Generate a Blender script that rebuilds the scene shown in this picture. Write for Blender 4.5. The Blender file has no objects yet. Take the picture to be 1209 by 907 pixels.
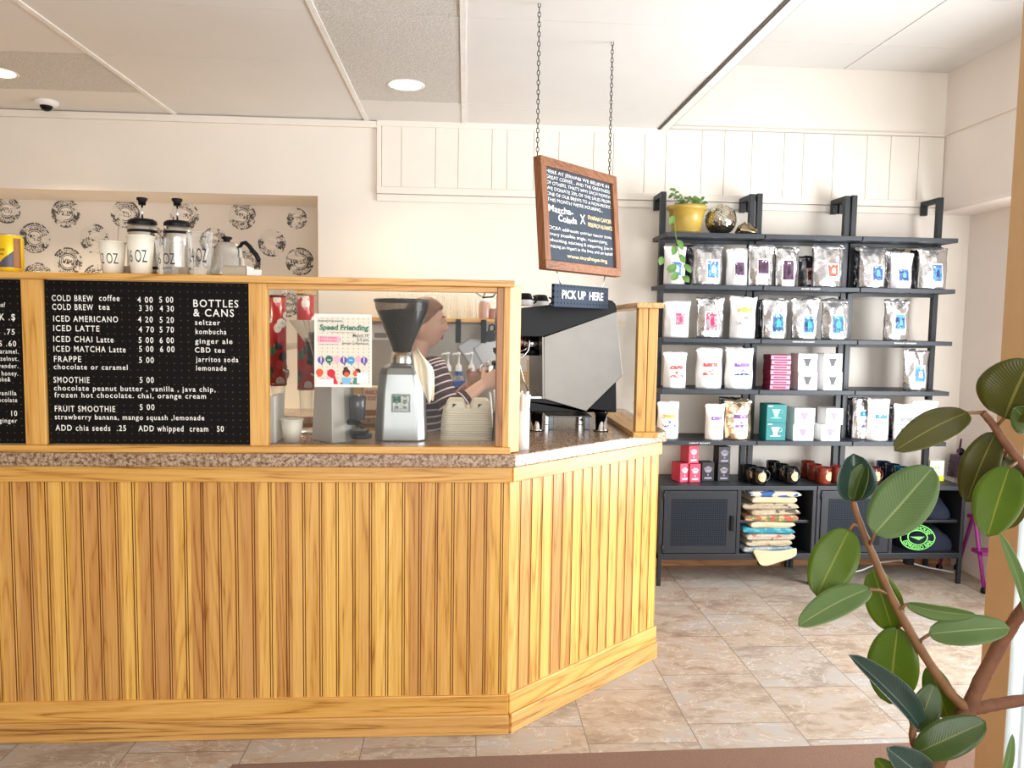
import bpy, bmesh, math, random
from mathutils import Vector, Matrix, noise as mnoise

S = bpy.context.scene
C = S.collection
random.seed(11)
PI = math.pi

# ------------------------------------------------------------------ camera
FPX, YAW, PITCH, ROLL, CAMZ = 898.0, 0.0626, -0.0774, 0.01495, 1.5
PW, PH = 1209, 907
def cam_basis():
    cy, sy, cp, sp = math.cos(YAW), math.sin(YAW), math.cos(PITCH), math.sin(PITCH)
    f = Vector((sy * cp, cy * cp, sp)); r = Vector((cy, -sy, 0)); u = r.cross(f)
    cr, sr = math.cos(ROLL), math.sin(ROLL)
    return r * cr + u * sr, u * cr - r * sr, f
CR, CU, CF = cam_basis()
CO = Vector((0, 0, CAMZ))
cam_d = bpy.data.cameras.new('camera'); cam = bpy.data.objects.new('camera', cam_d); C.objects.link(cam)
cam_d.sensor_width = 36; cam_d.sensor_fit = 'HORIZONTAL'; cam_d.lens = FPX / PW * 36
cam_d.clip_start = 0.05; cam_d.clip_end = 100
cam.matrix_world = Matrix(((CR.x, CU.x, -CF.x, CO.x), (CR.y, CU.y, -CF.y, CO.y), (CR.z, CU.z, -CF.z, CO.z), (0, 0, 0, 1)))
S.camera = cam

# ------------------------------------------------------------------ view, world, lights
S.view_settings.view_transform = 'Standard'; S.view_settings.look = 'None'
S.view_settings.gamma = 1.0; S.view_settings.use_curve_mapping = False
S.view_settings.exposure = 0.0
S.cycles.use_denoising = True
S.cycles.max_bounces = 10; S.cycles.diffuse_bounces = 5; S.cycles.glossy_bounces = 5
S.cycles.transparent_max_bounces = 24; S.cycles.transmission_bounces = 8
S.cycles.sample_clamp_indirect = 6.0

wd = bpy.data.worlds.new('sky'); S.world = wd; wd.use_nodes = True
bg = wd.node_tree.nodes['Background']
bg.inputs['Color'].default_value = (0.86, 0.93, 1.0, 1); bg.inputs['Strength'].default_value = 1.6

def area(name, loc, rot, sx, sy, watts, col):
    d = bpy.data.lights.new(name, 'AREA'); d.shape = 'RECTANGLE'; d.size = sx; d.size_y = sy
    d.energy = watts; d.color = col
    o = bpy.data.objects.new(name, d); C.objects.link(o); o.location = loc; o.rotation_euler = rot
    return o
# daylight through the shop windows: the big side window beside the shelves, and the shop front behind the camera
area('daylight_side_window', (3.11, 2.62, 1.28), (0, PI / 2, 0), 1.8, 1.75, 150, (0.95, 0.975, 1.0))
area('daylight_front_window', (0.6, -1.8, 1.5), (PI / 2, 0, 0), 4.6, 2.3, 125, (1.0, 0.98, 0.96))

def at(u, v, Y):
    d = CF + CR * ((u - PW / 2) / FPX) - CU * ((v - PH / 2) / FPX)
    return CO + d * (Y / d.y)
def atZ(u, v, Z):
    d = CF + CR * ((u - PW / 2) / FPX) - CU * ((v - PH / 2) / FPX)
    return CO + d * ((Z - CAMZ) / d.z)

# ------------------------------------------------------------------ materials
def lin(c):
    r = []
    for x in c[:3]:
        x = x / 255.0
        r.append(x / 12.92 if x <= 0.04045 else ((x + 0.055) / 1.055) ** 2.4)
    return (r[0], r[1], r[2], 1)
class G:
    def __init__(s, name):
        s.m = bpy.data.materials.new(name); s.m.use_nodes = True
        s.t = s.m.node_tree; s.b = s.t.nodes['Principled BSDF']; s.out = s.t.nodes['Material Output']
    def n(s, ty, props=None, **inp):
        nd = s.t.nodes.new('ShaderNode' + ty)
        for k, v in (props or {}).items(): setattr(nd, k, v)
        for k, v in inp.items():
            k = int(k[1:]) if k[0] == 'i' and k[1:].isdigit() else k.replace('_', ' ')
            s.put(nd.inputs[k], v)
        return nd
    def put(s, sock, v):
        if isinstance(v, bpy.types.NodeSocket): s.t.links.new(v, sock)
        else:
            try: sock.default_value = v
            except Exception: sock.default_value = tuple(v)[:3]
    def math(s, op, a, b=0.0, c=0.0):
        return s.n('Math', {'operation': op}, i0=a, i1=b, i2=c).outputs[0]
    def ramp(s, fac, stops, mode='LINEAR'):
        nd = s.n('ValToRGB', None, Fac=fac); cr = nd.color_ramp; cr.interpolation = mode
        while len(cr.elements) < len(stops): cr.elements.new(0.5)
        for e, (p, c) in zip(cr.elements, stops): e.position = p; e.color = c if len(c) == 4 else lin(c)
        return nd.outputs[0]
    def mix(s, fac, a, b, mode='MIX'):
        nd = s.n('Mix', {'data_type': 'RGBA', 'blend_type': mode})
        s.put(nd.inputs[0], fac); s.put(nd.inputs[6], a); s.put(nd.inputs[7], b)
        return nd.outputs[2]
    def obj(s): return s.n('TexCoord').outputs['Object']
    def mapv(s, vec, sc=(1, 1, 1), rot=(0, 0, 0)):
        return s.n('Mapping', None, Vector=vec, Scale=sc, Rotation=rot).outputs[0]
    def noise(s, vec, sc, det=3, rough=0.55, dist=0.0):
        return s.n('TexNoise', None, Vector=vec, Scale=sc, Detail=det, Roughness=rough, Distortion=dist).outputs[0]
    def bump(s, h, st=0.3, d=0.01):
        s.put(s.b.inputs['Normal'], s.n('Bump', None, Height=h, Strength=st, Distance=d).outputs[0])
    def set(s, **k):
        for a, v in k.items(): s.put(s.b.inputs[a.replace('_', ' ')], v)
        return s
MATS = {}
def flat(name, c, rough=0.5, metal=0.0, var=0.06, sc=14, bump=0.0, bsc=60, **kw):
    """plain surface with a little procedural unevenness"""
    if name in MATS: return MATS[name]
    g = G(name); v = g.obj(); base = lin(c)
    nz = g.noise(v, sc, 4)
    lo = tuple(x * (1 - var) for x in base[:3]) + (1,); hi = tuple(min(1, x * (1 + var)) for x in base[:3]) + (1,)
    g.set(Base_Color=g.ramp(nz, [(0.3, lo), (0.7, hi)]), Roughness=rough, Metallic=metal, **kw)
    if bump: g.bump(g.noise(v, bsc, 4), bump, 0.004)
    MATS[name] = g.m; return g.m
def wood(name, light, mid, dark, axis='Z', plank=0.0, rough=0.30, gs=1.0):
    if name in MATS: return MATS[name]
    g = G(name); v = g.obj()
    st = {'X': (0.06, 1, 1), 'Y': (1, 0.06, 1), 'Z': (1, 1, 0.06)}[axis]
    if plank:
        xyz = g.n('SeparateXYZ', None, Vector=v)
        idx = g.math('FLOOR', g.math('DIVIDE', xyz.outputs[0], plank))
        wn = g.n('TexWhiteNoise', {'noise_dimensions': '1D'}, W=idx)
        off = g.n('CombineXYZ', None, Z=g.math('MULTIPLY', wn.outputs[0], 37.0), Y=g.math('MULTIPLY', wn.outputs[0], 11.0))
        v2 = g.n('VectorMath', {'operation': 'ADD'}, i0=v, i1=off.outputs[0]).outputs[0]
    else: v2 = v
    mv = g.mapv(v2, st)
    warp = g.noise(mv, 7.0 * gs, 2, 0.5, 0.25)
    rings = g.math('FRACT', g.math('MULTIPLY', warp, 16.0))
    rings = g.math('POWER', g.math('ABSOLUTE', g.math('SUBTRACT', g.math('MULTIPLY', rings, 2.0), 1.0)), 2.2)
    fine = g.noise(g.mapv(v2, tuple(0.03 if x < 1 else 1 for x in st)), 190 * gs, 3, 0.65)
    broad = g.noise(mv, 3.0, 2)
    t = g.math('SUBTRACT', g.math('ADD', g.math('MULTIPLY', fine, 0.75), g.math('MULTIPLY', broad, 0.55)), g.math('MULTIPLY', rings, 0.24))
    col = g.ramp(t, [(0.30, dark), (0.50, mid), (0.78, light)])
    if plank:
        vr = g.math('ADD', g.math('MULTIPLY', wn.outputs[0], 0.36), 0.78)
        hs = g.n('HueSaturation', None, Color=col, Value=vr, Hue=g.math('ADD', 0.488, g.math('MULTIPLY', wn.outputs[0], 0.02)))
        col = hs.outputs[0]
    g.set(Base_Color=col, Roughness=rough)
    g.bump(fine, 0.08, 0.002)
    MATS[name] = g.m; return g.m

OAK = ((222, 174, 98), (206, 153, 74), (158, 104, 42))
def oak(ax, plank=0.0): return wood('oak_%s%s' % (ax, 'p' if plank else ''), *OAK, axis=ax, plank=plank)
WAL = ((150, 98, 62), (122, 76, 46), (84, 48, 28))
def walnut(ax): return wood('walnut_' + ax, *WAL, axis=ax, rough=0.5)

def mk_floor():
    g = G('stone_tile'); v = g.obj()
    xyz = g.n('SeparateXYZ', None, Vector=v); X, Y = xyz.outputs[0], xyz.outputs[1]
    T = 0.403
    cx = g.math('DIVIDE', g.math('SUBTRACT', X, 0.054), T); ix = g.math('FLOOR', cx)
    sh = g.math('MULTIPLY', g.math('FRACT', g.math('MULTIPLY', ix, 0.5)), 0.62)
    cy = g.math('ADD', g.math('DIVIDE', g.math('SUBTRACT', Y, 2.73), T), sh); iy = g.math('FLOOR', cy)
    fx = g.math('ABSOLUTE', g.math('SUBTRACT', g.math('FRACT', cx), 0.5)); fy = g.math('ABSOLUTE', g.math('SUBTRACT', g.math('FRACT', cy), 0.5))
    grout = g.math('GREATER_THAN', g.math('MAXIMUM', fx, fy), 0.4955)
    cid = g.n('CombineXYZ', None, X=g.math('MULTIPLY', ix, 3.7), Y=g.math('MULTIPLY', iy, 5.3))
    wn = g.n('TexWhiteNoise', {'noise_dimensions': '2D'}, Vector=cid.outputs[0])
    vo = g.n('VectorMath', {'operation': 'ADD'}, i0=v, i1=cid.outputs[0]).outputs[0]
    n1 = g.noise(g.mapv(vo, (1.0, 1.6, 1)), 3.2, 6, 0.62, 0.9)
    n2 = g.noise(g.mapv(vo, (1.2, 2.4, 1)), 14, 6, 0.7, 0.6)
    t = g.math('ADD', g.math('MULTIPLY', n1, 0.6), g.math('MULTIPLY', n2, 0.4))
    col = g.ramp(t, [(0.32, (104, 90, 76)), (0.43, (142, 126, 110)), (0.51, (168, 154, 138)), (0.60, (160, 158, 156)), (0.70, (200, 194, 186))])
    vein = g.math('ABSOLUTE', g.math('SUBTRACT', g.noise(g.mapv(vo, (1, 1.8, 1)), 4.5, 5, 0.6, 1.2), 0.5))
    vm = g.math('LESS_THAN', vein, 0.006)
    col = g.mix(g.math('MULTIPLY', vm, 0.5), col, lin((226, 218, 208)))
    col = g.mix(0.22, col, g.n('Mix', {'data_type': 'RGBA'}, i0=wn.outputs[0], i6=lin((172, 146, 122)), i7=lin((158, 156, 156))).outputs[2])
    col = g.mix(grout, col, lin((112, 100, 90)))
    g.set(Base_Color=col, Roughness=g.math('ADD', 0.32, g.math('MULTIPLY', n2, 0.25)))
    hh = g.math('SUBTRACT', g.math('MULTIPLY', n2, 0.3), grout); g.bump(hh, 0.25, 0.003)
    return g.m
def mk_granite():
    g = G('granite_laminate'); v = g.obj()
    n1 = g.noise(v, 75, 4, 0.7); n2 = g.noise(v, 170, 2, 0.6); n3 = g.noise(v, 22, 3)
    col = g.ramp(n1, [(0.34, (58, 42, 36)), (0.44, (128, 100, 80)), (0.52, (168, 142, 116)), (0.62, (196, 178, 158)), (0.70, (120, 88, 68))])
    col = g.mix(g.math('MULTIPLY', g.math('GREATER_THAN', n2, 0.62), 0.7), col, lin((62, 44, 40)))
    col = g.mix(g.math('MULTIPLY', n3, 0.35), col, lin((150, 118, 90)))
    g.set(Base_Color=col, Roughness=0.18); return g.m
def mk_glass():
    g = G('clear_glass')
    tr = g.n('BsdfTransparent', None, Color=(0.965, 0.975, 0.97, 1)); gl = g.n('BsdfGlossy', None, Color=(1, 1, 1, 1), Roughness=0.02)
    fr = g.n('Fresnel', None, IOR=1.45)
    mx = g.n('MixShader', None, Fac=g.math('MULTIPLY', fr.outputs[0], 0.14)); g.t.links.new(tr.outputs[0], mx.inputs[1]); g.t.links.new(gl.outputs[0], mx.inputs[2])
    g.t.links.new(mx.outputs[0], g.out.inputs[0]); return g.m
def mk_plastic(name, col, alpha, rough=0.08, body=None):
    """thin see-through plastic or drinking glass"""
    g = G(name)
    tr = g.n('BsdfTransparent', None, Color=col); p = g.b; p.inputs['Base Color'].default_value = body or col; p.inputs['Roughness'].default_value = rough
    lw = g.n('LayerWeight', None, Blend=0.45)
    fac = g.math('ADD', alpha, g.math('MULTIPLY', lw.outputs['Facing'], 0.55)); 
    mx = g.n('MixShader', {}, Fac=g.math('MINIMUM', fac, 1.0)); g.t.links.new(tr.outputs[0], mx.inputs[1]); g.t.links.new(p.outputs[0], mx.inputs[2])
    g.t.links.new(mx.outputs[0], g.out.inputs[0]); return g.m
def mk_emit(name, col, st):
    g = G(name); e = g.n('Emission', None, Color=col, Strength=st); g.t.links.new(e.outputs[0], g.out.inputs[0]); return g.m
def mk_pegs(name, base, hole, pitch=0.0155, rough=0.55, r=0.12, px=None):
    g = G(name); v = g.obj(); xyz = g.n('SeparateXYZ', None, Vector=v)
    fx = g.math('SUBTRACT', g.math('FRACT', g.math('DIVIDE', xyz.outputs[0], px or pitch)), 0.5)
    fz = g.math('SUBTRACT', g.math('FRACT', g.math('DIVIDE', xyz.outputs[2], pitch)), 0.5)
    d = g.math('SQRT', g.math('ADD', g.math('MULTIPLY', fx, fx), g.math('MULTIPLY', fz, fz)))
    m = g.math('LESS_THAN', d, r); g.set(Specular_IOR_Level=0.12)
    g.set(Base_Color=g.mix(m, lin(base), lin(hole)), Roughness=rough)
    g.bump(g.math('SUBTRACT', 1.0, m), 0.4, 0.002); return g.m
def mk_stripe(name, a, b, pitch, frac, attr='s'):
    g = G(name); at_ = g.n('Attribute', {'attribute_name': attr})
    f = g.math('FRACT', g.math('DIVIDE', at_.outputs['Fac'], pitch)); m = g.math('LESS_THAN', f, frac)
    wv = g.noise(g.obj(), 300, 2); ca = g.mix(g.math('MULTIPLY', wv, 0.4), lin(a), lin(tuple(x * 0.6 for x in a)))
    g.set(Base_Color=g.mix(m, ca, lin(b)), Roughness=0.9); return g.m
def mk_ceiling_rough():
    g = G('ceiling_tile_textured'); v = g.obj(); n1 = g.noise(v, 130, 3, 0.7)
    g.set(Base_Color=g.ramp(n1, [(0.35, (196, 194, 190)), (0.6, (222, 220, 215))]), Roughness=0.95); g.bump(n1, 0.7, 0.008); return g.m
def mk_carpet():
    g = G('brown_carpet'); v = g.obj(); n1 = g.noise(v, 320, 4, 0.8); n2 = g.noise(v, 12, 3)
    g.set(Base_Color=g.mix(g.math('MULTIPLY', n2, 0.3), g.ramp(n1, [(0.3, (104, 76, 62)), (0.55, (156, 120, 100)), (0.75, (190, 154, 134))]), lin((120, 90, 74))), Roughness=1.0)
    g.bump(n1, 1.0, 0.01); return g.m
def mk_stamp():
    """ink-stamped round emblem, worn and uneven (object space: radius 1 in x and z)"""
    g = G('ink_stamp'); v = g.obj(); xyz = g.n('SeparateXYZ', None, Vector=v); X, Z = xyz.outputs[0], xyz.outputs[2]
    r = g.math('SQRT', g.math('ADD', g.math('MULTIPLY', X, X), g.math('MULTIPLY', Z, Z)))
    rnd = g.n('ObjectInfo').outputs['Random']
    vo = g.n('VectorMath', {'operation': 'ADD'}, i0=v, i1=g.n('CombineXYZ', None, X=g.math('MULTIPLY', rnd, 90.0), Y=g.math('MULTIPLY', rnd, 31.0)).outputs[0]).outputs[0]
    band = g.math('MULTIPLY', g.math('GREATER_THAN', r, 0.52), g.math('LESS_THAN', r, 0.95))
    rim = g.math('MULTIPLY', g.math('GREATER_THAN', r, 0.95), g.math('LESS_THAN', r, 1.0))
    ring2 = g.math('MULTIPLY', g.math('GREATER_THAN', r, 0.42), g.math('LESS_THAN', r, 0.47))
    bar = g.math('MULTIPLY', g.math('LESS_THAN', g.math('ABSOLUTE', Z), 0.17), g.math('LESS_THAN', g.math('ABSOLUTE', X), 0.47))
    barfill = g.math('MULTIPLY', bar, g.math('GREATER_THAN', g.noise(g.mapv(vo, (3, 1, 1)), 5, 2), 0.5))
    blot = g.math('GREATER_THAN', g.math('ADD', g.math('MULTIPLY', g.noise(vo, 3.0, 6, 0.75, 0.3), 0.7), g.math('MULTIPLY', g.noise(vo, 14, 3, 0.6), 0.36)), 0.485)
    ink = g.math('MAXIMUM', g.math('MULTIPLY', band, blot), g.math('MAXIMUM', g.math('MULTIPLY', rim, g.math('GREATER_THAN', g.noise(vo, 3, 3), 0.42)), g.math('MAXIMUM', ring2, barfill)))
    fade = g.math('GREATER_THAN', g.math('ADD', g.noise(vo, 1.1, 2), g.math('MULTIPLY', g.noise(vo, 9, 4), 0.25)), g.math('ADD', 0.53, g.math('MULTIPLY', rnd, 0.14)))
    ink = g.math('MULTIPLY', ink, g.math('ADD', 0.12, g.math('MULTIPLY', fade, 0.78)))
    g.set(Base_Color=g.mix(ink, lin((240, 234, 224)), lin((40, 34, 32))), Roughness=0.9); return g.m
def mk_leaf(name, c1, c2, rib, rough=0.3, trans=0.25):
    g = G(name); uv = g.n('TexCoord').outputs['UV']; xyz = g.n('SeparateXYZ', None, Vector=uv); U, V = xyz.outputs[0], xyz.outputs[1]
    au = g.math('ABSOLUTE', g.math('SUBTRACT', U, 0.5))
    mid = g.math('LESS_THAN', au, 0.02)
    ve = g.math('SINE', g.math('MULTIPLY', g.math('SUBTRACT', V, g.math('MULTIPLY', au, 0.5)), 150.0))
    nz = g.noise(g.obj(), 9, 3)
    col = g.mix(nz, lin(c1), lin(c2))
    col = g.mix(g.math('MULTIPLY', g.math('GREATER_THAN', ve, 0.82), 0.14), col, lin(rib))
    col = g.mix(g.math('MULTIPLY', mid, 0.75), col, lin(rib))
    edge = g.math('GREATER_THAN', au, 0.487); col = g.mix(g.math('MULTIPLY', edge, 0.5), col, lin(rib))
    g.set(Base_Color=col, Roughness=rough); g.bump(ve, 0.12, 0.001)
    tl = g.n('BsdfTranslucent', None, Color=g.mix(0.35, col, lin((150, 170, 20))))
    mx = g.n('MixShader', {}, Fac=trans); g.t.links.new(g.b.outputs[0], mx.inputs[1]); g.t.links.new(tl.outputs[0], mx.inputs[2]); g.t.links.new(mx.outputs[0], g.out.inputs[0])
    return g.m
def mk_foil(name, c, rough=0.16):
    g = G(name); v = g.obj(); n1 = g.noise(v, 26, 4, 0.6, 0.5)
    vo = g.n('TexVoronoi', None, Vector=v, Scale=38.0)
    g.set(Base_Color=lin(c), Metallic=0.85, Roughness=rough); g.bump(g.math('ADD', n1, g.math('MULTIPLY', vo.outputs[0], 0.4)), 0.35, 0.010); return g.m
def mk_burlap(name, base, ink, sc=9, th=0.56, ink2=None):
    g = G(name); v = g.obj(); w = g.n('TexWave', {'bands_direction': 'X'}, Vector=v, Scale=180.0).outputs[0]; w2 = g.n('TexWave', {'bands_direction': 'Y'}, Vector=v, Scale=180.0).outputs[0]
    n1 = g.noise(v, sc * 3, 3, 0.6); m = g.math('GREATER_THAN', g.noise(g.mapv(v, (1, 1, 1.6)), sc, 3, 0.5, 0.3), th)
    col = g.ramp(n1, [(0.3, tuple(x * 0.85 for x in base)), (0.7, base)])
    inkc = lin(ink) if ink2 is None else g.ramp(g.noise(v, sc * 1.7, 1), [(0.42, ink), (0.5, ink2), (0.58, (60, 130, 90)), (0.66, (226, 180, 60))], 'CONSTANT')
    col = g.mix(g.math('MULTIPLY', m, 0.85), col, inkc)
    g.set(Base_Color=col, Roughness=0.95); g.bump(g.math('ADD', w, w2), 0.35, 0.002); return g.m
def mk_sticker(name):
    """red column pasted all over with small colourful stickers"""
    g = G(name); v = g.obj(); vo = g.n('TexVoronoi', None, Vector=g.mapv(v, (1, 0.3, 0.8)), Scale=26.0, Randomness=0.9)
    wn = g.n('TexWhiteNoise', {'noise_dimensions': '3D'}, Vector=vo.outputs['Color'])
    c = g.ramp(wn.outputs[0], [(0.0, (178, 24, 30)), (0.24, (226, 220, 210)), (0.46, (40, 36, 40)), (0.56, (196, 60, 56)), (0.66, (216, 170, 80)), (0.75, (214, 120, 140)), (0.83, (84, 106, 150)), (0.91, (70, 110, 84)), (0.95, (150, 146, 140))], 'CONSTANT')
    ed = g.math('LESS_THAN', vo.outputs['Distance'], 0.52)
    c = g.mix(ed, lin((178, 24, 30)), c)
    c = g.mix(g.math('MULTIPLY', g.math('GREATER_THAN', g.noise(v, 120, 2), 0.58), 0.5), c, lin((60, 20, 24)))
    g.set(Base_Color=c, Roughness=0.3); return g.m

M_WALL = flat('wall_paint', (236, 229, 219), 0.85, var=0.02, sc=3)
M_WALLP = flat('wall_paint_pinkish', (240, 230, 222), 0.85, var=0.02, sc=3)
M_CEIL = flat('ceiling_tile_smooth', (226, 225, 222), 0.95, var=0.015, sc=4, bump=0.05, bsc=200)
M_CEILR = mk_ceiling_rough()
M_BAR = flat('ceiling_bar_white', (238, 237, 233), 0.5)
M_GAP = flat('dark_joint', (88, 84, 80), 0.9)
M_FLOOR = mk_floor(); M_GRAN = mk_granite(); M_GLASS = mk_glass(); M_CARPET = mk_carpet(); M_STAMP = mk_stamp()
M_BLACK = flat('black_plastic', (11, 11, 13), 0.4, Specular_IOR_Level=0.25)
M_GLOSSBLK = flat('gloss_black_panel', (8, 9, 12), 0.28, Specular_IOR_Level=0.18)
M_SHELF = flat('charcoal_powder_coat', (27, 31, 38), 0.45, var=0.05)
M_SHELFT = flat('charcoal_shelf_board', (38, 44, 52), 0.5, var=0.05)
M_STEEL = flat('brushed_steel', (222, 220, 214), 0.26, 1.0, var=0.05, sc=40)
M_CHROME = flat('chrome', (225, 226, 228), 0.06, 1.0, var=0.01)
M_SATIN = flat('satin_aluminium', (128, 125, 120), 0.40, 1.0, var=0.04)
M_WHITE = flat('white_paper', (240, 238, 232), 0.7, var=0.02)
M_WHITEP = flat('white_plastic', (236, 236, 234), 0.4, var=0.02)
M_LETTER = flat('white_letter', (244, 243, 238), 0.5, var=0.01)
M_CREAM = flat('cream_card', (226, 220, 204), 0.8, var=0.02)
M_INK = flat('black_ink', (24, 24, 26), 0.7)
M_GREYINK = flat('grey_ink', (96, 96, 100), 0.7)

# ------------------------------------------------------------------ mesh building
class MB:
    def __init__(s): s.v = []; s.f = []; s.m = []; s.sm = []; s.att = {}; s.uv = None
    def add(s, vs, fs, mi=0, smooth=False):
        b = len(s.v); s.v += [Vector(p) for p in vs]
        for f in fs: s.f.append(tuple(b + i for i in f)); s.m.append(mi); s.sm.append(smooth)
        return b
    def box(s, x0, x1, y0, y1, z0, z1, mi=0):
        x0, x1 = min(x0, x1), max(x0, x1); y0, y1 = min(y0, y1), max(y0, y1); z0, z1 = min(z0, z1), max(z0, z1)
        s.add([(x0, y0, z0), (x1, y0, z0), (x1, y1, z0), (x0, y1, z0), (x0, y0, z1), (x1, y0, z1), (x1, y1, z1), (x0, y1, z1)],
              [(0, 3, 2, 1), (4, 5, 6, 7), (0, 1, 5, 4), (1, 2, 6, 5), (2, 3, 7, 6), (3, 0, 4, 7)], mi); return s
    def prism(s, poly, axis, a, b, mi=0):
        """poly of 2-D points extruded along axis ('x': (y,z), 'y': (x,z), 'z': (x,y)) from a to b"""
        def P(p, t): return {'x': (t, p[0], p[1]), 'y': (p[0], t, p[1]), 'z': (p[0], p[1], t)}[axis]
        n = len(poly); vs = [P(p, a) for p in poly] + [P(p, b) for p in poly]
        fs = [tuple(range(n)), tuple(range(2 * n - 1, n - 1, -1))] + [(i, i + n, (i + 1) % n + n, (i + 1) % n) for i in range(n)]
        s.add(vs, fs, mi); return s
    def loft(s, loops, cap=True, mi=0, smooth=True, closed=True):
        n = len(loops[0]); vs = [p for l in loops for p in l]; fs = []
        for i in range(len(loops) - 1):
            for j in range(n if closed else n - 1):
                a = i * n + j; b = i * n + (j + 1) % n; fs.append((a, b, b + n, a + n))
        b0 = s.add(vs, fs, mi, smooth)
        if cap and closed:
            for off, rev in ((0, True), ((len(loops) - 1) * n, False)):
                idx = [b0 + off + k for k in range(n)]
                if rev: idx.reverse()
                s.f.append(tuple(idx)); s.m.append(mi); s.sm.append(False)
        return s
    def lathe(s, prof, c=(0, 0, 0), n=24, mi=0, smooth=True, cap=False, sx=1.0, sy=1.0):
        loops = [[(c[0] + r * sx * math.cos(2 * PI * k / n), c[1] + r * sy * math.sin(2 * PI * k / n), c[2] + z) for k in range(n)] for r, z in prof]
        return s.loft(loops, cap, mi, smooth)
    def tube(s, pts, r, n=10, mi=0, cap=True, smooth=True, ring=False):
        pts = [Vector(p) for p in pts]; rs = r if isinstance(r, (list, tuple)) else [r] * len(pts); loops = []
        up = Vector((0, 0, 1)); prev = None
        for i, p in enumerate(pts):
            if ring: d = pts[(i + 1) % len(pts)] - pts[i - 1]
            else: d = pts[min(i + 1, len(pts) - 1)] - pts[max(i - 1, 0)]
            d = d.normalized() if d.length > 1e-9 else Vector((0, 0, 1))
            if prev is None:
                a = d.cross(up) if abs(d.dot(up)) < 0.95 else d.cross(Vector((1, 0, 0)))
            else: a = prev - d * prev.dot(d)
            a.normalize(); prev = a; b = d.cross(a)
            loops.append([p + (a * math.cos(2 * PI * k / n) + b * math.sin(2 * PI * k / n)) * rs[i] for k in range(n)])
        if ring: loops.append(loops[0])
        return s.loft(loops, cap and not ring, mi, smooth)
    def cyl(s, p0, p1, r0, r1=None, n=20, mi=0):
        return s.tube([p0, p1], [r0, r0 if r1 is None else r1], n, mi)
    def ball(s, c, r, n=16, mi=0):
        r = r if isinstance(r, (tuple, list)) else (r, r, r); m = max(6, n // 2); loops = []
        for i in range(m + 1):
            t = PI * i / m; q = max(1e-4, math.sin(t))
            loops.append([(c[0] + r[0] * q * math.cos(2 * PI * k / n), c[1] + r[1] * q * math.sin(2 * PI * k / n), c[2] - r[2] * math.cos(t)) for k in range(n)])
        return s.loft(loops, True, mi, True)
    def xf(s, M, start=0):
        for i in range(start, len(s.v)): s.v[i] = M @ s.v[i]
        return s
    def build(s, name, mats, parent=None, world=False, bevel=0.0, subs=0, solid=0.0, seg=2):
        me = bpy.data.meshes.new(name); off = Vector(parent.location) if (world and parent) else Vector((0, 0, 0))
        me.from_pydata([tuple(p - off) for p in s.v], [], s.f)
        for mt in (mats if isinstance(mats, (list, tuple)) else [mats]): me.materials.append(mt)
        me.polygons.foreach_set('material_index', s.m); me.polygons.foreach_set('use_smooth', s.sm)
        for k, vals in s.att.items():
            a = me.attributes.new(k, 'FLOAT', 'POINT'); a.data.foreach_set('value', vals)
        if s.uv:
            ul = me.uv_layers.new(name='UVMap')
            for lp in me.loops: ul.data[lp.index].uv = s.uv[lp.vertex_index]
        me.update()
        o = bpy.data.objects.new(name, me); C.objects.link(o)
        if parent: o.parent = parent
        if solid: md = o.modifiers.new('solid', 'SOLIDIFY'); md.thickness = solid; md.offset = 0
        if bevel:
            md = o.modifiers.new('bevel', 'BEVEL'); md.width = bevel; md.segments = seg; md.limit_method = 'ANGLE'; md.angle_limit = math.radians(40)
        if subs: md = o.modifiers.new('subd', 'SUBSURF'); md.levels = subs; md.render_levels = subs
        return o
def thing(name, label, cat, loc=(0, 0, 0), rz=0.0, group=None):
    o = bpy.data.objects.new(name, None); C.objects.link(o); o.location = loc; o.rotation_euler = (0, 0, rz); o.empty_display_size = 0.05
    o['label'] = label; o['category'] = cat
    if group: o['group'] = group
    return o
def tag(o, label, cat, group=None):
    o['label'] = label; o['category'] = cat
    if group: o['group'] = group
    return o
def struct(o): o['kind'] = 'structure'; return o
def dup(root, loc, rz=None, label=None):
    r = root.copy(); C.objects.link(r); r.location = loc
    if rz is not None: r.rotation_euler = (0, 0, rz)
    if label: r['label'] = label
    for ch in list(root.children):
        c = ch.copy(); C.objects.link(c); c.parent = r
        for gch in list(ch.children):
            d = gch.copy(); C.objects.link(d); d.parent = c
    return r
_tc = {}
def glyphs(s, bold=0.0, sp=1.0):
    k = (s, bold, sp)
    if k in _tc: return _tc[k]
    cu = bpy.data.curves.new('t', 'FONT'); cu.body = s; cu.size = 1.0; cu.resolution_u = 3; cu.offset = bold; cu.fill_mode = 'FRONT'; cu.space_character = sp
    o = bpy.data.objects.new('t', cu); C.objects.link(o)
    dg = bpy.context.evaluated_depsgraph_get(); me = bpy.data.meshes.new_from_object(o.evaluated_get(dg))
    vs = [(v.co.x, v.co.y) for v in me.vertices]; fs = [tuple(p.vertices) for p in me.polygons]
    bpy.data.objects.remove(o); bpy.data.curves.remove(cu); bpy.data.meshes.remove(me)
    _tc[k] = (vs, fs); return _tc[k]
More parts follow.
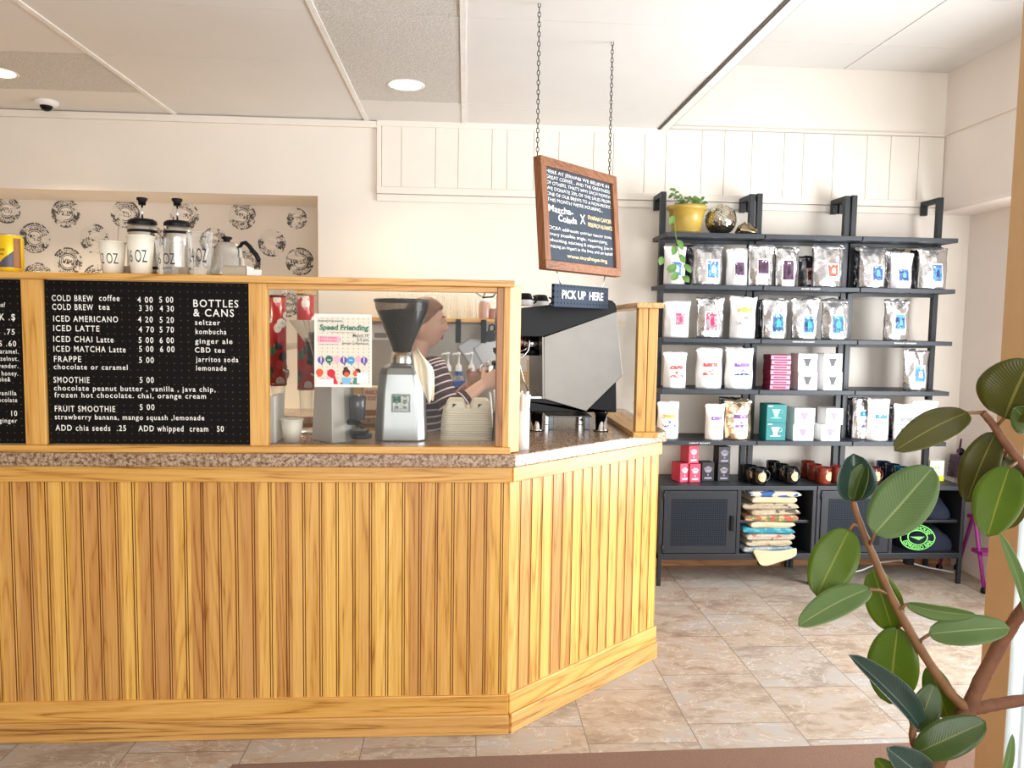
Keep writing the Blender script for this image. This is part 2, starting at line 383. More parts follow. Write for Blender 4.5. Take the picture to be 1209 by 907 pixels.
def text(mb, s, org, ex, ez, size, width=None, mi=0, align='L', bold=0.012, fn=None, slant=0.0, wob=0.0, sp=1.0):
    """flat lettering: org = lower left, ex = reading direction, ez = letter up; fn maps (x,z) to a point instead"""
    vs, fs = glyphs(s, bold, sp)
    if not vs: return
    x0 = min(p[0] for p in vs); x1 = max(p[0] for p in vs)
    kx = size if width is None else width / max(1e-6, x1 - x0)
    sh = {'L': 0, 'C': -(x1 - x0) * kx / 2, 'R': -(x1 - x0) * kx}[align]
    out = []
    for px, py in vs:
        x = (px - x0) * kx + sh + slant * py * size; z = py * size + (wob * size * math.sin(px * 3.1) if wob else 0)
        out.append(fn(x, z) if fn else org + ex * x + ez * z)
    mb.add(out, fs, mi)
EX, EY, EZ = Vector((1, 0, 0)), Vector((0, 1, 0)), Vector((0, 0, 1))
# ------------------------------------------------------------------ the room
def plane_box(name, m, *b, **k): return struct(MB().box(*b).build(name, m, **k))
plane_box('floor', M_FLOOR, -5.0, 4.2, -1.9, 5.3, -0.05, 0.0)
Yw = 4.63; RX = 3.14
NX, NZ, NY = -0.877, 2.243, 5.06        # recess in the back wall: right edge, top, depth
b = MB()
b.box(NX, 3.3, Yw, 5.2, 0, 3.2); b.box(-5, NX, Yw, 5.2, NZ, 3.2); b.box(-5, NX, NY, 5.2, 0.9, NZ); b.box(-5, NX, Yw, 5.2, 0, 0.9)
wb = struct(b.build('wall_back', M_WALL))
# right wall: thick upper part with a ledge, recessed lower part with a shop window nearer the camera
b = MB(); b.box(2.945, 3.5, 1.2, Yw, 2.244, 3.2); b.box(RX, 3.3, 3.52, Yw, 0, 2.244); b.box(RX, 3.3, -1.9, 3.52, 0, 0.36); b.box(RX, 3.3, -1.9, 3.52, 2.2, 3.2); b.box(RX, 3.3, -1.9, 1.7, 0.36, 2.2)
struct(b.build('wall_right', M_WALLP))
plane_box('wall_left', M_WALL, -5.1, -5.0, -1.9, 5.2, 0, 3.2)
b = MB(); b.box(-5, -0.5, -2.0, -1.9, 0, 3.2); b.box(-0.5, 3.3, -2.0, -1.9, 0, 0.4); b.box(-0.5, 3.3, -2.0, -1.9, 2.8, 3.2)
struct(b.build('wall_front', M_WALL))
# lowered ceiling of lay-in tiles, higher ceiling over the shelves
gx = [-5, -3.9, -2.79, -1.69, -0.59, -0.02, 1.15]; gy = [-1.9, -1.2, -0.6, 0.0, 0.62, 1.24, 1.85, 2.46, 3.06, 3.64, 4.22, 4.63]
rough_set = {(4, 9), (4, 8), (2, 9), (4, 7), (2, 7)}
b = MB()
for i in range(len(gx) - 1):
    for j in range(len(gy) - 1):
        sag = random.uniform(0, 0.003)
        b.box(gx[i] + 0.002, gx[i + 1] - 0.002, gy[j] + 0.0015, gy[j + 1] - 0.0015, 2.69 - sag, 2.72, 1 if (i, j) in rough_set else 0)
b.box(-5, 1.2, -1.9, Yw, 2.725, 2.74, 2)
struct(b.build('ceiling', [M_CEIL, M_CEILR, M_GAP]))
b = MB()
for i in (1, 2, 3, 4, 5): b.box(gx[i] - 0.012, gx[i] + 0.012, -1.9, Yw, 2.683, 2.689)
struct(b.build('trim_1', M_BAR))
b = MB(); b.box(1.158, 1.205, -1.9, Yw, 2.68, 3.09); struct(b.build('trim_2', M_BAR))
b = MB(); b.box(1.143, 1.158, -1.9, Yw, 2.683, 2.70); b.box(1.205, 1.211, -1.9, Yw, 2.684, 3.09); struct(b.build('trim_3', M_GAP))
b = MB()
ux = [1.2, 2.29, 3.4]; uy = [-1.9, -0.6, 0.6, 1.2, 1.8, 2.4, 3.0, 3.62, 4.24, Yw]
for i in range(2):
    for j in range(len(uy) - 1): b.box(ux[i] + 0.0015, ux[i + 1] - 0.0015, uy[j] + 0.0015, uy[j + 1] - 0.0015, 3.083, 3.12)
b.box(1.2, 3.4, -1.9, Yw, 3.125, 3.14, 1); b.box(2.283, 2.297, -1.9, Yw, 3.079, 3.082)
struct(b.build('ceiling_high', [M_CEIL, M_GAP]))
# board panelling and trims on the back wall
b = MB(); x = -0.50
for w in (0.115, 0.2, 0.135, 0.2, 0.09, 0.16, 0.15, 0.21, 0.12, 0.19, 0.13, 0.22, 0.14, 0.17, 0.2, 0.12, 0.19, 0.21, 0.15, 0.18, 0.2, 0.13, 0.2, 0.2):
    if x > 2.93: break
    b.box(x, min(x + w - 0.0025, 2.94), Yw - 0.012, Yw + 0.01, 2.30, 2.69); x += w
struct(b.build('wall_panel', M_WALL, bevel=0.0015))
b = MB(); b.box(-0.53, -0.505, Yw - 0.02, Yw, 2.27, 2.69); b.box(-0.53, 1.16, Yw - 0.022, Yw, 2.655, 2.69); b.box(1.16, 2.945, Yw - 0.016, Yw, 2.695, 2.712)
b.box(-0.53, 2.99, Yw - 0.024, Yw, 2.265, 2.305); b.box(-0.53, 2.99, Yw - 0.014, Yw, 2.222, 2.262)
struct(b.build('trim_4', M_WALL, bevel=0.003))
b = MB(); b.box(-5, -0.53, Yw - 0.02, Yw, 2.645, 2.683); struct(b.build('trim_5', M_WALL, bevel=0.003))
b = MB(); b.box(2.93, 2.946, 1.2, Yw, 2.70, 2.712); b.box(2.90, RX, 1.2, Yw, 2.224, 2.246); struct(b.build('trim_6', M_WALLP, bevel=0.003))
b = MB(); b.box(0.9, 3.14, Yw - 0.014, Yw, 0, 0.10); struct(b.build('baseboard_back', wood('baseboard_wood', (176, 128, 84), (150, 104, 64), (110, 72, 42), 'X'), bevel=0.003))
# recess: inked round stamps on its wall, right jamb in tan
b = MB(); b.box(NX - 0.004, NX + 0.001, Yw - 0.004, Yw + 0.03, 0.9, NZ); struct(b.build('trim_7', flat('tan_edge', (176, 146, 108), 0.8)))
Ys = NY - 0.002
st_px = [(8, 248, 15), (78, 252, 16), (148, 253, 16), (218, 255, 16), (286, 255, 15.5), (350, 258, 12), (41, 281, 17), (112, 282, 16.5), (182, 284, 16), (252, 285, 15), (321, 287, 15.5), (80, 309, 16), (45, 327, 16), (115, 329, 16), (354, 309, 16), (292, 312, 15), (222, 310, 14), (325, 440, 16), (340, 360, 14), (395, 430, 15), (362, 505, 16)]
stamp_txt = None
for (u, v, r) in st_px:
    p = at(u, v, Ys); R = r / FPX * Ys
    b = MB(); n = 40; b.add([(math.cos(2 * PI * k / n), 0, math.sin(2 * PI * k / n)) for k in range(n)], [tuple(range(n))])
    o = b.build('stamp_mark', M_STAMP, wb); o.location = p; o.scale = (R, R, R); o.rotation_euler = (0, 0.25 * math.sin(u * 7.0 + v), 0)
    if stamp_txt is None:
        b = MB(); 
        for s_, am, sp_, fl in (("COFFEEHOUSE", PI / 2, 2.3, False), ("JERNABI", 1.5 * PI, 1.5, True)):
            gv, gf = glyphs(s_, 0.02); xs = [q[0] for q in gv]; xa_, xb_ = min(xs), max(xs); out = []
            for px, py in gv:
                f = (px - xa_) / (xb_ - xa_); hh_ = py / 0.72; a_ = am + (f - .5) * sp_ * (1 if fl else -1); rr_ = (0.89 - 0.28 * hh_) if fl else (0.61 + 0.28 * hh_)
                out.append((rr_ * math.cos(a_), -0.012, rr_ * math.sin(a_)))
            b.add(out, gf)
        l_ = b.build('stamp_lettering', M_WALL, o); stamp_txt = l_
    else:
        l_ = stamp_txt.copy(); C.objects.link(l_); l_.parent = o
# tan post and pale door frame at the right
pc = at(1150, 907, 1.95)
plane_box('trim_8', flat('tan_paint', (196, 160, 116), 0.75, var=0.04, sc=6), 1.431, 1.439, 1.845, 1.95, 0, 2.69)
M_PALE = flat('daylit_white_paint', (222, 232, 236), 0.5, var=0.05, sc=30)  # white frame paint with the bluish cast of daylight put into its colour
g = G('frosted_door_glass'); nz = g.noise(g.mapv(g.obj(), (1, 1, 0.15)), 30, 4)
g.set(Base_Color=g.ramp(nz, [(0.35, (206, 222, 228)), (0.65, (232, 240, 244))]), Roughness=0.35)
tl = g.n('BsdfTranslucent', None, Color=(0.86, 0.93, 0.96, 1)); mx = g.n('MixShader', {}, Fac=0.6); g.t.links.new(g.b.outputs[0], mx.inputs[1]); g.t.links.new(tl.outputs[0], mx.inputs[2]); g.t.links.new(mx.outputs[0], g.out.inputs[0])
d1 = plane_box('door_1', g.m, 1.432, 2.1, 1.838, 1.844, 0, 2.69)
b = MB(); b.box(1.466, 1.480, 1.825, 1.838, 0, 2.69); b.box(1.62, 1.70, 1.815, 1.838, 0, 2.69); b.build('door_stile', M_PALE, d1, bevel=0.003)

# ------------------------------------------------------------------ ceiling fixtures
def downlight(p, label, watts):
    t = thing('recessed_light', label, 'light', (p.x, p.y, 2.69))
    b = MB(); b.lathe([(0.078, -0.002), (0.088, -0.006), (0.095, -0.002), (0.095, 0.0)], n=32); b.build('trim_ring', M_BAR, t)
    b = MB(); b.lathe([(0.001, -0.0035), (0.05, -0.004), (0.08, -0.0025)], n=32); b.build('lens', mk_emit('lamp_lens', (1, 0.83, 0.58, 1), 14), t)
    d = bpy.data.lights.new('downlight', 'SPOT'); d.energy = watts; d.color = (1, 0.83, 0.6); d.spot_size = math.radians(125); d.spot_blend = 0.8; d.shadow_soft_size = 0.07
    o = bpy.data.objects.new('downlight', d); C.objects.link(o); o.location = (p.x, p.y, 2.66)
downlight(atZ(479, 100, 2.69), 'recessed ceiling light in the textured tile above the coffee grinder', 45)
downlight(atZ(-4, 85, 2.69), 'recessed ceiling light at the left edge, before the black security camera', 230)
p = atZ(55, 119, 2.69)
t = thing('security_camera', 'small white dome security camera with black lens on the ceiling', 'camera', (p.x, p.y, 2.69))
b = MB(); b.lathe([(0.06, 0), (0.06, -0.014), (0.05, -0.024), (0.036, -0.03)], n=28, cap=True); b.build('mount', M_WHITEP, t)
b = MB(); b.ball((0, -0.006, -0.03), (0.032, 0.032, 0.028), 20); b.build('dome', M_GLOSSBLK, t)
p = at(830, 99, 3.75)
b = MB(); b.tube([(1.185, 3.75, 2.70), (1.185, 3.75, 2.655)] + [(1.185 + 0.02 * math.sin(a), 3.75, 2.635 - 0.02 * math.cos(a) * -1) for a in [0.3 + 0.5 * k for k in range(10)]], 0.003, 8)
tag(b.build('ceiling_hook', M_WHITEP), 'bare white screw hook under the edge of the lowered ceiling', 'hook')
# ------------------------------------------------------------------ the service counter
A = Vector((0.168, 2.695, 0)); Bp = Vector((0.872, 3.315, 0))
AD = (Bp - A).normalized(); AN = Vector((AD.y, -AD.x, 0)); AL = (Bp - A).length; ang = math.atan2(AD.y, AD.x)
PITCHB = 0.0587
M_GROOVE = flat('stained_shaded_groove', (150, 88, 40), 0.5)  # stain, darkened further to stand in for weak shading in the grooves
def bead_panel(L, start, z0, z1):
    """beadboard along +x (0..L), face at y=0, back at y=0.02"""
    prof = []; x = start
    while x < L + PITCHB:
        for dx, y, g_ in ((0.0, 0.0, 0), (0.0470, 0.0, 1), (0.0478, 0.005, 1), (0.0492, 0.005, 1), (0.0500, 0.0015, 0), (0.0515, 0.0, 0), (0.0535, 0.0, 0), (0.0550, 0.0015, 1), (0.0558, 0.005, 1), (0.0578, 0.005, 1)):
            prof.append((x + dx, y, g_))
        x += PITCHB
    prof = [q for q in prof if -0.0001 <= q[0] <= L]; prof = [(0, prof[0][1], 0)] + prof + [(L, prof[-1][1], 0)]
    gm = [q[2] for q in prof]; prof = [q[:2] for q in prof]
    n = len(prof); b = MB()
    vs = [(px, y, z0) for px, y in prof] + [(px, y, z1) for px, y in prof]
    b.add(vs, [(i, i + 1, i + 1 + n, i + n) for i in range(n - 1)]); b.m = gm[:n - 1]
    b.box(0, L, 0.006, 0.022, z0, z1); return b
ct = thing('service_counter', 'oak beadboard coffee counter with an angled end bathed in window light', 'counter', (A.x, A.y, 0))
FL = 5.0
fr = bead_panel(FL, -0.012, 0.14, 0.94); o = fr.build('beadboard_panel', [oak('Z', PITCHB), M_GROOVE], ct); o.location = (-FL, 0, 0); o['label'] = 'front beadboard panel in shaded honey oak'
an = bead_panel(AL, 0.0, 0.14, 0.94); o2 = an.build('beadboard_panel', [oak('Z', PITCHB), M_GROOVE], ct); o2.rotation_euler = (0, 0, ang); o2['label'] = 'angled beadboard panel facing the window'
def trimrun(name, z0, z1, t, mat, lens=None, bev=0.003):
    b = MB(); k = t * math.tan((ang) / 2)
    b.add([(-FL, -t, z0), (k, -t, z0), (0, 0.02, z0), (-FL, 0.02, z0), (-FL, -t, z1), (k, -t, z1), (0, 0.02, z1), (-FL, 0.02, z1)],
          [(0, 3, 2, 1), (4, 5, 6, 7), (0, 1, 5, 4), (1, 2, 6, 5), (2, 3, 7, 6), (3, 0, 4, 7)])
    b.build(name, mat, ct, bevel=bev)
    b = MB()
    b.add([(k, -t, z0), (AL + 0.004, -t, z0), (AL + 0.004, 0.02, z0), (0, 0.02, z0), (k, -t, z1), (AL + 0.004, -t, z1), (AL + 0.004, 0.02, z1), (0, 0.02, z1)],
          [(0, 3, 2, 1), (4, 5, 6, 7), (0, 1, 5, 4), (1, 2, 6, 5), (2, 3, 7, 6), (3, 0, 4, 7)])
    o = b.build(name, mat, ct, bevel=bev); o.rotation_euler = (0, 0, ang)
trimrun('top_rail', 0.936, 0.992, 0.012, oak('X'))
trimrun('base_rail', 0.073, 0.147, 0.010, oak('X'))
trimrun('kick_board', 0.0, 0.073, 0.018, wood('oak_dark_X', (212, 164, 96), (192, 142, 74), (124, 80, 38), 'X'))
b = MB(); b.add([(-FL, 0.03, 0), (0.0, 0.03, 0), (0.69, 0.64, 0), (0.69, 1.5, 0), (0.67, 1.5, 0), (0.67, 0.66, 0), (0, 0.05, 0), (-FL, 0.05, 0)] + [(-FL, 0.03, 0.99), (0.0, 0.03, 0.99), (0.69, 0.64, 0.99), (0.69, 1.5, 0.99), (0.67, 1.5, 0.99), (0.67, 0.66, 0.99), (0, 0.05, 0.99), (-FL, 0.05, 0.99)],
      [(i, (i + 1) % 8, (i + 1) % 8 + 8, i + 8) for i in range(8)] + [(7, 6, 5, 4, 3, 2, 1, 0)[:8], tuple(range(8, 16))])
b.build('inner_carcass', oak('Z'), ct)
# worktop
ov = 0.03
E0 = Bp + AN * ov + AD * 0.012
top = [(-4.8, A.y - ov), (A.x + ov * math.tan(ang / 2), A.y - ov), (E0.x, E0.y), (0.90, E0.y + 0.02), (0.90, 4.22), (0.10, 4.22), (0.10, 3.40), (-0.12, 3.26), (-4.8, 3.26)]
b = MB(); b.prism(top, 'z', 0.993, 1.04)
tag(b.build('countertop', M_GRAN, bevel=0.006, seg=3), 'brown speckled granite-look worktop running over the whole oak counter', 'countertop')
b = MB(); b.box(0.1, 0.9, 3.6, 4.2, 0, 0.993); b.build('end_cabinet', oak('Z'), ct, world=True)

# ------------------------------------------------------------------ partition on the counter
PY = 2.70
pt = thing('counter_screen', 'oak framed screen along the counter with a glazed bay at its right end', 'counter screen', (A.x, PY, 1.04))
def pb(name, m, *q, lab=None, bev=0.002):
    o = MB().box(*q).build(name, m, pt, world=True, bevel=bev)
    if lab: o['label'] = lab
    return o
pb('top_shelf', oak('X'), -4.6, 0.172, 2.672, 3.02, 1.632, 1.655)
pb('bottom_rail', oak('X'), -4.6, 0.166, 2.682, 2.735, 1.04, 1.064)
for (a, c) in ((-1.506, -1.437), (-0.748, -0.687)): pb('post', oak('Z'), a, c, 2.694, 2.735, 1.064, 1.632)
pb('post', oak('Z'), -3.3, -3.24, 2.694, 2.735, 1.064, 1.632)
pb('header_rail', oak('X'), -0.687, 0.118, 2.700, 2.735, 1.612, 1.632)
# right-hand end post: one oak stile with shade put into its colour and one pale board turned to the window
pb('post', wood('oak_shaded_Z', (170, 112, 50), (140, 86, 36), (96, 56, 22), 'Z'), 0.112, 0.136, 2.697, 2.76, 1.064, 1.632, lab='narrow oak stile coloured dark as the shaded side')
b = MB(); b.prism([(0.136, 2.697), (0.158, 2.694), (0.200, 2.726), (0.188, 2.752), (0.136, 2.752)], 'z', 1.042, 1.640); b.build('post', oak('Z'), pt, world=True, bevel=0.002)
for (a, c) in ((-0.60, -0.57), (-2.3, -2.27)): pb('shelf_bracket', oak('Z'), a, c, 2.74, 2.98, 1.60, 1.632)
pb('glass_pane', M_GLASS, -0.687, 0.113, 2.714, 2.718, 1.064, 1.614, bev=0)

# ------------------------------------------------------------------ black letter boards
M_PEG = mk_pegs('letter_board_black', (15, 12, 11), (70, 62, 54), 0.0247, 0.6, 0.10)
def letterboard(label, x0, x1, lines):
    t = thing('letter_board', label, 'menu board', ((x0 + x1) / 2, 2.72, 1.066), group='menu letter boards')
    MB().box(x0, x1, 2.706, 2.724, 1.066, 1.630).build('board', M_PEG, t, world=True, bevel=0.002)
    for (s, u0, u1, vb, cap, al) in lines:
        b = MB()
        p0 = at(u0, vb, 2.7035); p1 = at(u1, vb, 2.7035)
        p0.y = p1.y = 2.7045
        sz = cap / FPX * 2.7 / 0.70
        text(b, s, p0 if al == 'L' else p1, EX, EZ, sz, (p1 - p0).length, bold=0.010, align=al, sp=1.22)
        b.build('lettering', M_LETTER, t, world=True)
    return t
def z2(s, a, c, y, cap=26): return (s, a / 3.9, c / 3.9, 320 + y / 3.9, cap / 3.9, 'L')
L = []
for row in (("COLD BREW", 238, 428, 137), ("coffee", 456, 550, 137), ("4 00", 632, 703, 145), ("5 00", 733, 797, 145), ("COLD BREW", 240, 428, 178), ("tea", 453, 505, 178), ("3 30", 640, 703, 184), ("4 30", 735, 800, 186),
            ("ICED AMERICANO", 245, 543, 232), ("4 20", 635, 703, 236), ("5 20", 735, 800, 238), ("ICED LATTE", 245, 457, 276), ("4 70", 638, 708, 282), ("5 70", 735, 800, 283),
            ("ICED CHAI Latte", 245, 522, 326), ("5 00", 638, 706, 331), ("6 00", 735, 800, 332), ("ICED MATCHA Latte", 246, 578, 371), ("5 00", 640, 706, 372), ("6 00", 737, 803, 373),
            ("FRAPPE", 248, 373, 418), ("5 00", 640, 708, 423), ("SMOOTHIE", 246, 412, 514), ("5 00", 643, 708, 515), ("FRUIT SMOOTHIE", 252, 530, 647), ("5 00", 643, 711, 640), ("ADD chia seeds  .25", 255, 580, 735), ("ADD whipped  cream   50", 637, 1030, 738)):
    L.append(z2(*row))
for row in (("chocolate or caramel", 247, 587, 452), ("chocolate peanut butter , vanilla , java chip,", 248, 992, 550), ("frozen hot chocolate. chai, orange cream", 250, 948, 582), ("strawberry banana, mango squash ,lemonade", 252, 940, 683),
            ("seltzer", 898, 1013, 248), ("kombucha", 900, 1042, 290), ("ginger ale", 898, 1070, 334), ("CBD tea", 897, 1035, 375), ("jarritos soda", 902, 1097, 418), ("lemonade", 903, 1042, 458)):
    L.append(z2(*row, cap=23))
L.append(z2("BOTTLES", 890, 1097, 165, 33)); L.append(z2("& CANS", 890, 1077, 208, 33))
letterboard('black letter board listing cold brew, smoothies, bottles and cans', -1.434, -0.752, L)
def z3(s, a, c, y, cap=22): return (s, a / 4.32, c / 4.32, 325 + y / 4.32, cap / 4.32, 'R')
L = [z3("loose leaf", -95, 26, 162), z3("MILK .$", -80, 77, 230, 32), z3("to .75", -40, 75, 303, 27), z3("SHOTS .60", -120, 82, 363, 27), z3("caramel.", -15, 93, 400), z3("hazelnut.", -30, 93, 437), z3("lavender.", -32, 92, 474), z3("honey.", 8, 92, 512), z3("coke&", -20, 52, 542),
     z3("vanilla", -10, 83, 613), z3("chocolate", -40, 87, 648), z3("10", 57, 87, 718, 26), z3("ginger", -5, 87, 753)]
letterboard('black letter board cut by the left edge, ending in vanilla, chocolate and ginger', -2.6, -1.509, L)

# ------------------------------------------------------------------ hanging chalkboard and pick-up sign
SP = Vector((0.262, 2.90, 0)); SQ = Vector((0.625, 3.275, 0)); SD = (SQ - SP).normalized(); SNv = Vector((SD.y, -SD.x, 0)); SW = (SQ - SP).length
sa = math.atan2(SD.y, SD.x)
SZT, SH = 2.135, 0.425
sg = thing('chalkboard_sign', 'wood framed chalkboard hanging from two chains, with a charity message in chalk', 'chalkboard', (SP.x, SP.y, SZT))
tilt = math.radians(-5.0)
RotS = Matrix.Rotation(sa, 4, 'Z') @ Matrix.Rotation(tilt, 4, 'X')
fw = 0.034; D = 0.036
def spart(b, name, m, **k): b.xf(RotS); return b.build(name, m, sg, **k)
for (x0, x1, z0, z1, ax) in ((0, SW, -fw, 0, 'X'), (0, SW, -SH, -SH + fw, 'X'), (0, fw, -SH + fw, -fw, 'Z'), (SW - fw, SW, -SH + fw, -fw, 'Z')):
    b = MB(); b.box(x0, x1, -D / 2, D / 2, z0, z1); spart(b, 'frame_rail', walnut(ax), bevel=0.002)
b = MB(); b.box(fw, SW - fw, -0.006, 0.006, -SH + fw, -fw); spart(b, 'slate_panel', flat('slate', (50, 60, 74), 0.75, var=0.12, sc=18))
iw = SW - 2 * fw
chalk = [("HERE AT JERNABI WE BELIEVE IN", 0.02, 0.97, 0.045, 0.042, 0), ("GREAT COFFEE... AND THE GREATNESS", 0.02, 0.98, 0.105, 0.042, 0), ("OF OTHERS. THAT'S WHY EACH MONTH", 0.02, 0.98, 0.165, 0.042, 0), ("WE DONATE 20% OF THE SALES FROM", 0.02, 0.98, 0.225, 0.042, 0),
         ("ONE OF OUR BREWS TO A NON-PROFIT.", 0.02, 0.99, 0.285, 0.042, 0), ("THIS MONTH WE'RE POURING...", 0.02, 0.85, 0.345, 0.042, 0),
         ("Matcha-", 0.03, 0.38, 0.455, 0.08, 0), ("Colada", 0.16, 0.43, 0.545, 0.08, 0), ("X", 0.48, 0.56, 0.53, 0.12, 0),
         ("OVARIAN CANCER", 0.60, 0.98, 0.46, 0.05, 1), ("RESEARCH ALLIANCE", 0.60, 0.99, 0.54, 0.05, 1),
         ("OCRA addresses ovarian cancer from", 0.02, 0.97, 0.645, 0.042, 0), ("every possible angle, researching,", 0.02, 0.90, 0.71, 0.042, 0), ("advocating, educating & supporting. Join in", 0.02, 0.98, 0.775, 0.042, 0), ("making an impact in the lives and on behalf", 0.02, 0.98, 0.84, 0.042, 0), ("www.ocrahope.org", 0.26, 0.88, 0.93, 0.048, 1)]
ih = SH - 2 * fw
for s, a, c, y, h, k in chalk:
    b = MB(); text(b, s, Vector((fw + a * iw, -0.0068, -fw - (y + 0.015) * ih)), EX, EZ, h * ih * 1.25, (c - a) * iw, bold=0.012 if h > 0.045 else -0.004, wob=0.05)
    o = spart(b, 'chalk_lettering', flat('yellow_chalk', (240, 216, 160), 0.8) if k else M_LETTER)
    if k: o['label'] = 'yellow chalk lettering'
def chain(parent, p0, p1, pitch=0.017, r=0.0016, name='chain'):
    p0 = Vector(p0); p1 = Vector(p1); d = p1 - p0; n = max(2, int(d.length / pitch)); d.normalize(); a = d.cross(EX).normalized(); c = d.cross(a); b = MB()
    for i in range(n):
        ce = p0 + d * ((i + 0.5) * (p1 - p0).length / n); s = a if i % 2 else c
        pts = [ce + d * (pitch * 0.62 * math.sin(2 * PI * k / 8)) + s * (0.0052 * math.cos(2 * PI * k / 8)) for k in range(8)]
        b.tube(pts, r, 5, ring=True)
    return b.build(name, flat('dark_chain_steel', (44, 44, 46), 0.4, 0.8), parent, world=True)
tl = SP + AN * 0 + Vector((0, 0, SZT)); 
chain(sg, SP + SD * 0.004 + Vector((0, 0, SZT - 0.02)), (SP.x, SP.y, 2.69)); chain(sg, SP + SD * (SW - 0.03) + Vector((0, 0, SZT - 0.01)), (SP.x + SD.x * (SW - 0.03), SP.y + SD.y * (SW - 0.03), 2.69))
bot = lambda x: SP + RotS @ Vector((x, 0, -SH)) + Vector((0, 0, SZT))
q0, q1 = bot(0.085), bot(SW - 0.10)
pk = thing('pickup_sign', 'small grey pegboard sign reading PICK UP HERE under the chalkboard', 'sign', ((q0.x + q1.x) / 2, (q0.y + q1.y) / 2, 1.665))
dq = (q1 - q0); dq.z = 0; dq.normalize(); W2 = 0.375; ctr = Vector(((q0.x + q1.x) / 2, (q0.y + q1.y) / 2, 0)); pa = math.atan2(dq.y, dq.x)
R2 = Matrix.Rotation(pa, 4, 'Z')
b = MB(); b.box(-W2 / 2, W2 / 2, -0.007, 0.007, -0.088, 0); b.xf(Matrix.Translation((0, 0, -0.004))); o = b.build('board', mk_pegs('grey_pegboard', (54, 64, 80), (14, 16, 20), 0.022, 0.6, 0.17), pk, bevel=0.002); o.rotation_euler = (0, 0, pa)
b = MB(); text(b, "PICK UP  HERE", Vector((0.005, -0.0078, -0.058)), EX, EZ, 0.045, 0.285, align='C', bold=0.02); o = b.build('lettering', M_LETTER, pk); o.rotation_euler = (0, 0, pa)
for xx, qq in ((-W2 / 2 + 0.05, q0), (W2 / 2 - 0.05, q1)):
    b = MB(); e = ctr + dq * xx; b.tube([(qq.x, qq.y, qq.z + 0.003), ((qq.x + e.x) / 2 + 0.004, (qq.y + e.y) / 2, 1.68), (e.x, e.y, 1.656)], 0.0025, 8); b.build('hanging_hook', M_STEEL, pk, world=True)

# ------------------------------------------------------------------ end guard of the counter
GX0, GX1, GYn, GYf = 0.716, 0.80, 3.12, 4.05
gd = thing('end_guard', 'glazed oak splash guard standing on the far right end of the counter', 'guard', ((GX0 + GX1) / 2, GYn, 1.04))
def gb(name, m, *q): return MB().box(*q).build(name, m, gd, world=True, bevel=0.002)
gb('post', oak('Z'), 0.716, 0.756, 3.12, 3.165, 1.062, 1.578); gb('post', oak('Z'), 0.760, 0.800, 3.122, 3.167, 1.062, 1.578)
gb('post', oak('Z'), 0.735, 0.775, 3.98, 4.03, 1.062, 1.578)
gb('top_rail', wood('oak_pale_Y', (226, 186, 120), (206, 160, 96), (160, 110, 56), 'Y'), 0.700, 0.812, 3.085, 4.05, 1.578, 1.600)
gb('bottom_rail', oak('Y'), 0.70, 0.806, 3.09, 4.05, 1.04, 1.062)
gb('glass_pane', M_GLASS, 0.744, 0.748, 3.165, 3.98, 1.062, 1.578)

# ------------------------------------------------------------------ espresso machine
MY = 3.25; MYb = 3.98
def mp(u, v, Y=MY): p = at(u, v, Y); return (p.x, p.z)
em = thing('espresso_machine', 'black espresso machine with a brushed steel hexagonal side on chrome feet', 'espresso machine', (mp(680, 510)[0], 3.6, 1.04))
def ep(name, m, poly, a, c, **k): return MB().prism([mp(*q) for q in poly][::-1], 'y', a, c).build(name, m, em, world=True, **k)
ep('upper_housing', M_GLOSSBLK, [(592, 366), (640, 361), (716, 353.5), (723, 355), (727, 359), (728.5, 369), (642, 398), (592, 398)], MY, MYb, bevel=0.004)
ep('body', M_BLACK, [(642, 398), (727, 369), (734, 443), (727, 451), (692, 484), (642, 470)], MY + 0.012, MYb - 0.01)
ep('lower_base', M_GLOSSBLK, [(606, 471), (643, 471), (692, 486), (727.5, 451), (728, 487), (606, 486)], MY, MYb, bevel=0.003)
o = ep('side_panel', M_SATIN, [(642, 398), (727.5, 368), (735, 443), (692, 485.5), (642.5, 471)], MY - 0.007, MY + 0.012, bevel=0.002)
ep('edge_strip', M_SATIN, [(640, 398), (642, 398), (642.5, 471), (640.5, 471)], MY - 0.006, MYb - 0.05)
for (u, yy) in ((634, 3.30), (711, 3.30), (634, 3.90), (711, 3.90)):
    x = at(u, 505, 3.27).x
    b = MB(); b.lathe([(0.031, 0.002), (0.031, 0.006), (0.026, 0.010), (0.026, 0.078)], (x, yy, 1.04), 24, cap=True); o = b.build('foot', M_CHROME, em, world=True)
    b = MB(); b.lathe([(0.034, 0.0), (0.034, 0.004)], (x, yy, 1.04), 24, cap=True); f2 = b.build('rubber_ring', M_BLACK, o); f2.location = -Vector(em.location)
    b = MB(); b.lathe([(0.029, 0.076), (0.029, 0.092)], (x, yy, 1.04), 24, cap=True); f3 = b.build('collar', M_BLACK, o); f3.location = -Vector(em.location)
for yy in (3.42, 3.62, 3.82):
    x = at(628, 410, 3.42).x
    b = MB(); b.lathe([(0.034, 0), (0.036, 0.02), (0.03, 0.05)], (x, yy, 1.40), 24, cap=True); g0 = b.build('group_head', M_CHROME, em, world=True)
    b = MB(); b.lathe([(0.033, 0), (0.036, 0.03)], (x, yy, 1.365), 24, cap=True); b.tube([(x - 0.03, yy, 1.385), (x - 0.09, yy, 1.378), (x - 0.16, yy, 1.372)], [0.008, 0.012, 0.013], 12); f2 = b.build('portafilter', M_BLACK, g0); f2.location = -Vector(em.location)
w = [(624, 396), (625.5, 405), (624, 414), (618, 421), (612.5, 424), (613.5, 430), (618, 447), (624, 466)]
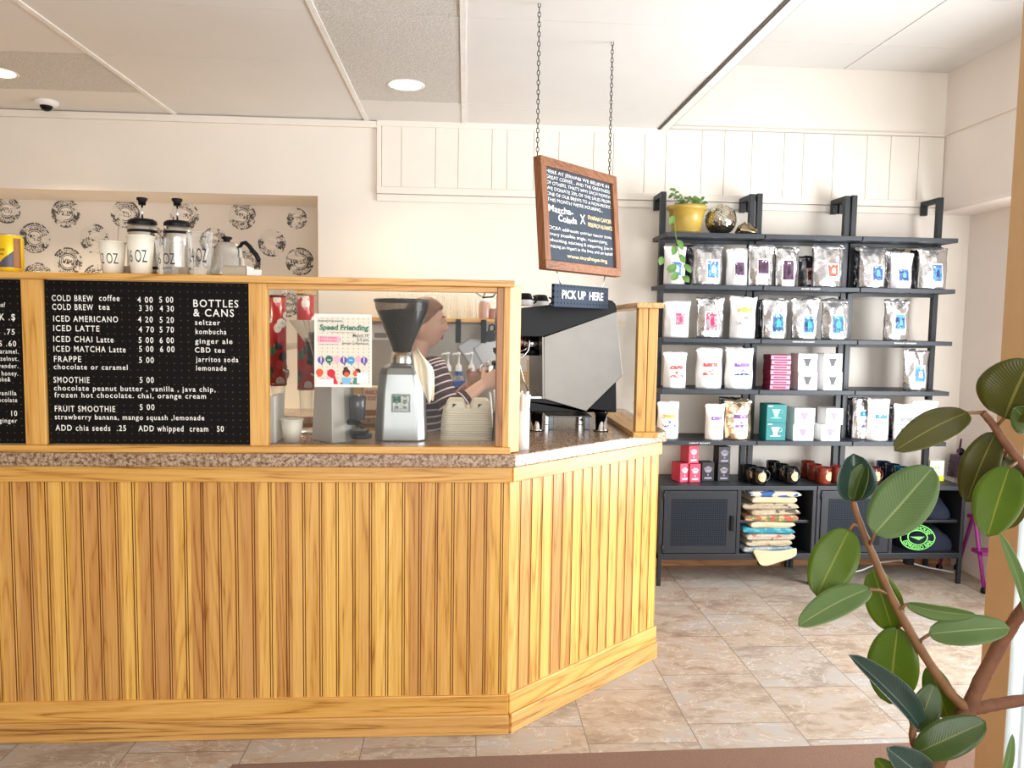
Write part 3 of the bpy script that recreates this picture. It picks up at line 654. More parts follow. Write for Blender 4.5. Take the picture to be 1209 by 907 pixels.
b = MB(); b.tube([at(u, v, 3.28) for u, v in w], 0.0035, 8); b.build('steam_wand', M_CHROME, em, world=True)
b = MB(); b.tube([at(u, v, 3.30) for u, v in ((614, 415), (620, 413), (625, 408))], 0.003, 8); b.build('wand_lever', M_CHROME, em, world=True)
ep('drip_tray', M_STEEL, [(606, 469), (640, 469), (640, 471), (606, 471)], MY + 0.02, MYb - 0.02)
cupz = lambda x: max(at(621, 362.5, MY).z, at(640, 361, MY).z) + 0.002
# cups drying on the machine
for (u, v, yy, m_, lb) in ((619, 362, 3.4, M_BLACK, 'black cup upside down on the espresso machine, left one'), (638, 360, 3.55, M_BLACK, 'black cup upside down on the espresso machine, right one')):
    p = at(u, v, yy)
    t = thing('espresso_cup', lb, 'cup', (p.x, yy, cupz(p.x)), group='cups on the espresso machine')
    b = MB(); b.lathe([(0.040, 0.0), (0.038, 0.03), (0.030, 0.052), (0.024, 0.056), (0.001, 0.056)], n=24); b.build('bowl', m_, t)
    b = MB(); b.lathe([(0.0405, 0.0), (0.0405, 0.016), (0.037, 0.032)], n=24); b.build('painted_band', M_WHITEP, t)
    b = MB(); b.tube([(0.036 * math.cos(a) + 0.0, -0.001, 0.03 + 0.018 * math.sin(a)) if False else (0.038 + 0.016 * math.sin(a), 0, 0.028 + 0.016 * math.cos(a)) for a in [PI * k / 8 for k in range(9)]], 0.004, 8); b.build('handle', m_, t)
M_STEELD = flat('dark_steel', (92, 94, 98), 0.22, 1.0)
# low steel rack under the machine
t = thing('steel_rack', 'low chrome wire rack on the worktop beneath the espresso machine', 'rack', tuple(at(678, 512, 3.36).xy) + (1.04,))
xc = at(668, 500, 3.36).x
for dx in (-0.07, 0.09):
    b = MB(); b.box(xc + dx - 0.011, xc + dx + 0.011, 3.33, 3.345, 1.04, 1.098); b.build('leg', M_STEELD, t, world=True, bevel=0.002)
    b = MB(); b.box(xc + dx - 0.011, xc + dx + 0.011, 3.5, 3.515, 1.04, 1.098); b.build('leg', M_CHROME, t, world=True, bevel=0.002)
b = MB(); b.box(xc - 0.09, xc + 0.11, 3.32, 3.53, 1.098, 1.104); b.build('top_plate', M_STEELD, t, world=True, bevel=0.002)
# white cup of paper straws by the end post
p = atZ(612, 530, 1.04); px, py = 0.213, 2.80
t = thing('straw_cup', 'white cylinder of paper straws beside the end post', 'straw holder', (px, py, 1.04))
b = MB(); b.lathe([(0.001, 0.0), (0.030, 0.0), (0.030, 0.145), (0.028, 0.145), (0.028, 0.02)], n=28); b.build('cylinder', M_WHITEP, t)
for k in range(16):
    a = k * 2.4; rr = 0.02 * math.sqrt((k + 0.5) / 16); x, y = rr * math.cos(a), rr * math.sin(a)
    b = MB(); b.tube([(x * 0.8, y * 0.8, 0.022), (x * 1.25 + 0.006, y * 1.2, 0.205 + 0.012 * math.sin(k * 1.7))], 0.0042, 8); b.build('paper_straw', M_WHITE, t)
# ------------------------------------------------------------------ things on the partition's top shelf
ZS = 1.655
def on_cup(c, r0, r1, h, z0, shift=0.0):
    """map flat text onto the camera side of a tapered cup"""
    def fn(x, z):
        zz = z0 + z; r = r0 + (r1 - r0) * zz / h + 0.0006; a = (x / r) + shift - PI / 2
        return Vector((r * math.cos(a), r * math.sin(a), zz))
    return fn
M_CUPW = flat('paper_cup_white', (242, 236, 220), 0.6, var=0.01)
M_CLEAR = mk_plastic('clear_plastic_cup', (0.95, 0.96, 0.96, 1), 0.03)
def cup(u0, u1, vt, vb, Y, lab, s, m, lid=False, clear=False):
    xc = at((u0 + u1) / 2, vb, Y).x; h = (vb - vt) / FPX * Y; rt = (u1 - u0) / 2 / FPX * Y; rb = rt * 0.72
    t = thing('cup', lab, 'cup', (xc, Y, ZS), group='sample cups on the partition shelf')
    b = MB(); b.lathe([(0.001, 0.003), (rb, 0.0), (rt - 0.001, h - 0.003)] + ([] if m is M_CLEAR else [(rt - 0.003, h - 0.003), (rb - 0.002, 0.006), (0.001, 0.006)]), n=40); b.build('cup_body', m, t)
    b = MB(); b.tube([((rt) * math.cos(2 * PI * k / 36), rt * math.sin(2 * PI * k / 36), h - 0.003) for k in range(36)], 0.0022, 8, ring=True); b.build('rim', m, t)
    b = MB(); text(b, s, None, None, None, h * 0.46, rt * 1.5, align='C', bold=-0.004, fn=on_cup(None, rb, rt, h, h * 0.30)); b.build('handwriting', M_INK, t)
    return t
c12 = cup(119, 148, 288.5, 325, 2.72, 'shorter white paper cup marked 12 OZ on the partition shelf', '12 OZ', M_CUPW)
cup(152, 182, 282, 325.5, 2.715, 'taller white paper cup marked 16 OZ on the partition shelf', '16 OZ', M_CUPW)
cup(185, 214, 287, 326, 2.73, 'shorter clear plastic cup marked 16 OZ', '16 OZ', M_CLEAR)
cup(223, 251, 277, 326, 2.73, 'tallest clear plastic cup marked 24 OZ', '24 OZ', M_CLEAR)
b = MB(); b.tube([(-0.012, 0.02, 0.01), (-0.004, 0.03, 0.18)], 0.0016, 6); st = b.build('stirring_rod', M_STEEL); st.location = (at(138, 300, 2.72).x, 2.72, ZS)
tag(st, 'thin metal stirring rod standing in the shorter white paper cup', 'stirrer')
def press(u0, u1, vlid, vk, Y, lab, tiltlid=0.0):
    xc = at((u0 + u1) / 2, 300, Y).x; r = (u1 - u0) / 2 / FPX * Y; zt = at(0, vlid, Y).z * 0 + at((u0 + u1) / 2, vlid, Y).z - ZS; zk = at((u0 + u1) / 2, vk, Y).z - ZS
    t = thing('french_press', lab, 'french press', (xc, Y, ZS), group='steel french presses')
    b = MB(); b.lathe([(0.001, 0), (r * 1.10, 0.0), (r * 1.12, 0.02), (r * 1.05, zt * 0.75), (r, zt), (r * 0.95, zt), (0.001, zt)], n=40); b.build('beaker', M_STEEL, t)
    for zz in (zt * 0.88, zt * 0.17):
        b = MB(); rr = r * (1.02 if zz > 0.1 else 1.11); b.lathe([(rr, zz - 0.004), (rr + 0.002, zz - 0.004), (rr + 0.002, zz + 0.004), (rr, zz + 0.004)], n=40); b.build('black_band', M_BLACK, t)
    b = MB(); b.lathe([(r * 1.0, zt), (r * 1.04, zt + 0.006), (r * 1.0, zt + 0.015), (r * 0.8, zt + 0.021), (0.001, zt + 0.022)], n=40)
    lid = b.build('lid', M_BLACK, t)
    b = MB(); b.cyl((0, 0, zt + 0.02), (0, 0, zk), 0.0035, n=12); b.build('plunger_rod', M_CHROME, lid)
    b = MB(); b.lathe([(0.012, zk - 0.004), (0.013, zk + 0.008), (0.019, zk + 0.016), (0.018, zk + 0.022), (0.001, zk + 0.024)], n=24, cap=True); b.build('plunger_knob', M_BLACK, lid)
    b = MB(); b.tube([(-r * .8, 0.03, zt * 0.85), (-r - 0.006, 0.045, zt * 0.82), (-r - 0.008, 0.045, zt * 0.4), (-r * 0.9, 0.03, zt * 0.22)], 0.007, 10); b.build('handle', M_BLACK, t)
press(154, 184, 266, 241, 2.87, 'steel french press behind the white 16 OZ paper cup, plunger raised')
press(196, 224.5, 268, 242, 2.87, 'steel french press behind the clear 16 OZ cup, plunger raised')
# gooseneck kettle
xc = at(268, 300, 2.84).x; k1 = 1 / FPX * 2.84
t = thing('kettle', 'brushed steel pour-over kettle with a black wavy handle', 'kettle', (xc, 2.84, ZS))
b = MB(); b.lathe([(0.001, 0), (0.070, 0.0), (0.072, 0.012), (0.066, 0.04), (0.062, 0.044), (0.060, 0.07), (0.055, 0.074), (0.052, 0.098), (0.044, 0.116), (0.040, 0.120)], n=44); b.build('vessel', M_STEEL, t)
b = MB(); b.lathe([(0.040, 0.119), (0.036, 0.125), (0.010, 0.130), (0.001, 0.131)], n=32); lid = b.build('lid', M_STEEL, t)
b = MB(); b.lathe([(0.010, 0.128), (0.012, 0.136), (0.019, 0.141), (0.018, 0.147), (0.001, 0.149)], n=20); b.build('lid_knob', M_BLACK, lid)
b = MB(); b.tube([(0.046, 0.0, 0.112), (0.054, 0, 0.125), (0.066, 0, 0.128), (0.080, 0, 0.115), (0.092, 0, 0.098), (0.104, 0, 0.085), (0.112, 0, 0.068), (0.110, 0, 0.058)], [0.006, 0.007, 0.008, 0.008, 0.009, 0.009, 0.009, 0.006], 12); b.build('handle', M_BLACK, t)
b = MB(); b.tube([(-0.064, 0.01, 0.03), (-0.085, 0.012, 0.05), (-0.07, 0.012, 0.10), (-0.085, 0.012, 0.135), (-0.10, 0.012, 0.13)], [0.009, 0.007, 0.006, 0.005, 0.005], 10); b.build('spout', M_STEEL, t)
# grey tray and clear card stand in front of it
x0 = at(266, 322, 2.74).x; x1 = at(294, 322, 2.74).x
b = MB(); b.box(x0, x1, 2.70, 2.78, ZS, ZS + 0.032); b.box(x0 + .004, x1 - .004, 2.704, 2.776, ZS + 0.032, ZS + 0.036)
tag(b.build('tray', flat('grey_beige_board', (172, 160, 140), 0.6), bevel=0.002), 'flat grey-beige box lying in front of the kettle', 'box')
x0 = at(295, 322, 2.74).x
b = MB(); b.box(x0, x0 + 0.004, 2.70, 2.78, ZS, ZS + 0.034); b.box(x0 + 0.004, x0 + 0.05, 2.70, 2.703, ZS, ZS + 0.022); b.box(x0, x0 + 0.05, 2.70, 2.78, ZS, ZS + 0.002)
tag(b.build('card_stand', M_WHITEP), 'low clear and white card stand at the right of the grey box', 'card stand')
for (u0, u1, lb) in ((146, 155, 'small grey block between the two white paper cups'), (206, 224, 'small grey block behind the clear cups')):
    xa, xb = at(u0, 320, 2.80).x, at(u1, 320, 2.80).x
    b = MB(); b.box(xa, xb, 2.775, 2.80, ZS, ZS + 0.032); tag(b.build('block', flat('grey_beige_board', (172, 160, 140), 0.6), bevel=0.002), lb, 'block')
# yellow can
p = at(14, 324, 2.72); r = 0.0385
t = thing('drink_can', 'yellow and grey drink can at the left end of the partition shelf', 'can', (p.x, 2.72, ZS))
b = MB(); b.lathe([(0.001, 0.003), (r * 0.82, 0.0), (r * 0.86, 0.004), (r, 0.012), (r, 0.112), (r * 0.86, 0.122)], n=44); b.build('body', flat('can_yellow', (250, 206, 20), 0.3, 0.2), t)
b = MB(); b.lathe([(r * 0.86, 0.122), (r * 0.86, 0.126), (r * 0.80, 0.126), (r * 0.78, 0.122), (0.001, 0.122)], n=40); b.build('lid', M_STEEL, t)
def canw(a, z): return Vector(((r + 0.0005) * math.cos(a), (r + 0.0005) * math.sin(a), z))
b = MB(); n = 20; a0, a1 = math.radians(-145), math.radians(-50)
vs = [canw(a0 + (a1 - a0) * k / n, 0.014) for k in range(n + 1)] + [canw(a0 + (a1 - a0) * k / n, 0.014 + 0.055 * (k / n)) for k in range(n + 1)]
b.add(vs, [(k, k + 1, k + n + 2, k + n + 1) for k in range(n)], 0, True)
a0, a1 = math.radians(-50), math.radians(-15)
vs = [canw(a0 + (a1 - a0) * k / n, 0.012) for k in range(n + 1)] + [canw(a0 + (a1 - a0) * k / n, 0.112) for k in range(n + 1)]
b.add(vs, [(k, k + 1, k + n + 2, k + n + 1) for k in range(n)], 1, True); b.build('printed_panel', [flat('can_grey', (84, 76, 92), 0.4), flat('can_brown', (160, 106, 50), 0.4)], t)
b = MB(); text(b, "ATHLETIC", None, None, None, 0.014, 0.085, bold=0.02, fn=lambda x, z: canw(math.radians(-28) - z / r + 0.0, 0.02 + x) * 1.0)
text(b, "UPSIDE", None, None, None, 0.011, 0.035, bold=0.02, fn=lambda x, z: canw(math.radians(-140) + x / r, 0.068 + z))
text(b, "DAWN", None, None, None, 0.011, 0.026, bold=0.02, fn=lambda x, z: canw(math.radians(-132) + x / r, 0.054 + z)); b.build('lettering', flat('can_ink', (96, 52, 18), 0.5), t)

# ------------------------------------------------------------------ behind the glass: left end
def cp(u, v, Y): return at(u, v, Y)
# event poster on the glass
PYp = 2.709
a0 = at(371, 370.5, PYp); a1 = at(439, 457.5, PYp); pw = a1.x - a0.x; ph = a0.z - a1.z
t = thing('event_poster', 'white bordered Speed Friending poster taped inside the glass bay', 'poster', (a0.x, PYp, a1.z))
_dz = [0.0]
def R_(x0, x1, z0, z1, mi, b, dy=0.0):
    _dz[0] -= 0.00002; dy += _dz[0]
    b.add([(x0 * pw, dy, z0 * ph), (x1 * pw, dy, z0 * ph), (x1 * pw, dy, z1 * ph), (x0 * pw, dy, z1 * ph)], [(0, 1, 2, 3)], mi)
MB().box(0, pw, 0, 0.001, 0, ph).build('sheet', M_WHITE, t)
g = G('dotted_cream'); xyz = g.n('SeparateXYZ', None, Vector=g.obj())
fx = g.math('SUBTRACT', g.math('FRACT', g.math('DIVIDE', xyz.outputs[0], 0.018)), 0.5); fz = g.math('SUBTRACT', g.math('FRACT', g.math('DIVIDE', xyz.outputs[2], 0.013)), 0.5)
dd = g.math('ADD', g.math('MULTIPLY', fx, fx), g.math('MULTIPLY', g.math('MULTIPLY', fz, fz), 0.55))
g.set(Base_Color=g.mix(g.math('LESS_THAN', dd, 0.008), lin((226, 222, 206)), lin((150, 140, 130))), Roughness=0.8); M_DOT = g.m
b = MB(); R_(0.05, 0.97, 0.04, 0.96, 0, b, -0.0003); b.build('artwork_ground', M_DOT, t)
PC = [flat('poster_' + n_, c_, 0.7) for n_, c_ in (('violet', (112, 90, 168)), ('green', (62, 112, 100)), ('pink', (252, 184, 200)), ('blue', (74, 160, 214)), ('orange', (236, 94, 60)), ('red', (214, 44, 66)), ('brown', (92, 48, 40)), ('white', (244, 242, 238)), ('teal', (76, 140, 126)), ('ltblue', (120, 190, 226)))]
b = MB()
def ill(name):
    global b
    b.build(name, PC, t); b = MB()
def disc(cx, cz, r, mi, dy=-0.0006, sy=1.0):
    _dz[0] -= 0.00002; dy += _dz[0]
    n = 24; b.add([(cx * pw + r * pw * math.cos(2 * PI * k / n), dy, cz * ph + r * pw * sy * math.sin(2 * PI * k / n)) for k in range(n)], [tuple(range(n))], mi)
def polyp(pts, mi, dy=-0.0006):
    _dz[0] -= 0.00002; dy += _dz[0]
    b.add([(x * pw, dy, z * ph) for x, z in pts], [tuple(range(len(pts)))], mi)
R_(0.05, 0.42, 0.61, 0.70, 2, b, -0.0006); disc(0.42, 0.655, 0.05, 2); ill('pink_banner')
for cx, mi, r in ((0.115, 0, 0.062), (0.255, 1, 0.066), (0.385, 2, 0.068), (0.51, 0, 0.064), (0.635, 3, 0.068), (0.755, 2, 0.058), (0.865, 0, 0.062)):
    disc(cx, 0.37 + (0.012 if mi in (2, 1) else 0), r, mi); polyp([(cx - 0.02, 0.33), (cx + 0.03, 0.33), (cx + 0.02, 0.29)], mi)
    if mi in (1, 3):
        for q in (-0.022, 0, 0.022): disc(cx + q, 0.372, 0.009, 7, -0.0009)
    if mi == 0: R_(cx - 0.008, cx + 0.008, 0.36, 0.41, 7, b, -0.0009); disc(cx, 0.345, 0.01, 7, -0.0009)
    ill('speech_bubble')
disc(0.09, 0.20, 0.065, 4); polyp([(0.05, 0.14), (0.12, 0.14), (0.13, 0.20), (0.05, 0.22)], 4); ill('drawn_figure')
disc(0.29, 0.19, 0.072, 5); polyp([(0.28, 0.12), (0.345, 0.18), (0.41, 0.04), (0.33, 0.04)], 5); ill('drawn_figure')
disc(0.555, 0.20, 0.068, 6); disc(0.545, 0.25, 0.04, 6); disc(0.56, 0.175, 0.045, 4, -0.0008); polyp([(0.49, 0.04), (0.62, 0.04), (0.64, 0.13), (0.47, 0.13)], 9, -0.0008); R_(0.45, 0.49, 0.04, 0.065, 5, b, -0.0008); R_(0.62, 0.65, 0.04, 0.065, 5, b, -0.0008); ill('drawn_figure')
disc(0.755, 0.22, 0.05, 6); disc(0.72, 0.19, 0.05, 4, -0.0007); polyp([(0.66, 0.04), (0.78, 0.04), (0.76, 0.14), (0.69, 0.13)], 8); polyp([(0.70, 0.25), (0.715, 0.25), (0.69, 0.29)], 5); ill('drawn_figure')
R_(0.05, 0.33, 0.02, 0.12, 7, b, -0.0009); ill('white_box'); R_(0.74, 0.94, 0.055, 0.20, 7, b, -0.0009); ill('white_box')
b = MB(); P_ = lambda x, z: Vector((x * pw, -0.0024, z * ph))
text(b, "Speed Friending", P_(0.09, 0.785), EX, EZ, 0.026, 0.85 * pw, bold=0.03, slant=0.12); b.build('title_lettering', flat('poster_title', (56, 120, 104), 0.7), t)
b = MB(); text(b, "downtown Pride presents", P_(0.07, 0.895), EX, EZ, 0.010, 0.42 * pw); text(b, "March 19", P_(0.94, 0.69), EX, EZ, 0.016, 0.27 * pw, align='R'); text(b, "3-5 pm", P_(0.94, 0.635), EX, EZ, 0.016, 0.20 * pw, align='R'); text(b, "Jernabi Coffeehouse", P_(0.94, 0.59), EX, EZ, 0.011, 0.46 * pw, align='R')
R_(0.28, 0.72, 0.748, 0.752, 0, b, -0.001); R_(0.07, 0.40, 0.585, 0.589, 0, b, -0.001); b.build('small_lettering', M_GREYINK, t)
b = MB(); text(b, "$15 in advance", P_(0.10, 0.665), EX, EZ, 0.010, 0.29 * pw); text(b, "$20 at the door", P_(0.10, 0.625), EX, EZ, 0.010, 0.29 * pw); text(b, "more info at the bar", P_(0.08, 0.105), EX, EZ, 0.006, 0.2 * pw); b.build('pink_lettering', flat('poster_pink_ink', (222, 96, 130), 0.7), t)

M_STICK = mk_sticker('sticker_covered_red')
for (u0, u1, v0, v1, lb) in ((318, 338, 350, 455, 'red cup dispenser covered in stickers, left one beside the post'), (351, 371, 348, 460, 'red cup dispenser covered in stickers, right one behind the poster')):
    Y = 4.0; x0, x1 = at(u0, 400, Y).x, at(u1, 400, Y).x; zt, zb = at(u0, v0, Y).z, at(u0, v1, Y).z; r = (x1 - x0) / 2; xc = (x0 + x1) / 2
    t = thing('cup_dispenser', lb, 'dispenser', (xc, Y, zb - 0.17))
    b = MB(); b.lathe([(r, 0.17), (r, zt - zb + 0.17)], n=28, cap=True); b.build('tube_body', M_STICK, t)
    for zz in (0.17, zt - zb + 0.165):
        b = MB(); b.lathe([(r * 1.01, zz), (r * 1.04, zz + 0.003), (r * 1.04, zz + 0.009), (r * 1.01, zz + 0.012)], n=28, cap=True); b.build('end_ring', flat('dark_red', (120, 16, 22), 0.35), t)
    b = MB(); b.lathe([(r * 0.95, zt - zb + 0.17), (r * 1.15, zt - zb + 0.19), (r * 1.1, zt - zb + 0.23), (r * 0.6, zt - zb + 0.25), (0.001, zt - zb + 0.255)], n=28); b.build('clear_dome', M_CLEAR, t)
    b = MB(); b.lathe([(r * 0.85, 0.17), (r * 0.72, 0.06)], n=28); b.lathe([(r * 0.74, 0.06), (r * 0.76, 0.054), (r * 0.70, 0.054)], n=28); b.build('hanging_cup', M_CLEAR, t)
    b = MB(); b.box(-0.02, 0.02, r * 0.9, NY - Y, 0.35, 0.38); b.box(-0.05, 0.05, NY - Y - 0.008, NY - Y - 0.003, 0.30, 0.43); b.build('wall_bracket', M_STEEL, t)

def tapered(u0, u1, vt, vb, Y, z0, taper=0.72):
    xc = at((u0 + u1) / 2, vb, Y).x; h = at(u0, vt, Y).z - z0; return xc, h, (u1 - u0) / 2 / FPX * Y
xc, h, rt = tapered(332, 358, 494, 527, 2.95, 1.04)
t = thing('paper_cup', 'plain white paper cup on the worktop under the left sticker column', 'cup', (xc, 2.95, 1.04))
b = MB(); rb = rt * 0.74; b.lathe([(0.001, 0.003), (rb, 0), (rt - .001, h - 0.003), (rt - 0.003, h - 0.003), (rb - 0.002, 0.006), (0.001, 0.006)], n=36); b.build('cup_body', M_CUPW, t)
b = MB(); b.tube([(rt * math.cos(2 * PI * k / 32), rt * math.sin(2 * PI * k / 32), h - 0.003) for k in range(32)], 0.002, 8, ring=True); b.build('rim', M_CUPW, t)
# fluted paper filter in a stand
p = at(357, 408, 3.2); zt = at(350, 378, 3.2).z
t = thing('filter_stand', 'stack of fluted white coffee filters held high behind the poster', 'filter stand', (p.x + 0.05, 3.2, 1.04))
n = 60
def fl(r, z, d): return [((r + (d if k % 2 else -d)) * math.cos(2 * PI * k / n), (r + (d if k % 2 else -d)) * math.sin(2 * PI * k / n), z) for k in range(n)]
b = MB(); z0 = at(366, 407, 3.2).z - 1.04; z1 = zt - 1.04; b.loft([fl(0.03, z0, 0.002), fl(0.098, z1, 0.006), fl(0.094, z1, 0.006), fl(0.03, z0 + 0.006, 0.002)], False, 0, False); b.build('paper_filters', flat('filter_paper', (238, 226, 204), 0.85), t)
b = MB(); b.lathe([(0.032, z0 - 0.06), (0.034, z0), (0.05, z0 + 0.03), (0.046, z0 + 0.03), (0.030, z0 - 0.002)], n=28, cap=False); b.build('holder', M_BLACK, t)
b = MB(); b.cyl((0, 0.03, 0), (0, 0.03, z0 - 0.02), 0.008); b.lathe([(0.07, 0), (0.07, 0.01), (0.01, 0.014)], n=28, cap=True); b.build('stand', M_STEEL, t)
# clear acrylic strip and thin pole near the post
xa = at(321, 500, 2.9).x
b = MB(); b.box(xa - 0.008, xa + 0.012, 2.90, 3.05, 1.04, 1.22); tag(b.build('straw_box', M_WHITEP, bevel=0.003), 'narrow white box at the left post inside the glass bay', 'box')
# doser grinder behind the poster: beige side panel turned left, pale blue-lit front
Yg = 2.93; x0, x1, x2, x3 = at(364, 500, Yg).x, at(393.5, 500, Yg).x, at(408, 500, Yg).x, at(415, 500, Yg).x
t = thing('doser_grinder', 'grey metal coffee grinder half hidden behind the poster', 'grinder', ((x1 + x2) / 2, Yg + 0.08, 1.04))
b = MB(); base = [(x0, Yg + 0.07), (x1, Yg - 0.03), (x2, Yg), (x3, Yg + 0.05), (x3, Yg + 0.15), (x0 + 0.02, Yg + 0.18)]
tc = Vector(((x1 + x0) / 2 + 0.02, Yg + 0.07))
def sc_(k): return [(tc.x + (x - tc.x) * k, tc.y + (y - tc.y) * k) for x, y in base]
b.loft([[(x, y, 1.04) for x, y in sc_(1.0)], [(x, y, 1.26) for x, y in sc_(0.86)], [(x, y, 1.30) for x, y in sc_(0.8)]], True, 0, False); b.build('housing', flat('grey_metal_paint', (176, 172, 164), 0.4, 0.2), t, world=True, bevel=0.004)
b = MB(); b.lathe([(0.045, 1.30), (0.045, 1.315), (0.075, 1.42), (0.078, 1.46), (0.001, 1.468)], (tc.x, tc.y, 0), 28); b.build('bean_hopper', mk_plastic('smoke_plastic', (0.55, 0.5, 0.45, 1), 0.35, 0.08, (0.08, 0.07, 0.06, 1)), t, world=True)
b = MB(); b.lathe([(0.03, 1.13), (0.032, 1.215), (0.02, 1.225)], (x3 + 0.02, Yg + 0.02, 0), 24, cap=True); b.build('dosing_chamber', flat('dark_smoke', (70, 72, 76), 0.15), t, world=True)
b = MB(); b.tube([(x3 - 0.01, Yg + 0.0, 1.12), (x3 + 0.03, Yg - 0.03, 1.12), (x3 + 0.05, Yg - 0.04, 1.105)], [0.012, 0.010, 0.008], 12); b.build('doser_lever', M_BLACK, t, world=True)
b = MB(); b.box(x3 - 0.005, x3 + 0.06, Yg - 0.02, Yg + 0.06, 1.075, 1.088); b.build('portafilter_fork', M_BLACK, t, world=True, bevel=0.003)
b = MB(); b.lathe([(0.038, 1.055), (0.04, 1.06), (0.04, 1.073), (0.036, 1.075)], (x3 + 0.035, Yg + 0.02, 0), 24, cap=True); b.build('catch_dish', M_BLACK, t, world=True)

# ------------------------------------------------------------------ the big grinder
Yq = 2.97; xa, xb = at(442, 480, Yq).x, at(502, 480, Yq).x; xc = (xa + xb) / 2; hw = (xb - xa) / 2
t = thing('coffee_grinder', 'silver bulk coffee grinder with a large dark cone hopper full of beans', 'grinder', (xc, Yq + 0.09, 1.04))
def oct_(w, d, z, ch): return [(-w + ch, -d, z), (w - ch, -d, z), (w, -d + ch, z), (w, d - ch, z), (w - ch, d, z), (-w + ch, d, z), (-w, d - ch, z), (-w, -d + ch, z)]
zt = at(470, 432, Yq).z - 1.04
b = MB(); b.loft([oct_(hw, 0.10, 0.0, 0.03), oct_(hw, 0.10, 0.02, 0.03), oct_(hw * 0.93, 0.095, zt * 0.65, 0.03), oct_(hw * 0.86, 0.09, zt - 0.035, 0.03), oct_(hw * 0.78, 0.08, zt - 0.01, 0.028), oct_(hw * 0.6, 0.065, zt, 0.024)], True, 0, False)
b.build('housing', flat('silver_hammered', (166, 168, 168), 0.36, 0.8, var=0.04), t, bevel=0.006)
zc = at(470, 420, Yq).z - 1.04
b = MB(); b.lathe([(0.044, zt - 0.005), (0.046, zt + 0.012), (0.040, zc + 0.008), (0.036, zc + 0.012)], n=32, cap=True); b.build('throat_collar', M_STEEL, t)
z1 = at(475, 363, Yq).z - 1.04; z2_ = at(475, 352.5, Yq).z - 1.04; rh = 32.5 / FPX * (Yq + 0.05)
b = MB(); b.lathe([(0.035, zc + 0.01), (0.040, zc + 0.03), (rh * 0.97, z1), (rh * 0.97, z2_ - 0.01)], n=44); hp = b.build('hopper', mk_plastic('smoked_hopper', (0.62, 0.60, 0.58, 1), 0.22, 0.08, (0.03, 0.028, 0.026, 1)), t)
b = MB(); b.lathe([(0.033, zc + 0.012), (0.038, zc + 0.03), (rh * 0.88, z1 - 0.012), (0.001, z1 - 0.004)], n=40)
beans = b.build('coffee_beans', flat('coffee_beans', (40, 30, 25), 0.55, var=0.5, sc=90, bump=1.0, bsc=110), hp); beans['kind'] = 'stuff'
b = MB(); b.lathe([(rh * 0.95, z2_ - 0.014), (rh * 1.02, z2_ - 0.012), (rh * 1.02, z2_ - 0.002), (rh * 0.98, z2_), (0.001, z2_)], n=44); b.build('hopper_lid', flat('hopper_lid_dark', (38, 38, 40), 0.35), t)
q0 = at(461, 466, Yq - 0.02); q1 = at(483, 487, Yq - 0.02); lw = (q1.x - q0.x); lh = q0.z - q1.z
cx = (q0.x + q1.x) / 2 - xc + 0.003; cz = (q0.z + q1.z) / 2 - 1.04; yf = -0.102
b = MB(); b.box(cx - lw / 2, cx + lw / 2, yf - 0.004, yf + 0.004, cz - lh / 2, cz + lh / 2); b.build('badge', flat('badge_grey', (120, 124, 124), 0.4, 0.5), t, bevel=0.001)
b = MB(); text(b, "MM", Vector((cx - lw * .44, yf - 0.0045, cz + 0.004)), EX, EZ, 0.036, lw * 0.42, bold=0.05)
bb = MB(); text(bb, "M", Vector((cx - lw * .42, yf - 0.005, cz + 0.006)), EX, EZ, lh * 0.44, lw * 0.42, bold=0.05); bb.build('badge_lettering', flat('badge_green', (30, 110, 76), 0.5), t)
bb = MB(); text(bb, "M", Vector((cx + lw * .02, yf - 0.005, cz + 0.006)), EX, EZ, lh * 0.44, lw * 0.42, bold=0.05); text(bb, "MM", Vector((cx - lw * .42, yf - 0.005, cz - lh * 0.27)), EX, EZ, lh * 0.40, lw * 0.84, bold=0.05); text(bb, "COFFEE", Vector((cx - lw * .42, yf - 0.005, cz - lh * 0.44)), EX, EZ, lh * 0.16, lw * 0.84, bold=0.03); bb.build('badge_lettering', flat('badge_pale', (206, 212, 206), 0.5), t)
# towel draped over the grinder's right shoulder
rows = [(487, 494, 412), (487, 500, 420), (489, 512, 432), (492, 513, 444), (497, 513, 456), (501, 513, 466), (505, 511, 475)]
b = MB(); vs = []; nn = 9
for i, (ua, ub, v) in enumerate(rows):
    for j in range(nn):
        f = j / (nn - 1); Y = 2.93 - 0.015 * math.sin(f * 9 + i * 0.7) - 0.012 * (i > 0) + (0.05 if i == 0 else 0)
        vs.append(at(ua + (ub - ua) * f, v + 2.5 * math.sin(f * 7 + i), Y))
b.add(vs, [(i * nn + j, i * nn + j + 1, (i + 1) * nn + j + 1, (i + 1) * nn + j) for i in range(len(rows) - 1) for j in range(nn - 1)], 0, True)
tag(b.build('towel', flat('towel_cloth', (240, 228, 206), 0.95, bump=0.3, bsc=260), solid=0.004, subs=1), 'white cloth draped over the right shoulder of the silver grinder', 'towel')

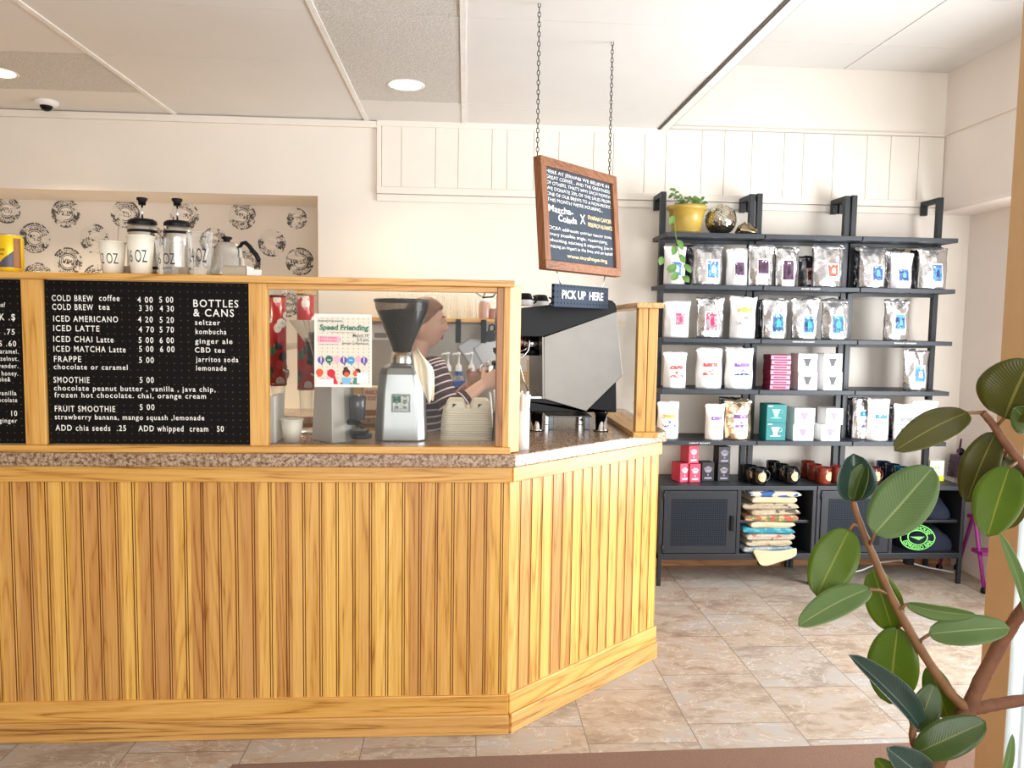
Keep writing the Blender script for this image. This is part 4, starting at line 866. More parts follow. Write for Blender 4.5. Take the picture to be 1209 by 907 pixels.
# ------------------------------------------------------------------ stack of pulp cup carriers
Yt = 3.02; xa, xb = at(520, 500, Yt).x, at(584, 500, Yt).x; xc = (xa + xb) / 2; hw = (xb - xa) / 2; hd = 0.10
M_PULP = flat('moulded_pulp', (222, 212, 192), 0.95, var=0.06, sc=30, bump=0.35, bsc=240)
def rrect(w, d, z, r, n=5):
    o = []
    for (cx, cy, a0) in ((w - r, d - r, 0), (-w + r, d - r, PI / 2), (-w + r, -d + r, PI), (w - r, -d + r, 1.5 * PI)):
        o += [(cx + r * math.cos(a0 + k * PI / 2 / n), cy + r * math.sin(a0 + k * PI / 2 / n), z) for k in range(n + 1)]
    return o
def carrier(topmost=False):
    b = MB(); k = 0.92
    b.loft([rrect(hw, hd, 0.0, 0.03), rrect(hw, hd, 0.0048, 0.03), rrect(hw * 0.93, hd * 0.92, 0.0062, 0.03), rrect(hw * 0.92, hd * 0.91, 0.0112, 0.03)], True, 0, False); return b
zt0 = at(550, 485, Yt).z; N = 13; dz = (zt0 - 1.04) / N
for i in range(N):
    s = 1.0 - 0.06 * i / N
    last = i == N - 1
    t = thing('cup_carrier', 'topmost of the stacked grey pulp cup carriers, its four raised wells showing' if last else 'grey pulp cup carrier in the stack under the topmost one', 'cup carrier', (xc + random.uniform(-.002, .002), Yt + 0.1 + random.uniform(-.002, .002), 1.04 + i * dz), group='pulp cup carriers beside the grinder')
    o = carrier().build('tray', M_PULP, t); o.scale = (s * random.uniform(.985, 1.01), s, 0.95)
    if last:
        for (sx, sy) in ((-1, -1), (1, -1), (-1, 1), (1, 1)):
            b = MB(); ccx, ccy = sx * hw * 0.5 * s, sy * hd * 0.48
            loops = [[(ccx + x, ccy + y, z) for x, y, _ in rrect(w_, d_, 0, 0.012)] for (w_, d_, z) in ((hw * .43, hd * .40, 0.009), (hw * .30, hd * .30, 0.040), (hw * .24, hd * .24, 0.046), (hw * .15, hd * .15, 0.038))]
            b.loft(loops, True, 0, True)
            b.add([(ccx - 0.012, ccy - hd * .385, 0.018), (ccx - 0.004, ccy - hd * .36, 0.026), (ccx + 0.006, ccy - hd * .335, 0.034), (ccx - 0.012, ccy - hd * .335, 0.034)], [(0, 1, 2, 3)], 1)
            b.build('cup_well', [M_PULP, M_INK], t)
        b = MB(); b.box(-0.015, 0.015, -hd * 0.9, hd * 0.9, 0.009, 0.014); b.build('centre_spine', M_PULP, t)
# ------------------------------------------------------------------ wall shelving over two metal cabinets
UX = [1.125, 1.697, 2.268]; UW = 0.566; SY0, SY1 = 4.27, 4.585; PYs = 4.42
SZ = [2.036, 1.744, 1.441, 1.148, 0.850]; CT = 0.592
ulab = ['black ladder shelf unit with the potted plant on its top board', 'middle black ladder shelf unit holding boxed drippers', 'black ladder shelf unit nearest the room corner']
TH = 0.025
for k, x0 in enumerate(UX):
    t = thing('shelf_unit', ulab[k], 'shelf', (x0 + UW / 2, PYs, CT), group='ladder shelf units on the back wall')
    for px in (x0 + 0.002, x0 + UW - 0.036):
        pts = MB(); ztop = 2.285 + (0.004 * k)
        pts.box(px, px + 0.032, PYs, PYs + 0.032, CT, ztop); pts.box(px, px + 0.032, PYs + 0.032, 4.605, ztop - 0.03, ztop); pts.box(px, px + 0.032, 4.575, 4.605, ztop - 0.085, ztop - 0.03)
        pts.build('post', M_SHELF, t, world=True, bevel=0.002)
    for z in SZ:
        b = MB(); b.box(x0, x0 + UW, SY0, SY1, z - TH, z); sh = b.build('shelf_board', M_SHELFT, t, world=True, bevel=0.002)
        b = MB(); b.box(x0 + 0.034, x0 + UW - 0.036, PYs + 0.005, PYs + 0.03, z - TH - 0.018, z - TH); br = b.build('cross_bar', M_SHELF, t, world=True)
        if k < 2: 
            b = MB(); b.box(x0 + UW - 0.002, x0 + UW + 0.004, SY0 + 0.012, PYs, z - TH - 0.004, z - 0.002); b.build('joint_plate', M_BLACK, t, world=True)
    notes = {0: [(818, 843, 4, "LIGHT ROAST")], 1: [(936, 962, 2, "MEDIUM ROAST"), (944, 966, 1, "DARK ROAST")], 2: [(1056, 1082, 2, "SINGLE ORIGIN")]}[k]
    for (u0, u1, si, s_) in notes:
        pa, pb_ = at(u0, 400, SY0), at(u1, 400, SY0); b = MB(); text(b, s_, Vector((pa.x, SY0 - 0.0012, SZ[si] - TH + 0.009)), EX, EZ, 0.0095, pb_.x - pa.x); b.build('edge_lettering', M_LETTER, t, world=True)
M_DOOR = mk_pegs('perforated_metal_door', (38, 44, 52), (8, 9, 12), 0.0125, 0.45, 0.27)
cabs = [(1.128, 2.056, 'dark metal cabinet with folded coffee sacks in its open bay'), (2.060, 2.962, 'dark metal cabinet with navy clothing in its open bay, behind the plant')]
CY0, CY1 = 4.25, 4.60
for i, (x0, x1, lab) in enumerate(cabs):
    t = thing('metal_cabinet', lab, 'cabinet', ((x0 + x1) / 2, 4.42, 0), group='low metal cabinets')
    def cb(name, m, *q, p=None, bv=0.0025):
        o = MB().box(*q).build(name, m, t if p is None else p, world=p is None, bevel=bv); return o
    xm = x0 + (x1 - x0) * 0.505; zb = 0.155
    cb('top', M_SHELFT, x0, x1, CY0, CY1, CT - 0.026, CT - 0.001)
    cb('bottom', M_SHELF, x0, x1, CY0 + 0.003, CY1, zb, zb + 0.035)
    cb('back', M_SHELF, x0 + 0.01, x1 - 0.01, CY1 - 0.012, CY1, zb, CT - 0.026)
    cb('side', M_SHELF, x0, x0 + 0.022, CY0 + 0.002, CY1, zb, CT - 0.026); cb('side', M_SHELF, x1 - 0.022, x1, CY0 + 0.002, CY1, zb, CT - 0.026)
    cb('divider', M_SHELF, xm - 0.011, xm + 0.011, CY0 + 0.002, CY1 - 0.012, zb + 0.035, CT - 0.026)
    cb('inner_shelf', M_SHELF, xm + 0.011, x1 - 0.022, CY0 + 0.03, CY1 - 0.012, 0.365, 0.383)
    for lx in (x0, x1 - 0.022):
        for ly in (CY0 + 0.002, CY1 - 0.024): cb('leg', M_SHELF, lx, lx + 0.022, ly, ly + 0.022, 0, zb)
    cb('centre_foot', M_BLACK, (x0 + x1) / 2 + 0.2, (x0 + x1) / 2 + 0.25, 4.40, 4.44, 0.07, zb)
    d = MB().box(x0 + 0.026, xm - 0.015, CY0 - 0.001, CY0 + 0.02, zb + 0.040, CT - 0.030).build('door', M_SHELF, t, world=True, bevel=0.002)
    inner = MB(); dx0, dx1 = x0 + 0.07, xm - 0.07
    inner.box(dx0, dx1, CY0 - 0.0025, CY0 - 0.0008, zb + 0.085, CT - 0.075); o = inner.build('perforated_panel', M_DOOR, d); o.location = -Vector(t.location)
    hh = MB(); hz = (zb + CT) / 2; hh.box(xm - 0.052, xm - 0.030, CY0 - 0.012, CY0, hz - 0.045, hz + 0.045); o = hh.build('handle', M_BLACK, d, bevel=0.004); o.location = -Vector(t.location)
    for hz in (zb + 0.07, CT - 0.06):
        h2 = MB(); h2.cyl((x0 + 0.024, CY0 - 0.003, hz - 0.02), (x0 + 0.024, CY0 - 0.003, hz + 0.02), 0.005, n=10); o = h2.build('hinge', M_SHELF, d); o.location = -Vector(t.location)

# ------------------------------------------------------------------ coffee bags
M_FOIL = mk_foil('silver_foil', (214, 214, 216)); M_FOILD = mk_foil('dark_foil', (120, 120, 126)); M_FOILG = mk_foil('pale_gold_foil', (216, 196, 166)); 
M_BAGW = flat('white_pouch', (238, 238, 238), 0.38, 0.12, var=0.02, bump=0.25, bsc=40)
LC = dict(blue=(70, 110, 176), purple=(88, 52, 92), maroon=(74, 36, 58), red=(196, 64, 48), pink=(226, 64, 110), orange=(240, 172, 84), teal=(30, 128, 152), tealb=(50, 170, 186), lred=(232, 84, 78), lpurple=(130, 90, 176), skyblue=(96, 164, 206), navy=(40, 62, 120), white=(242, 241, 238), cream=(226, 206, 184), grey=(150, 150, 156), dark=(44, 32, 40), rust=(210, 104, 84))
LM = {k: flat('label_' + k, v, 0.5, var=0.02) for k, v in LC.items()}
LK = list(LM)
def lpat(kind, i, j, nx, ny, rnd):
    """colour of label cell (i across, j up) for each kind of print"""
    if kind.startswith('block'):        # white strip with a picture block
        c1, c2, c3 = kind.split(':')[1:4]
        if j < ny * 0.20 or j > ny * 0.92: return 'white'
        if i < 1 or i > nx - 2: return 'white'
        d = math.hypot((i - nx * .5) / nx, (j - ny * .56) / ny)
        if j > ny * 0.80: return c1 if rnd.random() < .8 else 'white'
        if d < 0.17: return c3
        if j < ny * 0.30: return c1 if rnd.random() < .85 else 'white'
        return c2 if rnd.random() < 0.62 else c1
    if kind.startswith('text'):         # header block, small emblem, a line of type
        c1, c2 = kind.split(':')[1:3]
        if j >= ny * 0.74 and j < ny * .90: return c1 if (rnd.random() < .82 or i % 2) else 'white'
        if j >= ny * 0.28 and j < ny * .38: return c2 if rnd.random() < .65 else 'white'
        if abs(i - nx * .5) < nx * .12 and ny * .46 < j < ny * .62: return c2 if rnd.random() < .7 else 'white'
        return None
    return 'white'
bag_n = 0
def bag(u0, u1, vt, vb, label, foil, kind, Y=4.36, depth=0.075, lab=(0.28, 0.80, 0.10, 0.62), sidefoil=None, waist=0.06, shelf=None, rot=0.0, grp='coffee bags on the shelves'):
    """stand-up pouch; lab = label rectangle as fractions of width and height"""
    global bag_n; bag_n += 1; rnd = random.Random(bag_n * 13 + 5)
    z0 = min(SZ, key=lambda z: abs(z - at((u0 + u1) / 2, vb, SY0).z)) if shelf is None else shelf
    Yf = Y - depth / 2
    xa, xb = at(u0, (vt + vb) / 2, Yf).x, at(u1, (vt + vb) / 2, Yf).x; w = xb - xa; h = at((u0 + u1) / 2, vt, Y).z - z0
    t = thing('coffee_bag', label, 'coffee bag', ((xa + xb) / 2, Y, z0 + 0.0005), rot, grp)
    crk = 0.0035 if foil in (M_BAGW,) else 0.0075
    nx, ny = 18, 22
    s1, s2, s3 = rnd.uniform(0, 50), rnd.uniform(0, 50), rnd.uniform(-1, 1)
    def prof(f):
        d = depth * (1 - f ** 1.6) ** 0.8 * 0.5 if f < 0.86 else depth * 0.5 * max(0.05, (1 - 0.86 ** 1.6) ** 0.8 * (1 - (f - 0.86) / 0.14 * 0.85))
        return max(d, 0.002)
    def surf(a, f, side):
        """a in -1..1 across, f in 0..1 up, side -1 front / +1 back"""
        wd = w * 0.5 * (0.93 + 0.07 * f - waist * math.exp(-((f - 0.66) / 0.22) ** 2) + 0.02 * s3 * math.sin(f * 5))
        y = prof(f) * (1 - abs(a) ** 2.6) * side
        n1 = mnoise.noise(Vector((a * 1.6 + s1, f * 2.4 + s2, side))) ; n2 = mnoise.noise(Vector((a * 4.5 + s2, f * 6 + s1, side * 2)))
        y += (n1 * 1.4 + n2 * 0.8) * crk * (0.4 + 0.6 * min(1, f * 4)) * (1 if f < 0.97 else .6)
        x = a * wd + n1 * crk * 0.5
        z = f * h + (0.010 * h / 0.2 * mnoise.noise(Vector((a * 2.1 + s1, s2, 3))) if f > 0.9 else 0) * (f - 0.9) * 10
        y += 0.03 * max(0, f - 0.80) * s3
        return Vector((x, y, max(z, 0.0)))
    b = MB(); loops = []
    for j in range(ny + 1):
        f = j / ny
        loops.append([surf(-1 + 2 * i / nx, f, -1) for i in range(nx + 1)] + [surf(1 - 2 * i / nx, f, 1) for i in range(1, nx)])
    b.loft(loops, True, 0, True); pouch = b.build('pouch', foil, t)
    # heat seal across the top
    b = MB(); vs = []; f0 = 0.915
    for j in range(3):
        for i in range(nx + 1): q = surf(-1 + 2 * i / nx, f0 + j * 0.022, -1); q.y -= 0.0012 + (0.0012 if j == 1 else 0); vs.append(q)
    b.add(vs, [(j * (nx + 1) + i, j * (nx + 1) + i + 1, (j + 1) * (nx + 1) + i + 1, (j + 1) * (nx + 1) + i) for j in range(2) for i in range(nx)], 0, True); b.build('zip_seal', foil, t)
    if kind:
        l0, l1, m0, m1 = lab; LX, LY = 13, 16; b = MB(); vs = []
        for j in range(LY + 1):
            for i in range(LX + 1):
                a = -1 + 2 * (l0 + (l1 - l0) * i / LX); f = m0 + (m1 - m0) * j / LY; q = surf(a, f, -1); q.y -= 0.0022; vs.append(q)
        fs, ms = [], []; used = []
        for j in range(LY):
            for i in range(LX):
                c = lpat(kind, i, j, LX, LY, rnd)
                if c is None: 
                    if foil is M_BAGW: continue
                    c = 'white'
                if c not in used: used.append(c)
                fs.append((j * (LX + 1) + i, j * (LX + 1) + i + 1, (j + 1) * (LX + 1) + i + 1, (j + 1) * (LX + 1) + i)); ms.append(used.index(c))
        b.add(vs, fs, 0, True); b.m = ms; b.build('printed_label', [LM[c] for c in used], t)
    return t
BL = 'block:blue:cream:white'
# second board from the top
bag(785, 812, 291, 337, 'white coffee bag with a blue label under the hanging vine', M_BAGW, 'block:blue:skyblue:white', lab=(.30, .80, .12, .62))
bag(799, 815, 289, 337, 'dark foil bag squeezed behind the vine and the first blue-labelled bag', M_FOILD, None, Y=4.47)
bag(820, 857, 288.5, 337.5, 'crinkled silver bag with a blue label right of the vine', M_FOIL, 'block:blue:skyblue:white', lab=(.40, .86, .04, .62), depth=.09)
bag(812, 834, 290, 337, 'plain dark foil bag behind the crinkled blue-labelled one', M_FOILD, None, Y=4.48, depth=.06)
bag(859, 887, 294, 337.5, 'smooth white bag with a maroon label on the second board', M_BAGW, 'block:purple:maroon:dark', lab=(.30, .80, .16, .66))
bag(886, 917, 289, 338, 'silver bag with a maroon label, right in front of the twin posts', M_FOIL, 'block:purple:maroon:dark', lab=(.28, .80, .18, .66), depth=.085, Y=4.345)
bag(917, 946, 292, 338.5, 'foil bag with a dark plum label, leftmost on the middle second board', M_FOIL, 'block:maroon:purple:dark', lab=(.24, .80, .0, .70), depth=.085)
bag(945, 968, 303, 339, 'small dark foil bag with a red label between two taller bags', M_FOILD, 'block:red:dark:maroon', lab=(.36, .82, .1, .62), Y=4.44)
bag(962, 1001, 289.5, 339, 'broad silver bag with a coral red label on the middle second board', M_FOIL, 'block:red:rust:cream', lab=(.40, .80, .16, .56), depth=.095)
bag(1008, 1024, 296, 340, 'plain foil bag half hidden behind the right twin posts', M_FOILD, None, Y=4.49, depth=.06)
bag(1017, 1051, 292, 340.5, 'crinkled silver bag with blue label, leftmost on the right second board', M_FOIL, 'block:blue:navy:skyblue', lab=(.40, .84, .06, .58), depth=.085)
bag(1046, 1070, 294, 341, 'plain silver bag behind the two left bags of the right second board', M_FOIL, None, Y=4.49, depth=.06)
bag(1054, 1082, 299, 341, 'white satin bag with blue label, middle of the right second board', M_BAGW, 'block:blue:navy:skyblue', lab=(.26, .78, .10, .58))
bag(1077, 1096, 296, 341, 'plain foil bag behind the rightmost bags of the second board', M_FOILD, None, Y=4.49, depth=.06)
bag(1087, 1124, 293, 341.5, 'silver bag with blue label at the far right of the second board', M_FOIL, 'block:blue:skyblue:navy', lab=(.38, .78, .06, .62), depth=.085)
# third board
bag(785, 817, 356, 400, 'white bag with a hot pink label, leftmost on the third board', M_BAGW, 'block:pink:grey:pink', lab=(.38, .80, .24, .70))
bag(824, 858, 351, 400, 'silver-topped bag with a hot pink label on the third board', M_FOIL, 'block:pink:grey:pink', lab=(.26, .74, .04, .66), depth=.08)
bag(863, 896, 351, 400.5, 'white bag with an orange header on the third board', M_BAGW, 'text:orange:grey', lab=(.26, .84, .12, .80))
bag(896, 916, 354, 401, 'plain foil bag peeping out left behind the teal-labelled bags', M_FOILD, None, Y=4.48, depth=.06)
bag(902, 934, 353, 401, 'silver bag with a teal label, left one of the teal three', M_FOIL, 'block:teal:navy:tealb', lab=(.30, .82, .02, .66), depth=.08)
bag(937, 971, 352, 401.5, 'silver bag with a teal label, middle one of the teal three', M_FOIL, 'block:teal:navy:tealb', lab=(.34, .80, .02, .60), depth=.085)
bag(973, 1007, 353, 401.5, 'silver bag with a teal label, right one of the teal three by the posts', M_FOIL, 'block:teal:navy:tealb', lab=(.28, .76, .02, .62), depth=.085)
bag(1047, 1078, 353.5, 403, 'lone silver bag with a light blue label on the right third board', M_FOIL, 'block:skyblue:navy:skyblue', lab=(.32, .80, .14, .66), depth=.08)
# fourth board
bag(784, 813, 416, 460, 'white bag with small red print, leftmost on the fourth board', M_BAGW, 'text:lred:lred', lab=(.26, .84, .14, .66))
bag(823, 856, 411, 460, 'white bag with a red heading and silver folded top', M_BAGW, 'text:lred:lred', lab=(.24, .80, .18, .66), depth=.08)
bag(858, 893, 411, 460.5, 'white bag with a purple heading by the fourth-board posts', M_BAGW, 'text:lpurple:navy', lab=(.28, .84, .18, .66), depth=.085)
bag(1070, 1101, 413, 462, 'lone white bag with sky blue label on the right fourth board', M_FOIL, 'block:skyblue:blue:white', lab=(.32, .82, .08, .62), depth=.08)
# fifth board
bag(777, 804, 475, 520, 'white bag with an orange heading and blue bird on the fifth board', M_BAGW, 'text:orange:blue', lab=(.22, .82, .16, .70))
bag(850, 882, 469, 521, 'tall dark foil bag at the back of the fifth board', M_FOILD, None, Y=4.48, depth=.06)
bag(834, 858, 477, 521, 'smaller white bag with a purple heading on the fifth board', M_BAGW, 'text:lpurple:lpurple', lab=(.28, .86, .18, .68), Y=4.34)
bag(857, 891, 472, 521, 'pale gold crinkled bag with a purple heading on the fifth board', M_FOILG, 'text:lpurple:lpurple', lab=(.30, .80, .16, .66), depth=.085, Y=4.345)
bag(1000, 1018, 470, 522, 'plain dark foil bag behind the right fifth-board bags, by the posts', M_FOILD, None, Y=4.49, depth=.06)
bag(1009, 1029, 470, 522, 'silver bag with a teal band, leftmost on the right fifth board', M_FOIL, 'text:teal:navy', lab=(.40, .96, .10, .72), Y=4.38)
bag(1027, 1055, 471, 522, 'white bag with a teal band on the right fifth board', M_BAGW, 'text:teal:grey', lab=(.28, .82, .14, .66), depth=.085, Y=4.345)
bag(1052, 1072, 478, 522, 'dark foil bag wedged behind two white bags, right fifth board', M_FOILD, None, Y=4.47, depth=.06)
bag(1058, 1084, 477, 522, 'white bag with faint grey print beside the large overhanging leaf', M_BAGW, 'text:grey:grey', lab=(.26, .84, .12, .66), Y=4.35)
bag(1080, 1112, 473, 522, 'silver-topped white bag half hidden by the large overhanging leaf', M_BAGW, 'text:grey:grey', lab=(.26, .8, .12, .6), depth=.085)

# ------------------------------------------------------------------ boxes on the shelves
def box_thing(name, lab, cat, u0, u1, us, vt, vb, z0, m, mside=None, Y=None, D=0.12, grp=None, yaw=0.0, h=None):
    """carton: front face spans u0..u1, its left side shows from us to u0"""
    Yf = SY0 + 0.03 if Y is None else Y
    xa, xb = at(u0, vb, Yf).x, at(u1, vb, Yf).x; hh = (at(u0, vt, Yf).z - at(u0, vb, Yf).z) if h is None else h
    t = thing(name, lab, cat, ((xa + xb) / 2, Yf + D / 2, z0), yaw, grp)
    w = xb - xa; b = MB(); b.box(-w / 2, w / 2, -D / 2, D / 2, 0, hh); b.build('carton', m, t, bevel=0.0015)
    return t, w, hh, D
def dripper_print(t, w, h, D, m, cx=0.0, s=1.0):
    b = MB(); y = -D / 2 - 0.0006; q = w * s
    P = lambda pts: b.add([(cx + px * q, y, pz * h) for px, pz in pts], [tuple(range(len(pts)))], 0)
    P([(-.24, .74), (.20, .74), (.06, .36), (-.10, .36)]); P([(-.14, .36), (.10, .36), (.10, .31), (-.14, .31)]); P([(-.30, .27), (.26, .27), (.22, .23), (-.26, .23)])
    pts = [(cx + q * (.19 + .12 * math.sin(a)), y, h * (.60 + .11 * math.cos(a))) for a in [PI * k / 8 for k in range(9)]]; b.tube(pts, 0.0013, 5)
    b.build('dripper_picture', m, t)
def strip_print(t, w, h, D, m, rows):
    b = MB(); y = -D / 2 - 0.0006
    for (x0, x1, z0, z1) in rows: b.add([(x0 * w, y, z0 * h), (x1 * w, y, z0 * h), (x1 * w, y, z1 * h), (x0 * w, y, z1 * h)], [(0, 1, 2, 3)])
    b.build('print', m, t)
M_CARTW = flat('white_carton', (240, 240, 240), 0.5, var=0.015); M_CARTT = flat('teal_carton', (22, 122, 124), 0.5); M_CARTM = flat('maroon_carton', (112, 22, 52), 0.5); M_CARTP = flat('pink_carton', (202, 62, 92), 0.5); M_CARTB = flat('black_carton', (26, 26, 28), 0.45)
M_PRG = flat('print_dark_grey', (84, 84, 90), 0.6); M_PRV = flat('print_mauve_grey', (150, 140, 156), 0.6); M_PRP = flat('print_pale_pink', (236, 196, 210), 0.6); M_PRPK = flat('print_soft_pink', (226, 150, 176), 0.6)
z4, z5 = SZ[3], SZ[4]
row = ['bottom', 'second', 'third', 'fourth', 'fifth', 'sixth', 'topmost']
hb = (at(910, 419, SY0 + .03).z - z4) / 7
for i in range(7):
    t, w, h, D = box_thing('tea_box', '%s of seven flat maroon boxes stacked beside the white dripper boxes' % row[i], 'box', 908.5 + (i % 3) * 0.3, 932.5 + (i % 2) * 0.5, 898, 0, 460, z4 + i * hb, M_CARTM, h=hb - 0.0006, D=0.112, grp='flat maroon boxes')
    strip_print(t, w, h, D, M_PRPK, [(-.48, .48, .12, .88)]); strip_print(t, w, h, D + 0.0012, flat('print_maroon', (150, 60, 96), 0.6), [(-.34, .30, .3, .68)])
for (c, u0, u1, us, cn) in ((0, 942, 964.5, 933, 'left'), (1, 972, 994, 966, 'right')):
    for r_, (vt, vb) in enumerate(((439, 460.5), (417.5, 439))):
        hh = at(u0, 417.5, SY0 + .03).z - z4
        t, w, h, D = box_thing('dripper_box', '%s white dripper box of the %s stack on the fourth board' % (('lower', 'upper')[r_], cn), 'box', u0, u1, us, vt, vb, z4 + r_ * hh / 2, M_CARTW, h=hh / 2 - 0.0006, D=0.112, grp='white dripper boxes')
        dripper_print(t, w, h, D, M_PRG)
hh = at(905, 477.5, SY0 + .03).z - z5
for r_ in range(2):
    t, w, h, D = box_thing('server_box', '%s teal box with a white dripper drawing' % ('lower', 'upper')[r_], 'box', 904, 927, 897, 0, 521, z5 + r_ * hh / 2, M_CARTT, h=hh / 2 - 0.0006, D=0.112, grp='teal boxes')
    dripper_print(t, w, h, D, M_WHITE if r_ == 0 else flat('print_pale_teal', (150, 200, 200), 0.6)); strip_print(t, w, h, D, M_WHITE, [(-.42, -.2, .88, .93)])
for (c, rows_, us, cn) in ((0, ((936, 960), (937, 961)), 928, 'left'), (1, ((969, 991.5), (974, 994)), 961, 'right')):
    hh = at(940, 482, SY0 + .03).z - z5
    for r_ in range(2):
        u0, u1 = rows_[r_]
        t, w, h, D = box_thing('dripper_box', '%s white box with a mauve dripper picture, %s stack, fifth board' % (('lower', 'upper')[r_], cn), 'box', u0, u1, us, 0, 521.5, z5 + r_ * hh / 2, M_CARTW, h=hh / 2 - 0.0006, D=0.112, grp='white boxes with mauve pictures')
        dripper_print(t, w, h, D, M_PRV)
# small pink and black cartons on the left cabinet
def small(u0, u1, vt, vb, lab, m, mp_, z0, yaw=0.0, D=0.075, Y=4.35):
    xa, xb = at(u0, vb, Y).x, at(u1, vb, Y).x
    t, w, h, D = box_thing('coffee_box', lab, 'box', u0, u1, 0, vt, vb, z0, m, Y=Y, D=D, yaw=yaw, grp='small coffee cartons on the cabinet')
    b = MB(); y = -D / 2 - 0.0006; n = 20
    b.add([(w * .28 * math.cos(2 * PI * k / n), y, h * .63 + w * .26 * math.sin(2 * PI * k / n)) for k in range(n)], [tuple(range(n))])
    b.add([(-w * .3, y, h * .62), (w * .3, y, h * .62), (w * .36, y, h * .72), (w * .2, y, h * .70), (-w * .2, y, h * .70), (-w * .36, y, h * .72)], [(0, 1, 2, 3, 4, 5)]); b.build('emblem', mp_, t)
    strip_print(t, w, h, D, mp_, [(-.06, .06, .30, .38), (-.30, .30, .12, .22)])
    return h
h = small(799.5, 812, 549, 571, 'lower left pink carton of the little pyramid', M_CARTP, M_PRP, CT, yaw=0.28, D=0.095); small(813, 826, 549.5, 571, 'lower right pink carton of the little pyramid', M_CARTP, M_PRP, CT, yaw=0.12)
small(810, 823, 529, 550, 'pink carton crowning the little pyramid', M_CARTP, M_PRP, CT + h + 0.002, yaw=0.25, D=0.095)
small(828, 842.5, 547.5, 569.5, 'black carton standing alone between pink ones and the black pair', M_CARTB, M_PRV, CT, yaw=0.05, Y=4.38)
h = small(846.5, 861, 549, 569.5, 'lower black carton of the stacked pair', M_CARTB, M_PRV, CT, yaw=0.08, Y=4.38); small(847, 861.5, 529, 549, 'upper black carton of the stacked pair', M_CARTB, M_PRV, CT + h + 0.001, yaw=0.12, Y=4.38)
xa = at(1106, 560, 4.40).x
t = thing('tea_carton', 'pale yellow and white carton standing at the right end of the cabinets', 'box', (xa, 4.43, CT))
b = MB(); b.box(-0.045, 0.045, -0.03, 0.03, 0, 0.125); b.build('carton', flat('pale_carton', (240, 242, 226), 0.5), t, bevel=0.0015)
b = MB(); b.box(-0.0455, 0.0455, -0.0305, 0.0305, 0.0, 0.032); b.build('yellow_band', flat('acid_yellow', (232, 238, 40), 0.5), t)
b = MB(); text(b, "TEA", Vector((-0.03, -0.0312, 0.075)), EX, EZ, 0.022, 0.05); b.build('lettering', flat('print_pale_green', (170, 196, 150), 0.6), t)

# ------------------------------------------------------------------ mugs
def mugs(specs, name_m, ml, r=0.041, h=0.098):
    first = None
    for (u, v, Y, rz, lab, mm) in specs:
        x = at(u, v, Y).x
        key = mm.name
        if key not in mug_proto:
            t = thing('mug', lab, 'mug', (x, Y, CT), rz, 'mugs on the cabinets')
            b = MB(); b.lathe([(0.001, 0.0), (r * 0.86, 0), (r * 0.97, 0.006), (r, 0.02), (r * 0.97, h * .6), (r * 1.0, h), (r * 0.94, h), (r * 0.9, h * .6), (r * 0.92, 0.02), (0.001, 0.012)], n=32); b.build('body', mm, t)
            b = MB(); b.tube([(r * .9 + 0.031 * math.sin(a) * 1.0, 0, h * .5 + 0.032 * math.cos(a)) for a in [PI * k / 12 for k in range(13)]], 0.0055, 10); b.build('handle', mm, t)
            n = 28; q = 0.027
            b = MB(); vs = []
            for rr in (0.0, 0.62, 1.0):
                for k in range(n):
                    a = (q * rr * math.cos(2 * PI * k / n)) / r - PI / 2; vs.append(((r + 0.0012) * math.cos(a), (r + 0.0012) * math.sin(a), h * .5 + q * rr * math.sin(2 * PI * k / n)))
            b.add(vs, [(i * n + k, i * n + (k + 1) % n, (i + 1) * n + (k + 1) % n, (i + 1) * n + k) for i in (0, 1) for k in range(n)], 0, True); em_ = b.build('emblem', flat('emblem_cream', (222, 200, 150), 0.5), t)
            b = MB(); 
            b.tube([((r + 0.0016) * math.cos(q * .8 * math.cos(2 * PI * k / n) / r - PI / 2), (r + 0.0016) * math.sin(q * .8 * math.cos(2 * PI * k / n) / r - PI / 2), h * .5 + q * .8 * math.sin(2 * PI * k / n)) for k in range(n)], 0.0008, 5, ring=True)
            text(b, "JERNABI", None, None, None, 0.009, 0.030, align='C', fn=lambda px, pz: Vector(((r + 0.002) * math.cos(px / r - PI / 2), (r + 0.002) * math.sin(px / r - PI / 2), h * .5 - 0.004 + pz))); b.build('emblem_lettering', flat('emblem_brown', (104, 78, 48), 0.5), t)
            mug_proto[key] = t
        else: dup(mug_proto[key], (x, Y, CT), rz, lab)
mug_proto = {}
M_MB = flat('mug_black', (18, 18, 20), 0.08); M_MR = flat('mug_brick_red', (120, 44, 30), 0.1); M_MM = flat('mug_maroon', (84, 30, 34), 0.1); M_MT = flat('mug_deep_teal', (18, 62, 82), 0.1); M_MN = flat('mug_navy', (20, 34, 52), 0.1)
